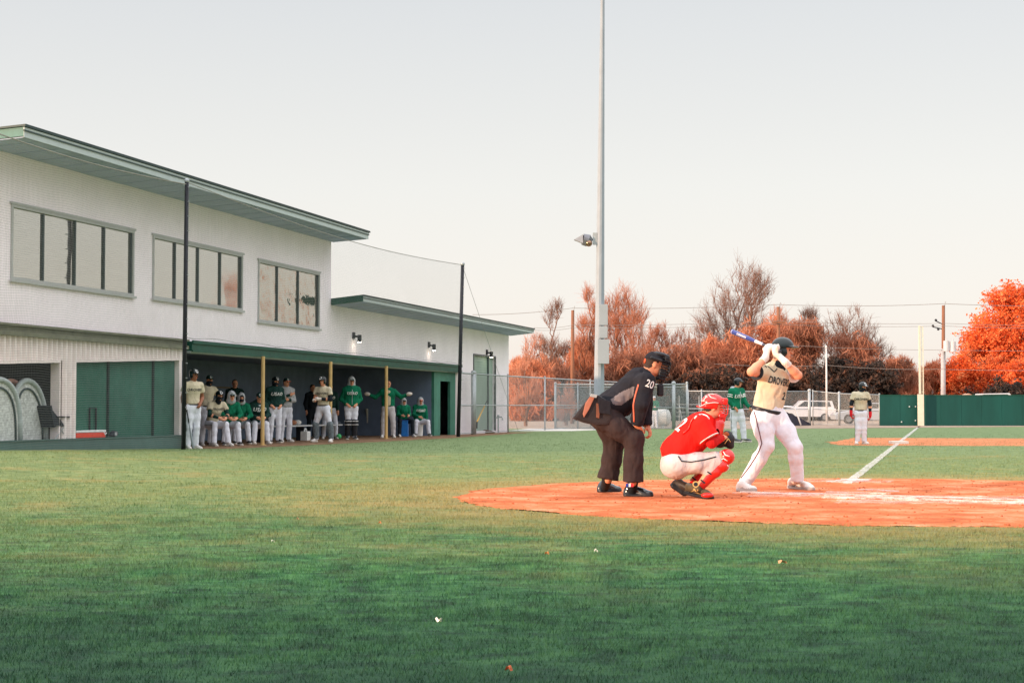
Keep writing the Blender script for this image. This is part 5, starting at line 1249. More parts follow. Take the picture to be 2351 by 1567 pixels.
def torso_prims(J, S, m=0, puff=0.0, hem=None, length=0.0):
    fr = nrm(J['front']); ch, wa = vv(J['chest']), vv(J['waist']); ax_ = nrm(ch - wa); low = wa - ax_ * (.03 + length) * S; wd = .165 * S + puff
    return [cone(ch + ax_ * .06 * S, wa, .185 * S + puff, wd * .98, k=.04, m=m, sc=(fr, .66)), cone(wa, low, wd, (wd if hem is None else hem), k=.03, m=m, flat=2, sc=(fr, .74)),
            ell(ch + fr * .02 * S + ax_ * .04 * S, (.165 * S + puff, .125 * S + puff, .15 * S), (np.cross(fr, ax_), fr, ax_), k=.05, m=m), cone(J['shR'], J['shL'], .070 * S + puff * .6, k=.05, m=m), cone(ch + ax_ * .14 * S, vv(J['neck']) - ax_ * .02 * S, .12 * S, .068 * S, k=.05, m=m)]
def sleeves(J, S, frac, r0=.078, r1=.085, m=0, flat=2):
    pr = []
    for s in 'RL':
        sh, el, wr = vv(J['sh' + s]), vv(J['el' + s]), vv(J['wr' + s])
        if frac <= 1: pr += [cone(sh, sh + (el - sh) * frac, r0 * S, r1 * S, k=.03, m=m, flat=flat)]
        else: pr += [cone(sh, el, r0 * S, .066 * S, k=.03, m=m), cone(el, el + (wr - el) * (frac - 1), .066 * S, .050 * S, k=.03, m=m, flat=2)]
    return pr
def body_prims(J, S=1.0, hair=4, hands=True, curl=.7, k=.02):
    fr = nrm(J['front']); ch, wa, pv = vv(J['chest']), vv(J['waist']), vv(J['pelvis']); pr, o, ax = head_prims(J['head'], J['face'], J.get('up', (0, 0, 1)), S, hair, k)
    pr += [cone(vv(J['head']) - nrm(J.get('up', (0, 0, 1))) * .05 * S - nrm(J['face']) * .02, J['neck'], .058 * S, .062 * S), cone(J['neck'], ch, .065 * S, .10 * S, k=.04), cone(ch, pv, .125 * S, .115 * S, k=.05, sc=(fr, .7)), cone(J['shR'], J['shL'], .055 * S, k=.04), cone(J['hipR'], J['hipL'], .075 * S, k=.04)]
    for s in 'RL':
        sh, el, wr = vv(J['sh' + s]), vv(J['el' + s]), vv(J['wr' + s]); pr += [cone(sh, el, .056 * S, .046 * S, k=.03), cone(el, el + (wr - el) * .35, .047 * S, .046 * S, k=.02), cone(el + (wr - el) * .35, wr, .046 * S, .029 * S, k=.02)]
        hp, kn, an = vv(J['hip' + s]), vv(J['kn' + s]), vv(J['an' + s]); pr += [cone(hp, kn, .082 * S, .055 * S, k=.03), cone(kn, kn + (an - kn) * .3, .055 * S, .054 * S, k=.03), cone(kn + (an - kn) * .3, an, .054 * S, .036 * S, k=.03)]
        if hands:
            hd = J.get('hd' + s); hn = J.get('hn' + s)
            if hd is None: hd = wr - el
            if hn is None: hn = -vv(J['front']) if s else 0
            pr += hand(wr, hd, hn, J.get('curl' + s, curl), S, side=1 if s == 'R' else -1)
    return pr, o, ax
def shoe(name, heel, toe, ankle, S, mu, ms, parent, h, extra=None, up=(0, 0, 1)):
    heel, toe, an = vv(heel), vv(toe), vv(ankle); d = nrm(toe - heel); u = vv(up); u = nrm(u - d * (u @ d)); s = np.cross(d, u); Ln = np.linalg.norm(toe - heel); c = (heel + toe) / 2; ax = (d, s, u)
    pr = [rbox(c + u * .012, (Ln / 2 - .03, .034 * S, .006), ax, r=.010, k=.012, m=1), ell(heel + d * .05 + u * .016, (.05, .04 * S, .018), ax, k=.02, m=1), ell(toe - d * .06 + u * .016, (.062, .048 * S, .018), ax, k=.02, m=1),
          ell(toe - d * .085 + u * .045, (.082, .042 * S, .032), ax, k=.03, m=0), ell(heel + d * .055 + u * .055, (.055, .036 * S, .05), ax, k=.03, m=0), cone(toe - d * .12 + u * .06, heel + d * .07 + u * .095, .034 * S, .038 * S, k=.03, m=0)]
    if extra: pr += [cone(heel + d * .06 + u * .08, an, .04 * S, extra, k=.02, m=0)]
    o = sdf_obj(name, pr, h, [mu, ms], parent)
    mb = MB()
    for q in (.46, .56, .66):
        p = heel + d * Ln * q + u * (.105 - .05 * (q - .35)); mb.tube([p + s * .02 - u * .006, p + u * .006, p - s * .02 - u * .006], .0035, 5)
    mb.build("lace", M_letw if mu is not M_shoew else M_hgrey, o)
    return o
def helmet(name, o, ax, S, m, parent, h, bill=True, flaps=(1, 1), big=1.0, text='D', face=None):
    Rt, Fw, U = ax
    pr = [ell(o(0, -.004, .045), (.098 * S * big, .118 * S * big, .098 * S * big), ax, k=.01)]
    pr += [dict(rbox(o(0, .10, -.055), (.13 * S, .10 * S, .075 * S), ax, r=.01), sub=True), dict(rbox(o(0, -.02, -.10), (.16 * S, .16 * S, .075 * S), ax, r=.01), sub=True)]
    for sgn, on in ((1, flaps[0]), (-1, flaps[1])):
        if on: pr += [ell(o(.084 * sgn, .012, -.022), (.020 * S, .052 * S, .060 * S), ax, k=.02)]
    pr += [ell(o(0, -.055, -.02), (.078 * S, .050 * S, .055 * S), ax, k=.03)]
    if bill: pr += [ell(o(0, .110, .042), (.078 * S, .072 * S, .010 * S), ax, k=.015)]
    hm = sdf_obj(name, pr, h, [m], parent)
    if text:
        b = surf(hm); decal("emblem", hm, b, text, o(0, .16, .085), -Rt, U, .10 * S, M_letw, off=.004, bold=.03)
    return hm
def cap(name, o, ax, S, m, parent, h, text='D', back=False, mbill=None):
    Rt, Fw, U = ax; f = -1 if back else 1
    pr = [ell(o(0, -.006, .050), (.086 * S, .104 * S, .085 * S), ax, k=.01), dict(rbox(o(0, 0, -.035), (.14 * S, .16 * S, .065 * S), ax, r=.005), sub=True), ell(o(0, .115 * f, .036), (.070 * S, .070 * S, .009 * S), ax, k=.01, m=1)]
    c = sdf_obj(name, pr, h, [m, mbill or m], parent)
    if text and not back: decal("emblem", c, surf(c), text, o(0, .16, .080), -Rt, U, .075 * S, M_letw, off=.004, bold=.03)
    return c
def hood_(o, ax, S, m, parent, h):
    pr = [ell(o(0, -.02, .02), (.112 * S, .125 * S, .145 * S), ax, k=.02), ell(o(0, -.06, -.11), (.13 * S, .11 * S, .10 * S), ax, k=.05), dict(ell(o(0, .115, -.01), (.072 * S, .10 * S, .105 * S), ax), sub=True)]
    return sdf_obj("hood", pr, h, [m], parent)
def lay_hood(J, o, S, m, parent, h):
    fr = nrm(J['front']); nk = vv(J['neck']); U = nrm(vv(J['neck']) - vv(J['chest'])); sd = np.cross(fr, U)
    pr = [cone(nk - fr * .07 * S - sd * .08 * S + U * .02, nk - fr * .07 * S + sd * .08 * S + U * .02, .062 * S, k=.04), cone(nk - sd * .095 * S + U * .01, nk + fr * .11 * S - U * .09 * S, .040 * S, .028 * S, k=.03), cone(nk + sd * .095 * S + U * .01, nk + fr * .11 * S - U * .09 * S, .040 * S, .028 * S, k=.03)]
    return sdf_obj("hood", pr, h, [m], parent)
# ---------------------------------------------------------------- pose library for the smaller players
def pose(px, py, head_deg, H=1.83, kind='stand', z0=0.0, base=None, **kw):
    S = H / 1.83; b = base if base is not None else G(px, py, z0); a = R(head_deg); ca, sa = math.cos(a), math.sin(a)
    def w(x, y, z): x, y, z = x * S, y * S, z * S; return np.array([b.x + x * ca - y * sa, b.y + x * sa + y * ca, b.z + z])   # x: figure's left, -y: forward
    J = {}; ln_ = kw.get('lean', 0.02); tw = kw.get('side', 0.0)
    if kind == 'stand':
        sp_ = kw.get('stance', .12); hz = kw.get('hz', .95)
        J.update(pelvis=w(0, 0, hz), waist=w(tw * .3, -ln_ * .3, hz + .12), chest=w(tw * .7, -ln_ * .8, hz + .38), neck=w(tw, -ln_ * 1.3, hz + .575), head=w(tw * 1.1 + kw.get('hx', 0), -ln_ * 1.6 - .025, hz + .74),
                 hipR=w(-.095, 0, hz - .03), hipL=w(.095, 0, hz - .03), knR=w(-sp_ * .95, -.03 - kw.get('kb', 0), .50), knL=w(sp_ * .95, -.03 - kw.get('kb', 0), .50), anR=w(-sp_, 0.03, .10), anL=w(sp_, .03, .10),
                 shR=w(tw - .185, -ln_, hz + .51), shL=w(tw + .185, -ln_, hz + .51))
        J['heR'], J['toR'] = w(-sp_ - .0, .09, 0), w(-sp_ - .045, -.19, 0); J['heL'], J['toL'] = w(sp_, .09, 0), w(sp_ + .045, -.19, 0)
    else:
        sp_ = kw.get('stance', .16); sh_ = kw.get('seat', .50); fw = ln_
        J.update(pelvis=w(0, .04, sh_ + .06), waist=w(0, -fw * .25 + .02, sh_ + .19), chest=w(0, -fw * .8, sh_ + .43), neck=w(0, -fw * 1.35, sh_ + .60), head=w(kw.get('hx', 0), -fw * 1.55 - .03, sh_ + .76),
                 hipR=w(-.095, 0, sh_ + .02), hipL=w(.095, 0, sh_ + .02), knR=w(-sp_, -.43, sh_ + .03), knL=w(sp_, -.43, sh_ + .03), anR=w(-sp_ - .03, -.46 - kw.get('fR', 0), .11), anL=w(sp_ + .03, -.46 - kw.get('fL', 0), .11), shR=w(-.185, -fw * 1.1, sh_ + .54), shL=w(.185, -fw * 1.1, sh_ + .54))
        for s, x, f in (('R', -sp_ - .03, kw.get('fR', 0)), ('L', sp_ + .03, kw.get('fL', 0))): J['he' + s] = w(x, -.40 - f, 0); J['to' + s] = w(x * 1.12, -.68 - f, 0)
    arms = kw.get('arms', 'down'); hz = J['shR'][2]
    sR, sL = np.array([-1., 0, 0]), np.array([1., 0, 0])
    def rel(s, x, y, z): sh = J['sh' + s]; sg = -1 if s == 'R' else 1; x *= sg; return sh + np.array([(x * ca - y * sa), (x * sa + y * ca), z]) * S
    for s in 'RL':
        am = kw.get('arm' + s, arms)
        if am == 'down': J['el' + s], J['wr' + s] = rel(s, .06, .03, -.29), rel(s, .07, -.05, -.54)
        elif am == 'pocket': J['el' + s], J['wr' + s] = rel(s, .10, .08, -.28), rel(s, -.04, -.08, -.42)
        elif am == 'fold': J['el' + s], J['wr' + s] = rel(s, .06, -.02, -.28), rel(s, -.22, -.20, -.26)
        elif am == 'knees': J['el' + s], J['wr' + s] = rel(s, .08, -.10, -.26), rel(s, -.08, -.30, -.34)
        elif am == 'hip': J['el' + s], J['wr' + s] = rel(s, .20, .08, -.22), rel(s, .02, -.02, -.38)
        elif am == 'wide': J['el' + s], J['wr' + s] = rel(s, .22, .02, -.18), rel(s, .42, -.08, -.10)
        elif am == 'front': J['el' + s], J['wr' + s] = rel(s, .05, -.04, -.27), rel(s, -.04, -.26, -.30)
        elif am == 'across': J['el' + s], J['wr' + s] = rel(s, .05, -.12, -.22), rel(s, -.20, -.24, -.12)
    J['front'] = nrm([(sa), (-ca), 0]); fd = R(head_deg + kw.get('look', 0)); J['face'] = nrm([math.sin(fd), -math.cos(fd), kw.get('nod', -.05)]); J['S'] = S; J['base'] = b; return J
def figure(label, J, look, group=None, h=.014, hmat=None):
    S = J['S']; b = J['base']; sk = skin(look.get('skin', 0)); bp, o, ax = body_prims(J, S, curl=look.get('curl', .6)); mats = [sk, sk, M_eye, M_lip, M_hair]
    fp_ = head_paint(o, S, h); person = sdf_obj("person", bp, h, mats, None, loc=b, paint=fp_); tag(person, label, "person", group)
    tm = look['top']; lg = look.get('legs', M_pwhite); puff = look.get('puff', 0.0)
    pt = sdf_obj("trousers", pants_prims(J, S, cuff=look.get('cuff', .072), wide=look.get('wide', 1.0)), h, [lg, M_letd], person, fold=.006)
    tp_ = torso_prims(J, S, puff=puff, length=look.get('len', 0.0)) + sleeves(J, S, look.get('sl', .55), m=0)
    top_ = sdf_obj(look.get('tn', 'jersey'), tp_, h, [tm], person, fold=.007 if puff == 0 else .011)
    ax_ = nrm(vv(J['chest']) - vv(J['waist'])); lo_ = vv(J['waist']) - ax_ * (.03 + look.get('len', 0)) * S
    if not look.get('nobelt'): sdf_obj("belt", [cone(lo_, lo_ - ax_ * .035 * S, .168 * S, .170 * S, flat=3, sc=(nrm(J['front']), .74))], h * .8, [M_belt], person)
    for s in 'RL': shoe("shoe", J['he' + s], J['to' + s], J['an' + s], S, look.get('shoe', M_shoew), look.get('sole', M_sole), person, max(.009, h * .75))
    if look.get('under'):
        for s in 'RL': sdf_obj("undersleeve", [cone(J['sh' + s], J['el' + s], .062 * S, .053 * S, k=.02), cone(J['el' + s], J['wr' + s], .053 * S, .036 * S, k=.02, flat=2)], h * .8, [look['under']], person)
    hk = look.get('hat', 'helmet')
    if look.get('mask'): sdf_obj("face_mask", [ell(o(0, .012, -.055), (.076 * S, .092 * S, .070 * S), ax), cone(o(0, -.02, -.09), J['neck'], .072 * S, .08 * S, k=.03)] + ([ell(o(0, 0, .03), (.085 * S, .103 * S, .095 * S), ax, k=.02), dict(rbox(o(0, .11, .01), (.05 * S, .05 * S, .012 * S), ax, r=.012), sub=True)] if look['mask'] == 'full' else []), h * .8, [M_jblack], person)
    if 'helmet' in hk: helmet("helmet", o, ax, S, hmat or M_helm, person, h * .75, text=look.get('ht', 'D'))
    elif hk.startswith('cap'): cap("cap", o, ax, S, look.get('capm', M_cap), person, h * .75, mbill=look.get('billm'))
    if 'hoodup' in hk or look.get('hoodup'): hood_(o, ax, S, look.get('hoodm', M_hood), person, h)
    elif look.get('hoodm'): lay_hood(J, o, S, look['hoodm'], person, h)
    if look.get('text'):
        rt = -np.cross(nrm(J['front']), ax_); decal("lettering", top_, surf(top_), look['text'], vv(J['chest']) + nrm(J['front']) * .1 + ax_ * .02, rt, ax_, look.get('th', .085) * S, look.get('tc', M_letd), off=.006, bold=.03, shear=look.get('tsh', 0), spacing=1.1)
    if look.get('zip'):
        fr = Vector(nrm(J['front'])); a_ = vv(J['neck']) + nrm(J['front']) * .15; piping("zip", top_, surf(top_), [a_ - ax_ * .08, lo_ + nrm(J['front']) * .2 + ax_ * .03], .008, M_hood, toward=fr)
    if look.get('stripe', True):
        bv = surf(pt)
        for s in 'RL': 
            sg = -1 if s == 'R' else 1; side = np.cross(nrm(J['front']), np.array([0, 0, 1.])) * (1 if s == 'R' else -1)
            piping("piping", pt, bv, [vv(J['hip' + s]) + side * .14, vv(J['kn' + s]) + side * .1, vv(J['an' + s]) + side * .08], .006 * S, M_letd, toward=Vector(side))
    return person, o, ax, top_, pt
def bat(name, label, a, b_, Lr=.029, col=None, grip=None):
    a, b_ = Vector(a), Vector(b_); t = thing(name, label, "bat", a); d = (b_ - a); mb = MB(); us = [0, .36, .48, .62, .75, .96, .99, 1.0]; rs = [.013, .014, .018, .027, Lr, Lr, Lr * .8, .004]
    mb.tube([a + d * u for u in us], rs, 14); mb.build("barrel", col, t, smooth=True)
    mb = MB(); mb.tube([a - d * .002, a + d * .33], .0155, 10); mb.build("grip", grip or M_shoeb, t, smooth=True); mb = MB(); mb.tube([a - d * .022, a - d * .002], [.024, .022], 12); mb.build("knob", grip or M_shoeb, t, smooth=True); return t
# ================================================================== THE THREE AT THE PLATE
def Pj(px, py, Z): return vv(P(px, py, Z))
# ---------------- batter
ZB = 19.85; Q_ = lambda x, y, dz=0.0: Pj(x, y, ZB + dz)
h0 = .0095
J = dict(head=Q_(1797, 804), face=(.95, -.30, -.06), neck=Q_(1784, 836, .0), chest=Q_(1774, 882, -.01), waist=Q_(1765, 927), pelvis=Q_(1765, 950), front=(.36, -.93, 0.0),
         shR=Q_(1752, 856, -.12), elR=Q_(1725, 853, -.36), wrR=Q_(1757, 822, -.20), shL=Q_(1807, 860, .10), elL=Q_(1832, 861, -.12), wrL=Q_(1803, 831, -.23),
         hipR=Q_(1748, 962, -.05), hipL=Q_(1786, 962, .05), knR=Q_(1761, 1023, -.12), knL=Q_(1825, 1026, -.08), anR=Q_(1713, 1104, .0), anL=Q_(1831, 1098, .03))
b = G(1775, 1124); S = 1.06
bp, o, ax = body_prims(J, S, hands=False)
kn_, tip = Q_(1789, 806, -.22), Q_(1684, 762, .34); bd = nrm(tip - kn_)
person = sdf_obj("person", bp, h0, [skin(0), skin(0), M_eye, M_lip, M_hair], None, loc=b, paint=head_paint(o, S, h0))
tag(person, "batter in tan jersey and white trousers waiting with a blue bat over his shoulder", "person", "players and officials at the plate")
trp = sdf_obj("trousers", pants_prims(J, 1.1, cuff=.070, wide=1.06), h0, [M_pwhite], person, fold=.007)
jt = torso_prims(J, 1.09, length=.03) + [cone(J['shR'], vv(J['shR']) + (vv(J['elR']) - vv(J['shR'])) * .55, .088, .092, k=.03, flat=2), cone(J['shL'], vv(J['shL']) + (vv(J['elL']) - vv(J['shL'])) * .60, .086, .092, k=.03, flat=2)]
jer = sdf_obj("jersey", jt, h0, [M_jersey], person, fold=.015)
for s, f in (('R', .555), ('L', .605)):
    sh, el = vv(J['sh' + s]), vv(J['el' + s]); sdf_obj("cuff", [cone(sh + (el - sh) * f, sh + (el - sh) * (f + .035), .094, .095, flat=3)], h0 * .7, [M_letw if s == 'L' else M_letd], person)
ax_ = nrm(vv(J['chest']) - vv(J['waist'])); lo_ = vv(J['waist']) - ax_ * .065
sdf_obj("belt", [cone(lo_ + ax_ * .015, lo_ - ax_ * .030, .199, .199, flat=3, sc=(nrm(J['front']), .76))], h0 * .7, [M_belt], person)
sdf_obj("collar", [cone(vv(J['neck']) + ax_ * .015, vv(J['neck']) - ax_ * .05 + vv((.02, -.03, 0)), .072, .085, k=.01), ell(Q_(1790, 842, -.08), (.07, .05, .06), k=.03)], h0 * .8, [M_jblack], person)
bj = surf(jer); rt = -np.cross(nrm(J['front']), ax_)
decal("lettering", jer, bj, "DROVERS", vv(J['chest']) + ax_ * .035 + rt * .0 + nrm(J['front']) * .1, rt, ax_, .118, M_letd, off=.010, bold=.022, arch=.0, spacing=1.0, font_scale_x=.55)
decal("number", jer, bj, "2", vv(J['chest']) - ax_ * .125 + rt * .115 + nrm(J['front']) * .1, rt, ax_, .125, M_letd, off=.010, bold=.02)
piping("neck_piping", jer, bj, [Q_(1765, 834, -.2), Q_(1774, 842, -.25), Q_(1789, 853, -.3), Q_(1798, 845, -.3)], .006, M_letd, toward=Vector((.3, -1, 0)))
bt_ = surf(trp); piping("piping", trp, bt_, [Q_(1737, 945, -.3), Q_(1741, 965, -.3), Q_(1749, 1000, -.3), Q_(1753, 1018, -.3), Q_(1746, 1038, -.3), Q_(1729, 1068, -.3), Q_(1709, 1099, -.3)], .0065, mat("maroon_piping", (104, 62, 66), .8), toward=Vector((0, -1, 0)))
hm_ = helmet("helmet", o, ax, 1.10, M_helm, person, h0 * .75, text='', big=1.02, flaps=(1, 1)); 
for s, he, to in (('R', G(1690, 1128), G(1738, 1129)), ('L', G(1812, 1121), G(1866, 1126))): shoe("shoe", he, to, J['an' + s], 1.1, M_shoew, mat("sole_grey", (168, 160, 156), .7), person, .008, extra=.052)
M_glv = cloth("white_batting_glove", (226, 216, 208)); gw = []
for s, u, dr in (('R', .20, -1), ('L', .08, 1)):
    gp_ = kn_ + bd * .84 * u; wr = vv(J['wr' + s]); d = nrm(gp_ - wr); w0 = gp_ - d * .075 - nrm(np.cross(bd, d)) * .018 * (1)
    n_ = nrm(np.cross(bd, d)) ; n_ = n_ if s == 'R' else n_
    sdf_obj("batting_glove", hand(w0, d, n_, 1.25, 1.08, side=1 if s == 'R' else -1) + [cone(w0, wr, .036, .040, k=.02), cone(wr, wr + (vv(J['el' + s]) - wr) * .25, .042, .047, k=.02, flat=2), ell(gp_ - d * .03 - n_ * .012, (.052, .046, .034), (d, bd, n_), k=.02)], .006, [M_glv], person)
bt_o = bat("bat", "blue and white bat held over the batter's shoulder", kn_, kn_ + bd * .80, col=mat("bat_blue", (50, 62, 132), .25, bump=0, var=.1, coat=.4), grip=mat("bat_grip", (70, 74, 84), .7))
mb = MB(); mb.tube([kn_ + bd * .80 * u for u in (.34, .42, .49)], [.0165, .0175, .021], 12); mb.build("taper_band", mat("bat_white", (222, 222, 230), .3), bt_o, smooth=True)
mb = MB(); mb.tube([kn_ + bd * .80 * u for u in (.962, .985)], [.0335, .029], 12); mb.build("end_cap", mat("bat_end", (150, 158, 200), .4), bt_o, smooth=True)
bo_ = [c for c in bt_o.children if c.name.startswith('barrel')][0]
decal("lettering", bo_, surf(bo_), "DEMARINI", kn_ + bd * .80 * .78 + V3(0, -.02, -.008), -bd, np.cross(-bd, V3(0, -1, 0)) * -1, .034, MATS["bat_white"], off=.003, bold=.02)
# ---------------- catcher
ZC = 18.15; Q_ = lambda x, y, dz=0.0: Pj(x, y, ZC + dz)
M_red = cloth("red_jersey", (232, 36, 30), .07, .7); M_redp = mat("red_gear", (216, 34, 30), .28, var=.06, bump=0, spec=.5, coat=.4); M_redd = cloth("red_sleeve", (190, 34, 34))
J = dict(head=Q_(1637, 934), face=(.95, .12, -.12), up=(.12, 0, 1), neck=Q_(1624, 956, .0), chest=Q_(1592, 992), waist=Q_(1560, 1036), pelvis=Q_(1548, 1058), front=nrm(V3(.72, .05, -.62)), butt=0,
         shR=Q_(1609, 975, -.19), elR=Q_(1634, 1016, -.24), wrR=Q_(1657, 1004, -.08), shL=Q_(1612, 968, .18), elL=Q_(1640, 1010, .22), wrL=Q_(1662, 1004, .12),
         hipR=Q_(1550, 1066, -.12), hipL=Q_(1550, 1066, .12), knR=Q_(1655, 1050, -.17), knL=Q_(1648, 1050, .30), anR=Q_(1602, 1120, -.15), anL=Q_(1578, 1118, .18))
b = G(1590, 1143); bp, o, ax = body_prims(J, 1.0, hands=False); bp += hand(J['wrR'], Q_(1672, 1003, .0) - J['wrR'], V3(.2, .3, -.9), 1.2, 1.0, side=1)
person = sdf_obj("person", bp, .008, [skin(0), skin(0), M_eye, M_lip, M_hair], None, loc=b, paint=head_paint(o, 1, .008)); tag(person, "catcher in red jersey and red helmet squatting between umpire and batter", "person", "players and officials at the plate")
tp_ = [cone(J['hipR'], J['hipL'], .125, k=.05), cone(J['waist'], J['pelvis'], .15, .165, k=.05, flat=1, sc=(J['front'], .85)), ell(Q_(1553, 1072), (.15, .2, .13), k=.05)]
for s in 'RL':
    hp, kn, an = vv(J['hip' + s]), vv(J['kn' + s]), vv(J['an' + s]); tp_ += [cone(hp, hp + (kn - hp) * .5 - V3(0, 0, .02), .125, .108, k=.05), cone(hp + (kn - hp) * .5 - V3(0, 0, .02), kn - (kn - hp) * .12, .106, .078, k=.04), cone(kn - V3(.03, 0, .05), kn + (an - kn) * .45 - V3(.03, 0, 0), .07, .062, k=.04)]
trp = sdf_obj("trousers", tp_, h0, [M_pgrey], person, fold=.006)
piping("piping", trp, surf(trp), [Q_(1561, 1048, -.4), Q_(1568, 1059, -.4), Q_(1590, 1061, -.4), Q_(1620, 1056, -.4), Q_(1648, 1049, -.4)], .007, M_letd, toward=Vector((0, -1, 0)))
jt = [cone(Q_(1605, 985), Q_(1555, 1036), .175, .175, k=.05, sc=(V3(0, 1, 0), 1.15)), cone(Q_(1555, 1036), Q_(1534, 1052), .17, .14, k=.03, flat=2, sc=(V3(0, 1, 0), 1.1)), cone(Q_(1606, 1000, .0), Q_(1582, 1020), .14, .15, k=.04, sc=(V3(0, 1, 0), 1.1)), cone(J['shR'], J['shL'], .085, k=.06), cone(Q_(1612, 975), Q_(1622, 962), .12, .085, k=.05),
      cone(J['shR'], vv(J['shR']) + (vv(J['elR']) - vv(J['shR'])) * .80, .10, .115, k=.04, flat=2), cone(J['shL'], vv(J['shL']) + (vv(J['elL']) - vv(J['shL'])) * .8, .09, .10, k=.04, flat=2)]
jer = sdf_obj("jersey", jt, h0, [M_red], person, fold=.009)
sh, el = vv(J['shR']), vv(J['elR']); sdf_obj("cuff", [cone(sh + (el - sh) * .74, sh + (el - sh) * .79, .1165, .1175, flat=3)], .006, [M_letw], person)
for s in 'RL': sdf_obj("undersleeve", [cone(J['sh' + s], J['el' + s], .065, .058), cone(J['el' + s], J['wr' + s], .058, .042, k=.02, flat=2)], h0, [M_redd], person)
sdf_obj("belt", [cone(Q_(1545, 1048), Q_(1534.5, 1056), .152, .150, flat=3, sc=(V3(0, 1, 0), 1.1))], .008, [M_belt], person)
bj = surf(jer)
piping("back_strap", jer, bj, [Q_(1560, 985, -.2), Q_(1575, 975, -.2), Q_(1595, 962, -.2), Q_(1606, 955, -.2)], .011, M_redp, off=.01, toward=Vector((-.5, -.5, .7)))
decal("number", jer, bj, "22", Q_(1571, 985, .0), V3(0, -1, 0), V3(.75, 0, .66), .24, M_letw, off=.012, bold=.02)
sdf_obj("chest_protector", [cone(Q_(1649, 972, .0), Q_(1640, 1000), .07, .09, k=.03, sc=(V3(0, 1, 0), 1.5))], h0, [M_redp], person)
piping("white_collar", jer, bj, [Q_(1597, 958, -.3), Q_(1605, 948, -.3), Q_(1616, 944, -.3), Q_(1624, 950, -.3), Q_(1630, 958, -.3)], .010, M_letw, toward=Vector((0, -1, .2)))
# helmet with rear peak, and cage
pr = [ell(o(0, -.005, .042), (.104, .128, .105), ax, k=.02), dict(rbox(o(0, .125, -.06), (.13, .085, .085), ax, r=.01), sub=True), dict(rbox(o(0, 0, -.085), (.2, .2, .055), ax, r=.005), sub=True), ell(o(0, -.125, -.012), (.07, .065, .012), ax, k=.02)]
hel = sdf_obj("helmet", pr, .007, [M_redp], person); bh = surf(hel); tc_ = Vector((0, -1, .15))
for loop in (((1607, 918), (1605, 909), (1612, 903), (1620, 902), (1623, 908), (1619, 915), (1608, 919)), ((1645, 915), (1633, 911), (1629, 904), (1635, 902), (1643, 903)), ((1603, 925), (1620, 925), (1640, 923), (1650, 924))):
    piping("helmet_line", hel, bh, [Q_(x, y, -.12) for x, y in loop], .0045, M_letw, toward=tc_)
mb = MB()
for u in np.linspace(-.095, .075, 7): mb.tube([o(-.085, .06, u), o(-.07, .115, u), o(-.025, .145, u), o(.025, .145, u), o(.07, .115, u), o(.085, .06, u)], .006, 6)
for r_ in (-.055, 0, .055): mb.tube([o(r_, .10 + .02 * (r_ == 0), .10), o(r_, .15 + .012 * (r_ == 0), .04), o(r_, .155 + .012 * (r_ == 0), -.05), o(r_, .12, -.115)], .006, 6)
mb.build("cage", M_redp, hel, smooth=True)
sdf_obj("mask_pads", [rbox(o(0, .108, .075), (.065, .016, .022), ax, r=.016, k=.02), rbox(o(0, .10, -.10), (.045, .022, .03), ax, r=.02, k=.02), cone(o(0, .10, -.11), o(0, .09, -.19), .035, .028, k=.02)], .007, [M_redp], hel)
# shin guards
for s in 'RL':
    kn, an = vv(J['kn' + s]), vv(J['an' + s]); d = nrm(an - kn); fw = nrm(V3(.8, 0, 0) - d * (V3(.8, 0, 0) @ d)); sd = np.cross(d, fw)
    pr = [ell(kn + fw * .045 - d * .045, (.085, .085, .085), (sd, fw, d), k=.01), ell(kn + fw * .065 + d * .06, (.088, .072, .07), (sd, fw, d), k=.01), ell(kn + fw * .055 + d * .15, (.08, .055, .06), (sd, fw, d), k=.015), cone(kn + d * .10 + fw * .035, an - d * .03 + fw * .012, .073, .050, k=.02, flat=2, sc=(sd, .95)), dict(cone(kn - fw * .05, an - fw * .045, .062, .04), sub=True)]
    g_ = sdf_obj("shin_guard", pr, .008, [M_redp], person)
    mb = MB()
    for u in (.22, .5, .78): c2 = kn + (an - kn) * u; mb.tube([c2 + sd * .062 + fw * .02, c2 + sd * .058 - fw * .03, c2 - sd * .058 - fw * .03, c2 - sd * .062 + fw * .02], .008, 6)
    mb.build("strap", M_letd, g_)
    if s == 'R':
        bv = surf(g_)
        for pth in (((1646, 1041), (1649, 1050), (1655, 1047)), ((1660, 1037), (1663, 1045), (1672, 1048)), ((1652, 1058), (1659, 1052), (1668, 1058)), ((1668, 1068), (1676, 1074), (1672, 1079))): piping("white_trim", g_, bv, [Q_(x, y, -.2) for x, y in pth], .006, M_letw, toward=Vector((.1, -1, .1)))
        mb = MB(); c2 = Q_(1597, 1111, -.23); mb.tube([c2, c2 + V3(0, -.012, 0)], .034, 16); mb.build("ankle_disc", mat("gold_disc", (196, 170, 110), .4), g_); mb = MB(); mb.tube([c2 + V3(0, -.012, 0), c2 + V3(0, -.015, 0)], .022, 14); mb.build("disc_mark", M_letd, g_)
M_cl = mat("cleat_gold_black", (92, 84, 66), .5, var=.5, ns=18)
so1 = shoe("shoe", G(1574, 1140) + Vector((0, 0, .03)), G(1634, 1146), J['anR'], 1.0, M_cl, M_shoeb, person, .008, extra=.05)
decal("emblem", so1, surf(so1), "N", Q_(1598, 1128, -.25), V3(.95, 0, -.25), V3(.25, 0, .95), .07, mat("gold_letter", (214, 186, 120), .5), off=.004, bold=.02)
shoe("shoe", vv(P(1537, 1114, 18.4)), vv(G(1574, 1140)), J['anL'], 1.0, mat("cleat_dark_b", (58, 50, 46), .5, var=.3, ns=12), M_shoeb, person, .008, extra=.05, up=(.5, 0, 1))
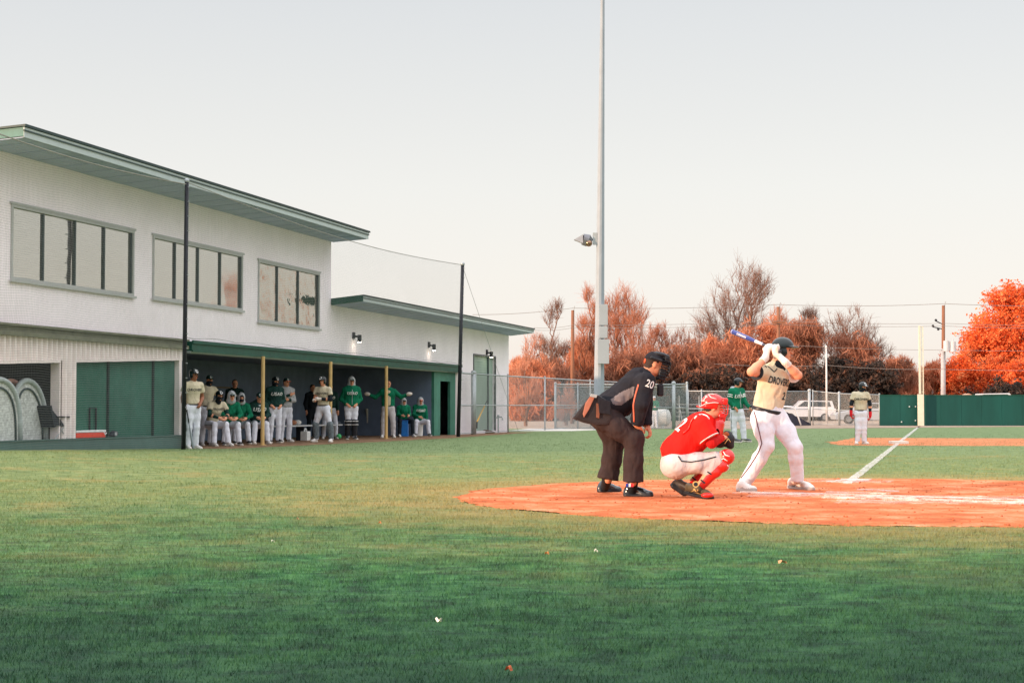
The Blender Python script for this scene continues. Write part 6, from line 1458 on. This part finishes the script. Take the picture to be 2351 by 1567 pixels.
sdf_obj("toe_guard", [ell(Q_(1624, 1136, -.33), (.068, .05, .028), (nrm(V3(1, 0, -.1)), V3(0, 1, 0), V3(0, 0, 1)))], .007, [M_redp], person)
# mitt on the far hand
mt = thing("catcher_mitt", "black and tan catcher's mitt held out above the catcher's red knee", "mitt", Vector(Q_(1660, 1012, .02)))
pr = [ell(Q_(1652, 1012, .02), (.085, .07, .075), k=.03), ell(Q_(1672, 1008, .0), (.055, .08, .095), k=.02), cone(Q_(1667, 995, -.02), Q_(1680, 1006, -.02), .032, .030, k=.02), cone(Q_(1678, 1006, -.02), Q_(1678, 1023, -.02), .032, .034, k=.02), dict(ell(Q_(1664, 1010, -.10), (.018, .05, .045)), sub=True)]
sdf_obj("pocket", pr, .008, [mat("mitt_black", (38, 40, 46), .5, var=.2, ns=20)], mt, fold=.006)
sdf_obj("rim", [cone(Q_(1650, 998, -.05), Q_(1668, 996, -.05), .020, .022, k=.02), cone(Q_(1668, 996, -.05), Q_(1677, 1002, -.05), .022, .016, k=.02)], .007, [mat("mitt_tan", (168, 84, 44), .6, var=.2, ns=20)], mt)
mb = MB()
for x0, y0, x1, y1 in ((1646, 1006, 1662, 1012), (1662, 1012, 1658, 1000), (1664, 1018, 1672, 1006), (1672, 1006, 1677, 1014)): mb.tube([Q_(x0, y0, -.085), Q_((x0 + x1) / 2, (y0 + y1) / 2, -.10), Q_(x1, y1, -.085)], .004, 5)
mb.build("lacing", MATS["gold_letter"], mt)
# ---------------- umpire
ZU = 18.4; Q_ = lambda x, y, dz=0.0: Pj(x, y, ZU + dz)
M_ut = cloth("charcoal_trousers", (58, 48, 48), .15, .8); M_uj = cloth("umpire_black", (38, 38, 44), .15, .7); M_ug = cloth("umpire_grey_panel", (120, 112, 114), .06, .8)
J = dict(head=Q_(1502, 836), face=(.93, .10, -.20), up=(.2, 0, 1), neck=Q_(1486, 856), chest=Q_(1452, 888), waist=Q_(1408, 928), pelvis=Q_(1388, 950), front=nrm(V3(.66, 0, -.72)), butt=1,
         shR=Q_(1483, 876, -.20), elR=Q_(1471, 927, -.27), wrR=Q_(1461, 974, -.20), shL=Q_(1478, 872, .19), elL=Q_(1480, 925, .27), wrL=Q_(1484, 976, .24),
         hipR=Q_(1388, 962, -.11), hipL=Q_(1388, 962, .11), knR=Q_(1456, 1006, -.15), knL=Q_(1412, 1016, .16), anR=Q_(1454, 1108, -.12), anL=Q_(1396, 1102, .16))
b = G(1430, 1140); bp, o, ax = body_prims(J, 1.02, hands=False)
bp += hand(J['wrR'], Q_(1474, 988, -.14) - J['wrR'], V3(.1, .3, -.9), .55, 1.05, side=1) + hand(J['wrL'], Q_(1492, 990, .22) - J['wrL'], V3(0, 0, -1), .8, 1.0, side=-1)
person = sdf_obj("person", bp, .008, [skin(1), skin(1), M_eye, M_lip, M_hair], None, loc=b, paint=head_paint(o, 1, .008)); tag(person, "plate umpire in black bending forward with a hand on his knee behind the catcher", "person", "players and officials at the plate")
tp_ = [cone(J['hipR'], J['hipL'], .125, k=.06), cone(J['waist'], J['pelvis'], .17, .17, k=.05, flat=1, sc=(V3(0, 1, 0), 1.1))]
for s in 'RL':
    hp, kn, an = vv(J['hip' + s]), vv(J['kn' + s]), vv(J['an' + s]); cf = an + V3(0, 0, .015)
    tp_ += [cone(hp, (hp + kn) / 2, .135, .125, k=.05), cone((hp + kn) / 2, kn - V3(.01, 0, 0), .125, .108, k=.05), cone(kn, (kn + cf) / 2, .106, .108, k=.04), cone((kn + cf) / 2, cf, .108, .116, k=.03, flat=2)]
trp = sdf_obj("trousers", tp_, h0, [M_ut], person, fold=.013)
jt = [cone(Q_(1462, 884), Q_(1410, 925), .168, .155, k=.05, sc=(V3(0, 1, 0), 1.2)), cone(Q_(1410, 925), Q_(1378, 945), .16, .17, k=.05, sc=(V3(0, 1, 0), 1.15)), cone(J['shR'], J['shL'], .085, k=.06), cone(Q_(1466, 868), Q_(1484, 856), .12, .072, k=.05), cone(Q_(1460, 895), Q_(1430, 930), .13, .12, k=.05, sc=(V3(0, 1, 0), 1.2)), cone(Q_(1430, 930), Q_(1412, 948), .11, .09, k=.05),
      cone(J['shR'], J['elR'], .105, .088, k=.04), cone(J['elR'], vv(J['wrR']) + V3(0, 0, -.0), .088, .072, k=.03, flat=2), cone(J['shL'], J['elL'], .10, .085, k=.04), cone(J['elL'], J['wrL'], .085, .068, k=.03, flat=2)]
def upaint(c, lab):
    # grey side panel under the arm
    poly = [Q_(x, y) for x, y in ((1402, 916), (1425, 900), (1455, 886), (1457, 900), (1450, 914), (1425, 930), (1408, 928))]; px_ = [(p[0], p[2]) for p in poly]; ins = np.zeros(len(c), bool); j = len(px_) - 1
    f_ = (ZU) / (c[:, 1]); X = c[:, 0] * f_; Zc = (c[:, 2] - HC) * f_ + HC
    for i in range(len(px_)):
        xi, zi = px_[i]; xj, zj = px_[j]; cond = ((zi > Zc) != (zj > Zc)) & (X < (xj - xi) * (Zc - zi) / (zj - zi + 1e-9) + xi); ins ^= cond; j = i
    arm = np.zeros(len(c), bool)
    for a_, b_2 in ((J['shR'], J['elR']), (J['elR'], J['wrR'])):
        a_, b_2 = vv(a_), vv(b_2); t = np.clip(((c - a_) @ (b_2 - a_)) / ((b_2 - a_) @ (b_2 - a_)), 0, 1); arm |= np.linalg.norm(c - a_ - t[:, None] * (b_2 - a_), axis=1) < .112
    lab[ins & ~arm & (c[:, 1] < ZU)] = 1; return lab
jer = sdf_obj("jacket", jt, h0, [M_uj, M_ug], person, fold=.011, paint=upaint); bj = surf(jer)
decal("number", jer, bj, "20", Q_(1492, 882, -.3), V3(.9, .0, -.35), V3(.35, 0, .9), .115, M_letw, off=.006, bold=.015, font_scale_x=.8)
piping("sleeve_piping", jer, bj, [Q_(1461, 882, -.4), Q_(1455, 905, -.4), Q_(1451, 930, -.4), Q_(1450, 968, -.4)], .010, mat("red_piping", (214, 110, 84), .7), toward=Vector((-.3, -1, 0)))
# jacket tail, ball bag
M_bag = mat("bag_dark", (44, 38, 40), .55, var=.2, ns=8, bump=.3)
bgth = thing("ball_bag", "dark ball bags hanging at the umpire's hip behind his jacket", "bag", Vector(Q_(1365, 970, -.2)))
def pris(name, pts, y0, th, m, par, bev=.02):
    mb = MB(); mb.prism([Q_(x, y, y0) for x, y in pts], (0, th, 0)); return mb.build(name, m, par, bevel=bev)
pris("bag", ((1314, 960), (1356, 906), (1372, 905), (1394, 918), (1404, 935), (1406, 958), (1396, 976), (1368, 976), (1340, 970)), -.26, .14, M_bag, bgth, .03)
pris("bag", ((1320, 958), (1358, 910), (1380, 912), (1396, 930), (1392, 974), (1350, 970)), .06, .14, M_bag, bgth, .03)
pris("flap", ((1372, 912), (1402, 920), (1402, 952), (1376, 948)), -.29, .035, M_uj, bgth, .012)
pris("towel", ((1356, 908), (1366, 910), (1352, 940), (1341, 958), (1338, 950), (1344, 925)), -.285, .03, mat("towel_orange", (172, 112, 92), .8, var=.15), bgth, .008)
pris("pouch", ((1369, 925), (1378, 926), (1376, 960), (1369, 958)), -.283, .03, mat("pouch_brown", (120, 74, 56), .7, var=.2), bgth, .006)
pris("clip", ((1357, 903), (1372, 906), (1369, 913), (1354, 910)), -.30, .03, M_steel, bgth, .004)
# cap and cage mask
cp_ = cap("cap", o, ax, 1.06, M_uj, person, .007, text=''); sdf_obj("cap_band", [cone(o(0, -.105, .012), o(0, -.10, .03), .028, .028, k=.01, sc=(nrm(J['face']), .5))], .006, [M_orn], cp_)
mk = sdf_obj("mask", [rbox(o(0, .115, .085), (.065, .012, .025), ax, r=.015, k=.02), rbox(o(0, .10, -.095), (.055, .025, .045), ax, r=.02, k=.02), cone(o(-.09, .05, .05), o(-.09, -.06, .06), .018, k=.01), cone(o(.09, .05, .05), o(.09, -.06, .06), .018, k=.01), ell(o(0, .04, .115), (.085, .10, .03), ax, k=.02)], .007, [M_black], person)
mb = MB()
for u in np.linspace(-.11, .085, 7): mb.tube([o(-.095, .06, u), o(-.08, .13, u), o(-.03, .168, u), o(.03, .168, u), o(.08, .13, u), o(.095, .06, u)], .006, 6)
for r_ in (-.055, 0, .055): mb.tube([o(r_, .11, .11), o(r_, .165, .04), o(r_, .17, -.05), o(r_, .13, -.13)], .006, 6)
mb.build("cage", mat("cage_steel_black", (30, 32, 38), .3, .4), mk, smooth=True)
c1, c2 = Q_(1516, 885), Q_(1516, 905); sdf_obj("throat_guard", [rbox((c1 + c2) / 2, (.022, .035, .055), r=.012, k=.01)], .007, [M_black], mk)
mb = MB(); mb.tube([o(0, .13, -.13), c1 + V3(0, 0, .03), c1], .006, 6); mb.tube([o(0, .11, -.13), c1 + V3(.02, 0, .03), c1], .006, 6); mb.build("cord", M_black, mk)
for s, he, to in (('R', G(1431, 1139), G(1500, 1140)), ('L', G(1371, 1130), G(1427, 1129))):
    so_ = shoe("shoe", he, to, J['an' + s], 1.12, mat("patent_black", (26, 30, 36), .12, var=.1, bump=0, spec=.7, coat=.5), M_shoeb, person, .008)
    an_ = vv(J['an' + s]); hv = vv(he) + nrm(vv(to) - vv(he)) * .10; sdf_obj("sock", [cone(hv + V3(0, 0, .06), an_ + V3(0, 0, .06), .052, .062)], .008, [M_jblack], person)
    if s == 'R':
        bv = surf(so_); c2 = Q_(1446, 1113, -.25)
        for dx, m_ in ((-.028, mat("logo_blue", (36, 60, 150), .6)), (.0, M_letw), (.024, mat("logo_red", (200, 50, 60), .6))):
            mb = MB(); h_ = bv.ray_cast(Vector(c2 + V3(dx, -.4, 0)), Vector((0, 1, 0)), 1.0); q = h_[0] if h_[0] else Vector(c2 + V3(dx, 0, 0)); mb.box(q + Vector((0, -.004, 0)), (.015, .004, .018)); mb.build("emblem", m_, so_)
# ================================================================== COACH, RUNNER
ZR = 46.4; Q_ = lambda x, y, dz=0.0: Pj(x, y, ZR + dz)
S = 1.0; b = G(1975, 1019.5); ZR = b.y
J = dict(S=1.0, base=b, head=Q_(1981, 888), face=(.55, -.83, -.15), neck=Q_(1977, 901), chest=Q_(1976, 918), waist=Q_(1976, 938), pelvis=Q_(1976, 946), front=(.08, -1, 0), shR=Q_(1961, 905), elR=Q_(1955, 926), wrR=Q_(1954, 946), shL=Q_(1990, 905), elL=Q_(1997, 926), wrL=Q_(1998, 949),
         hipR=Q_(1970, 949), hipL=Q_(1982, 949), knR=Q_(1970, 984, -.04), knL=Q_(1984, 984, -.04), anR=Q_(1969, 1011), anL=Q_(1984, 1011), hnR=(1, 0, 0), hnL=(-1, 0, 0))
bz = b; J['heR'], J['toR'] = vv(bz) + V3(-.09, .1, 0), vv(bz) + V3(-.13, -.18, 0); J['heL'], J['toL'] = vv(bz) + V3(.08, .1, 0), vv(bz) + V3(.2, -.14, 0)
M_gred = cloth("red_glove", (206, 40, 48))
pr_, o, ax, tp_, pt_ = figure("player in tan jersey, black sleeves and red gloves standing by third base", J, dict(top=M_jersey, hat='helmet', under=M_jblack, text="DROVERS", th=.085, mask='low', sl=.6), h=.012)
for s in 'RL': w_ = vv(J['wr' + s]); sdf_obj("batting_glove", hand(w_, V3(0, 0, -1), (1, 0, 0) if s == 'R' else (-1, 0, 0), .7, 1.25, side=1 if s == 'R' else -1) + [cone(w_ + V3(0, 0, .04), w_, .045, .04), ell(w_ + V3(0, 0, -.06), (.035, .045, .055), k=.02)], .009, [M_gred], pr_)
b = G(1697, 1014.5); ZG = b.y; Q_ = lambda x, y, dz=0.0: Pj(x, y, ZG + dz)
J = dict(S=1.05, base=b, head=Q_(1694.5, 878.5), face=(.93, -.3, -.05), neck=Q_(1690, 893), chest=Q_(1690, 911), waist=Q_(1692, 932), pelvis=Q_(1692, 941), front=(.62, -.78, 0), shR=Q_(1679, 898, -.12), elR=Q_(1674, 921, -.16), wrR=Q_(1687, 935, -.20), shL=Q_(1703, 898, .12), elL=Q_(1709, 921, .02), wrL=Q_(1722, 936, -.12),
         hipR=Q_(1686, 946), hipL=Q_(1699, 946), knR=Q_(1684, 978), knL=Q_(1706, 978), anR=Q_(1687, 1006), anL=Q_(1708, 1006))
J['heR'], J['toR'] = vv(G(1683, 1014.5)), vv(G(1693, 1016.5)) + V3(.1, 0, 0); J['heL'], J['toL'] = vv(G(1703, 1013)), vv(G(1717, 1015)) + V3(.08, 0, 0)
pr_, o, ax, tp_, pt_ = figure("coach in bright green jacket with a grey hood standing behind the catcher and batter", J, dict(top=M_jgreen, tn='jacket', puff=.035, sl=1.95, hat='helmet', ht='', hoodm=M_hood, text="USAO", tc=M_letw, th=.13, tsh=.25, shoe=M_shoeb, nobelt=1, len=.05, zip=1, skin=1, wide=1.1), h=.013)
bv = surf(tp_)
for s in 'RL':
    sh, el = vv(J['sh' + s]), vv(J['el' + s])
    for f in (.30, .50): sdf_obj("sleeve_stripe", [cone(sh + (el - sh) * f, sh + (el - sh) * (f + .10), .094 - .012 * f, .093 - .012 * f, flat=3)], .009, [M_letw], tp_)
piping("pocket_trim", tp_, bv, [Q_(1683, 937, -.5), Q_(1687, 935, -.5)], .012, M_letw, toward=Vector((0, -1, 0)))
w_ = vv(J['wrL']); cb = thing("clipboard", "dark glove and clipboard held out by the coach in green", "clipboard", Vector(w_)); mb = MB(); mb.prism([w_ + V3(-.02, -.05, .03), w_ + V3(.17, -.05, -.07), w_ + V3(.22, -.05, .05), w_ + V3(.08, -.05, .12)], (0, .1, .02)); mb.build("board", M_shoeb, cb, bevel=.008); mb = MB(); mb.box(w_ + V3(.08, -.06, -.03), (.07, .02, .012), (.9, 0, -.4), (0, 1, 0), (.4, 0, .9)); mb.build("paper", M_letw, cb)
# ================================================================== PLAYERS IN AND BEFORE THE DUGOUT
gD = "players in and in front of the dugout"
def pbase(px, py, n=None):
    if n is None: return G(px, py)
    s, _ = wpx(px, py, n); return W(s, n, 0.006)
def mk(label, px, py, deg, lk, n=None, **kw):
    J = pose(px, py, deg, base=pbase(px, py, n), **kw); return (J,) + figure(label, J, lk, gD)
WH = dict(hoodm=M_hood)
# front player leaning on a bat
J, p, o, ax, tp_, pt_ = mk("player in tan jersey and helmet standing outside the dugout at the near net post", 441, 1031, 40, dict(top=M_jersey, hat='helmet', text="DROVERS", th=.08, skin=2, under=None), H=1.93, armR='down', armL='pocket', look=12, stance=.10)
bat("bat", "grey bat propped on the ground against the front player's leg", P(429, 942, 39.75), P(444, 1029, 39.85), col=mat("bat_grey", (150, 158, 166), .4), grip=M_shoeb)
mk("player in tan jersey and dark cap standing half hidden behind the front helmeted player", 474, 1012, 35, dict(top=M_jersey, hat='cap', mask='low', skin=1), n=-.9, H=1.86, armR='down', armL='hip', hx=.05)
mk("seated player in tan jersey with black hood under his helmet, leftmost on the bench", 487, 1020, 38, dict(top=M_jersey, hat='helmet', mask='low', under=M_jdark, text="DROVERS", th=.075), n=-.62, kind='sit', lean=.22, arms='knees', H=1.86, fR=.0, fL=.05, seat=.52)
mk("bareheaded player in dark jacket standing at the back between the two seated hooded players", 538, 1008, 15, dict(top=M_jdark, tn='jacket', puff=.025, sl=1.95, hat='none', text="USAO", tc=M_letw, th=.10, tsh=.25, nobelt=1, zip=1, hoodm=M_hood), n=-2.3, H=1.84, arms='down')
mk("seated player in bright green hoodie with grey hood over his cap", 521, 1018, 25, dict(top=M_jgreen, tn='hoodie', puff=.02, sl=1.95, hat='cap', hoodup=1, hoodm=M_hood, nobelt=1, shoe=M_shoeb), n=-.62, kind='sit', lean=.26, arms='knees', H=1.84, stance=.17, seat=.52)
mk("seated player in green with grey hood and black face mask, third on the bench", 548, 1016, 20, dict(top=M_jgreen, tn='hoodie', puff=.02, sl=1.95, hat='none', hoodup=1, mask='full', hoodm=M_hood, nobelt=1, shoe=M_shoeb), n=-.95, kind='sit', lean=.2, arms='knees', H=1.80, seat=.52)
mk("seated player in dark jacket and cap right beside the first yellow post", 590, 1015, 22, dict(top=M_jdark, tn='jacket', puff=.04, sl=1.95, hat='cap', text="USAO", tc=M_letw, th=.13, tsh=.25, nobelt=1, hoodm=M_hood), n=-.62, kind='sit', lean=.15, arms='knees', H=1.84, seat=.52, nod=-.25)
mk("standing player in dark jacket and helmet just right of the first yellow post, turned away", 630, 1011, 30, dict(top=M_jdark, tn='jacket', puff=.035, sl=1.95, hat='helmet', text="USAO", tc=M_letw, th=.12, tsh=.25, nobelt=1, hoodm=M_hood, mask='low', shoe=M_shoeb), n=-.55, H=1.88, arms='pocket', look=15)
mk("standing player in grey fleece with one dark arm, right of the dark jacketed player", 655, 1011, 35, dict(top=M_hgrey, tn='fleece', puff=.035, sl=1.6, hat='cap', billm=MATS["red_piping"], nobelt=1, under=M_jdark, len=.02), n=-.75, H=1.88, armR='across', armL='fold', look=10)
# player in shin guards walking
J, p, o, ax, tp_, pt_ = mk("player in tan jersey and grey shin guards striding out of the dugout", 742, 1012, -20, dict(top=M_jersey, hat='helmet', text="DROVERS", th=.08, skin=1), n=.35, H=1.92, arms='front', armL='fold', stance=.23, look=-5)
for s in 'RL':
    kn, an = vv(J['kn' + s]), vv(J['an' + s]); d = nrm(an - kn); g_ = sdf_obj("shin_guard", [ell(kn, (.10, .10, .11), k=.03), cone(kn + d * .08, an, .098, .08, k=.02, flat=2)], .012, [mat("shin_grey", (106, 116, 122), .5, var=.5, ns=18)], p, fold=.006)
M_glw = M_glv
for s in 'RL': w_ = vv(J['wr' + s]); sdf_obj("batting_glove", [ell(w_ + nrm(w_ - vv(J['el' + s])) * .06, .052), cone(w_ - nrm(w_ - vv(J['el' + s])) * .05, w_ + nrm(w_ - vv(J['el' + s])) * .03, .045)], .012, [M_glw], p)
sdf_obj("arm_sleeve", [cone(vv(J['elL']) - (vv(J['elL']) - vv(J['shL'])) * .45, J['elL'], .062, .056, k=.02), cone(J['elL'], vv(J['elL']) + (vv(J['wrL']) - vv(J['elL'])) * .7, .056, .045, k=.02)], .012, [M_jblack], p)
mk("player in dark jacket and green cap standing right behind the one with shin guards", 757, 1004, 10, dict(top=M_jdark, tn='jacket', puff=.02, sl=1.95, hat='cap', capm=M_jgreen, text="USAO", tc=M_letw, th=.11, tsh=.25, nobelt=1), n=-1.3, H=1.80, arms='down', stance=.2)
mk("dark clad person deep in the dugout whose face shows left of the shin-guard player", 715, 1000, 40, dict(top=M_jblack, tn='jacket', puff=.02, sl=1.95, hat='none', nobelt=1, legs=M_jblack, shoe=M_shoeb, skin=1, stripe=False), n=-2.6, H=1.80, arms='down')
J, p, o, ax, tp_, pt_ = mk("hooded player in green jacket and leg guards standing between second and third yellow posts", 806, 1003, 15, dict(top=M_jgreen, tn='jacket', puff=.045, sl=1.95, hat='cap', hoodup=1, hoodm=M_hood, text="USAO", tc=M_letw, th=.11, tsh=.25, nobelt=1, shoe=M_shoeb, zip=1, len=.05), n=-.3, H=1.98, arms='pocket', stance=.10)
for s in 'RL':
    kn, an = vv(J['kn' + s]), vv(J['an' + s]); d = nrm(an - kn); g_ = sdf_obj("shin_guard", [ell(kn - d * .02, (.11, .11, .12), k=.03), cone(kn + d * .08, an, .098, .082, k=.02, flat=2)], .012, [mat("guard_black", (40, 44, 50), .4, var=.4, ns=14)], p, fold=.006)
    mb = MB()
    for u in (-.04, .07): mb.tube([kn + d * u + V3(.115 * math.cos(w), .115 * math.sin(w), 0) for w in np.linspace(0, 6.28, 14)], .012, 6)
    mb.build("white_band", M_letw, g_)
J, p, o, ax, tp_, pt_ = mk("player behind the third yellow post holding both gloved hands out wide", 891, 1001, 5, dict(top=M_jgreen, tn='jacket', puff=.04, sl=1.95, hat='none', skin=1, len=.02, shoe=M_shoew, legs=M_pgrey, wide=1.1), n=-.25, H=1.95, arms='wide', stance=.16)
sdf_obj("shirt_front", [cone(vv(J['chest']) + nrm(J['front']) * .150 + V3(0, 0, .1), vv(J['waist']) + nrm(J['front']) * .140, .085, .08, sc=(nrm(J['front']), .5))], .012, [M_jersey], p)
for s in 'RL': w_ = vv(J['wr' + s]); sdf_obj("batting_glove", [ell(w_ + nrm(w_ - vv(J['el' + s])) * .08, (.10, .07, .06)), cone(w_, w_ + nrm(w_ - vv(J['el' + s])) * .05, .045)], .012, [M_glw], p)
J, p, o, ax, tp_, pt_ = mk("small hooded kid in green sitting astride a blue box right of the third yellow post", 925, 1000, 20, dict(top=M_jgreen, tn='hoodie', puff=.03, sl=1.95, hat='cap', hoodup=1, hoodm=M_hgrey, nobelt=1, legs=M_jblack, shoe=M_shoew, stripe=False), n=-.35, H=1.66, kind='sit', lean=.06, arms='front', seat=.58, stance=.24)
c2 = vv(J['pelvis']); bx = thing("blue_box", "upright blue cooler box that the small hooded kid sits on", "box", Vector((c2[0], c2[1], 0.006)))
mb = MB(); mb.box((c2[0] + .04, c2[1] - .16, .30), (.17, .26, .27)); mb.build("body", mat("box_blue", (24, 104, 178), .5), bx, bevel=.02); mb = MB(); mb.box((c2[0] + .04, c2[1] - .16, .585), (.18, .27, .012)); mb.build("lid", mat("box_blue_dark", (20, 80, 140), .5), bx)
J, p, o, ax, tp_, pt_ = mk("seated player with a grey hood over a red cap, nearest the green end panel", 962, 998, 18, dict(top=M_jgreen, tn='jacket', puff=.04, sl=1.95, hat='cap', capm=MATS["red_piping"], hoodup=1, hoodm=M_hood, text="USAO", tc=M_letw, th=.12, tsh=.25, nobelt=1, shoe=M_shoeb), n=-.35, H=1.80, kind='sit', lean=.12, armR='knees', armL='down', seat=.50, stance=.22)
c2 = vv(J['pelvis']); bk = thing("bucket", "white bucket used as a seat by the player nearest the green end panel", "bucket", Vector((c2[0], c2[1], 0.006)))
mb = MB(); mb.tube([(c2[0], c2[1], .01), (c2[0], c2[1], .40)], [.14, .16], 20); mb.build("body", M_letw, bk, smooth=False); mb = MB(); mb.tube([(c2[0], c2[1], .402), (c2[0], c2[1], .425)], .168, 20); mb.build("lid", M_letw, bk)
# people beyond the fences
J = pose(1503, 981, -20, base=Vector((P(1503, 940, 86.6).x, 86.6, 0)), H=1.66, armR='fold', armL='fold'); figure("distant person in white cap and green top in front of the white tank", J, dict(top=M_jgreen, tn='jacket', puff=.02, sl=1.95, hat='cap', capm=M_pwhite, nobelt=1), h=.02)
J = pose(1656, 968, 60, base=Vector((P(1657, 940, 104).x, 104, .01)), H=1.72); figure("distant player in white trousers hidden behind the catcher's mask", J, dict(top=M_jdark, tn='jacket', sl=1.9, hat='cap', nobelt=1, shoe=M_shoeb), h=.02)
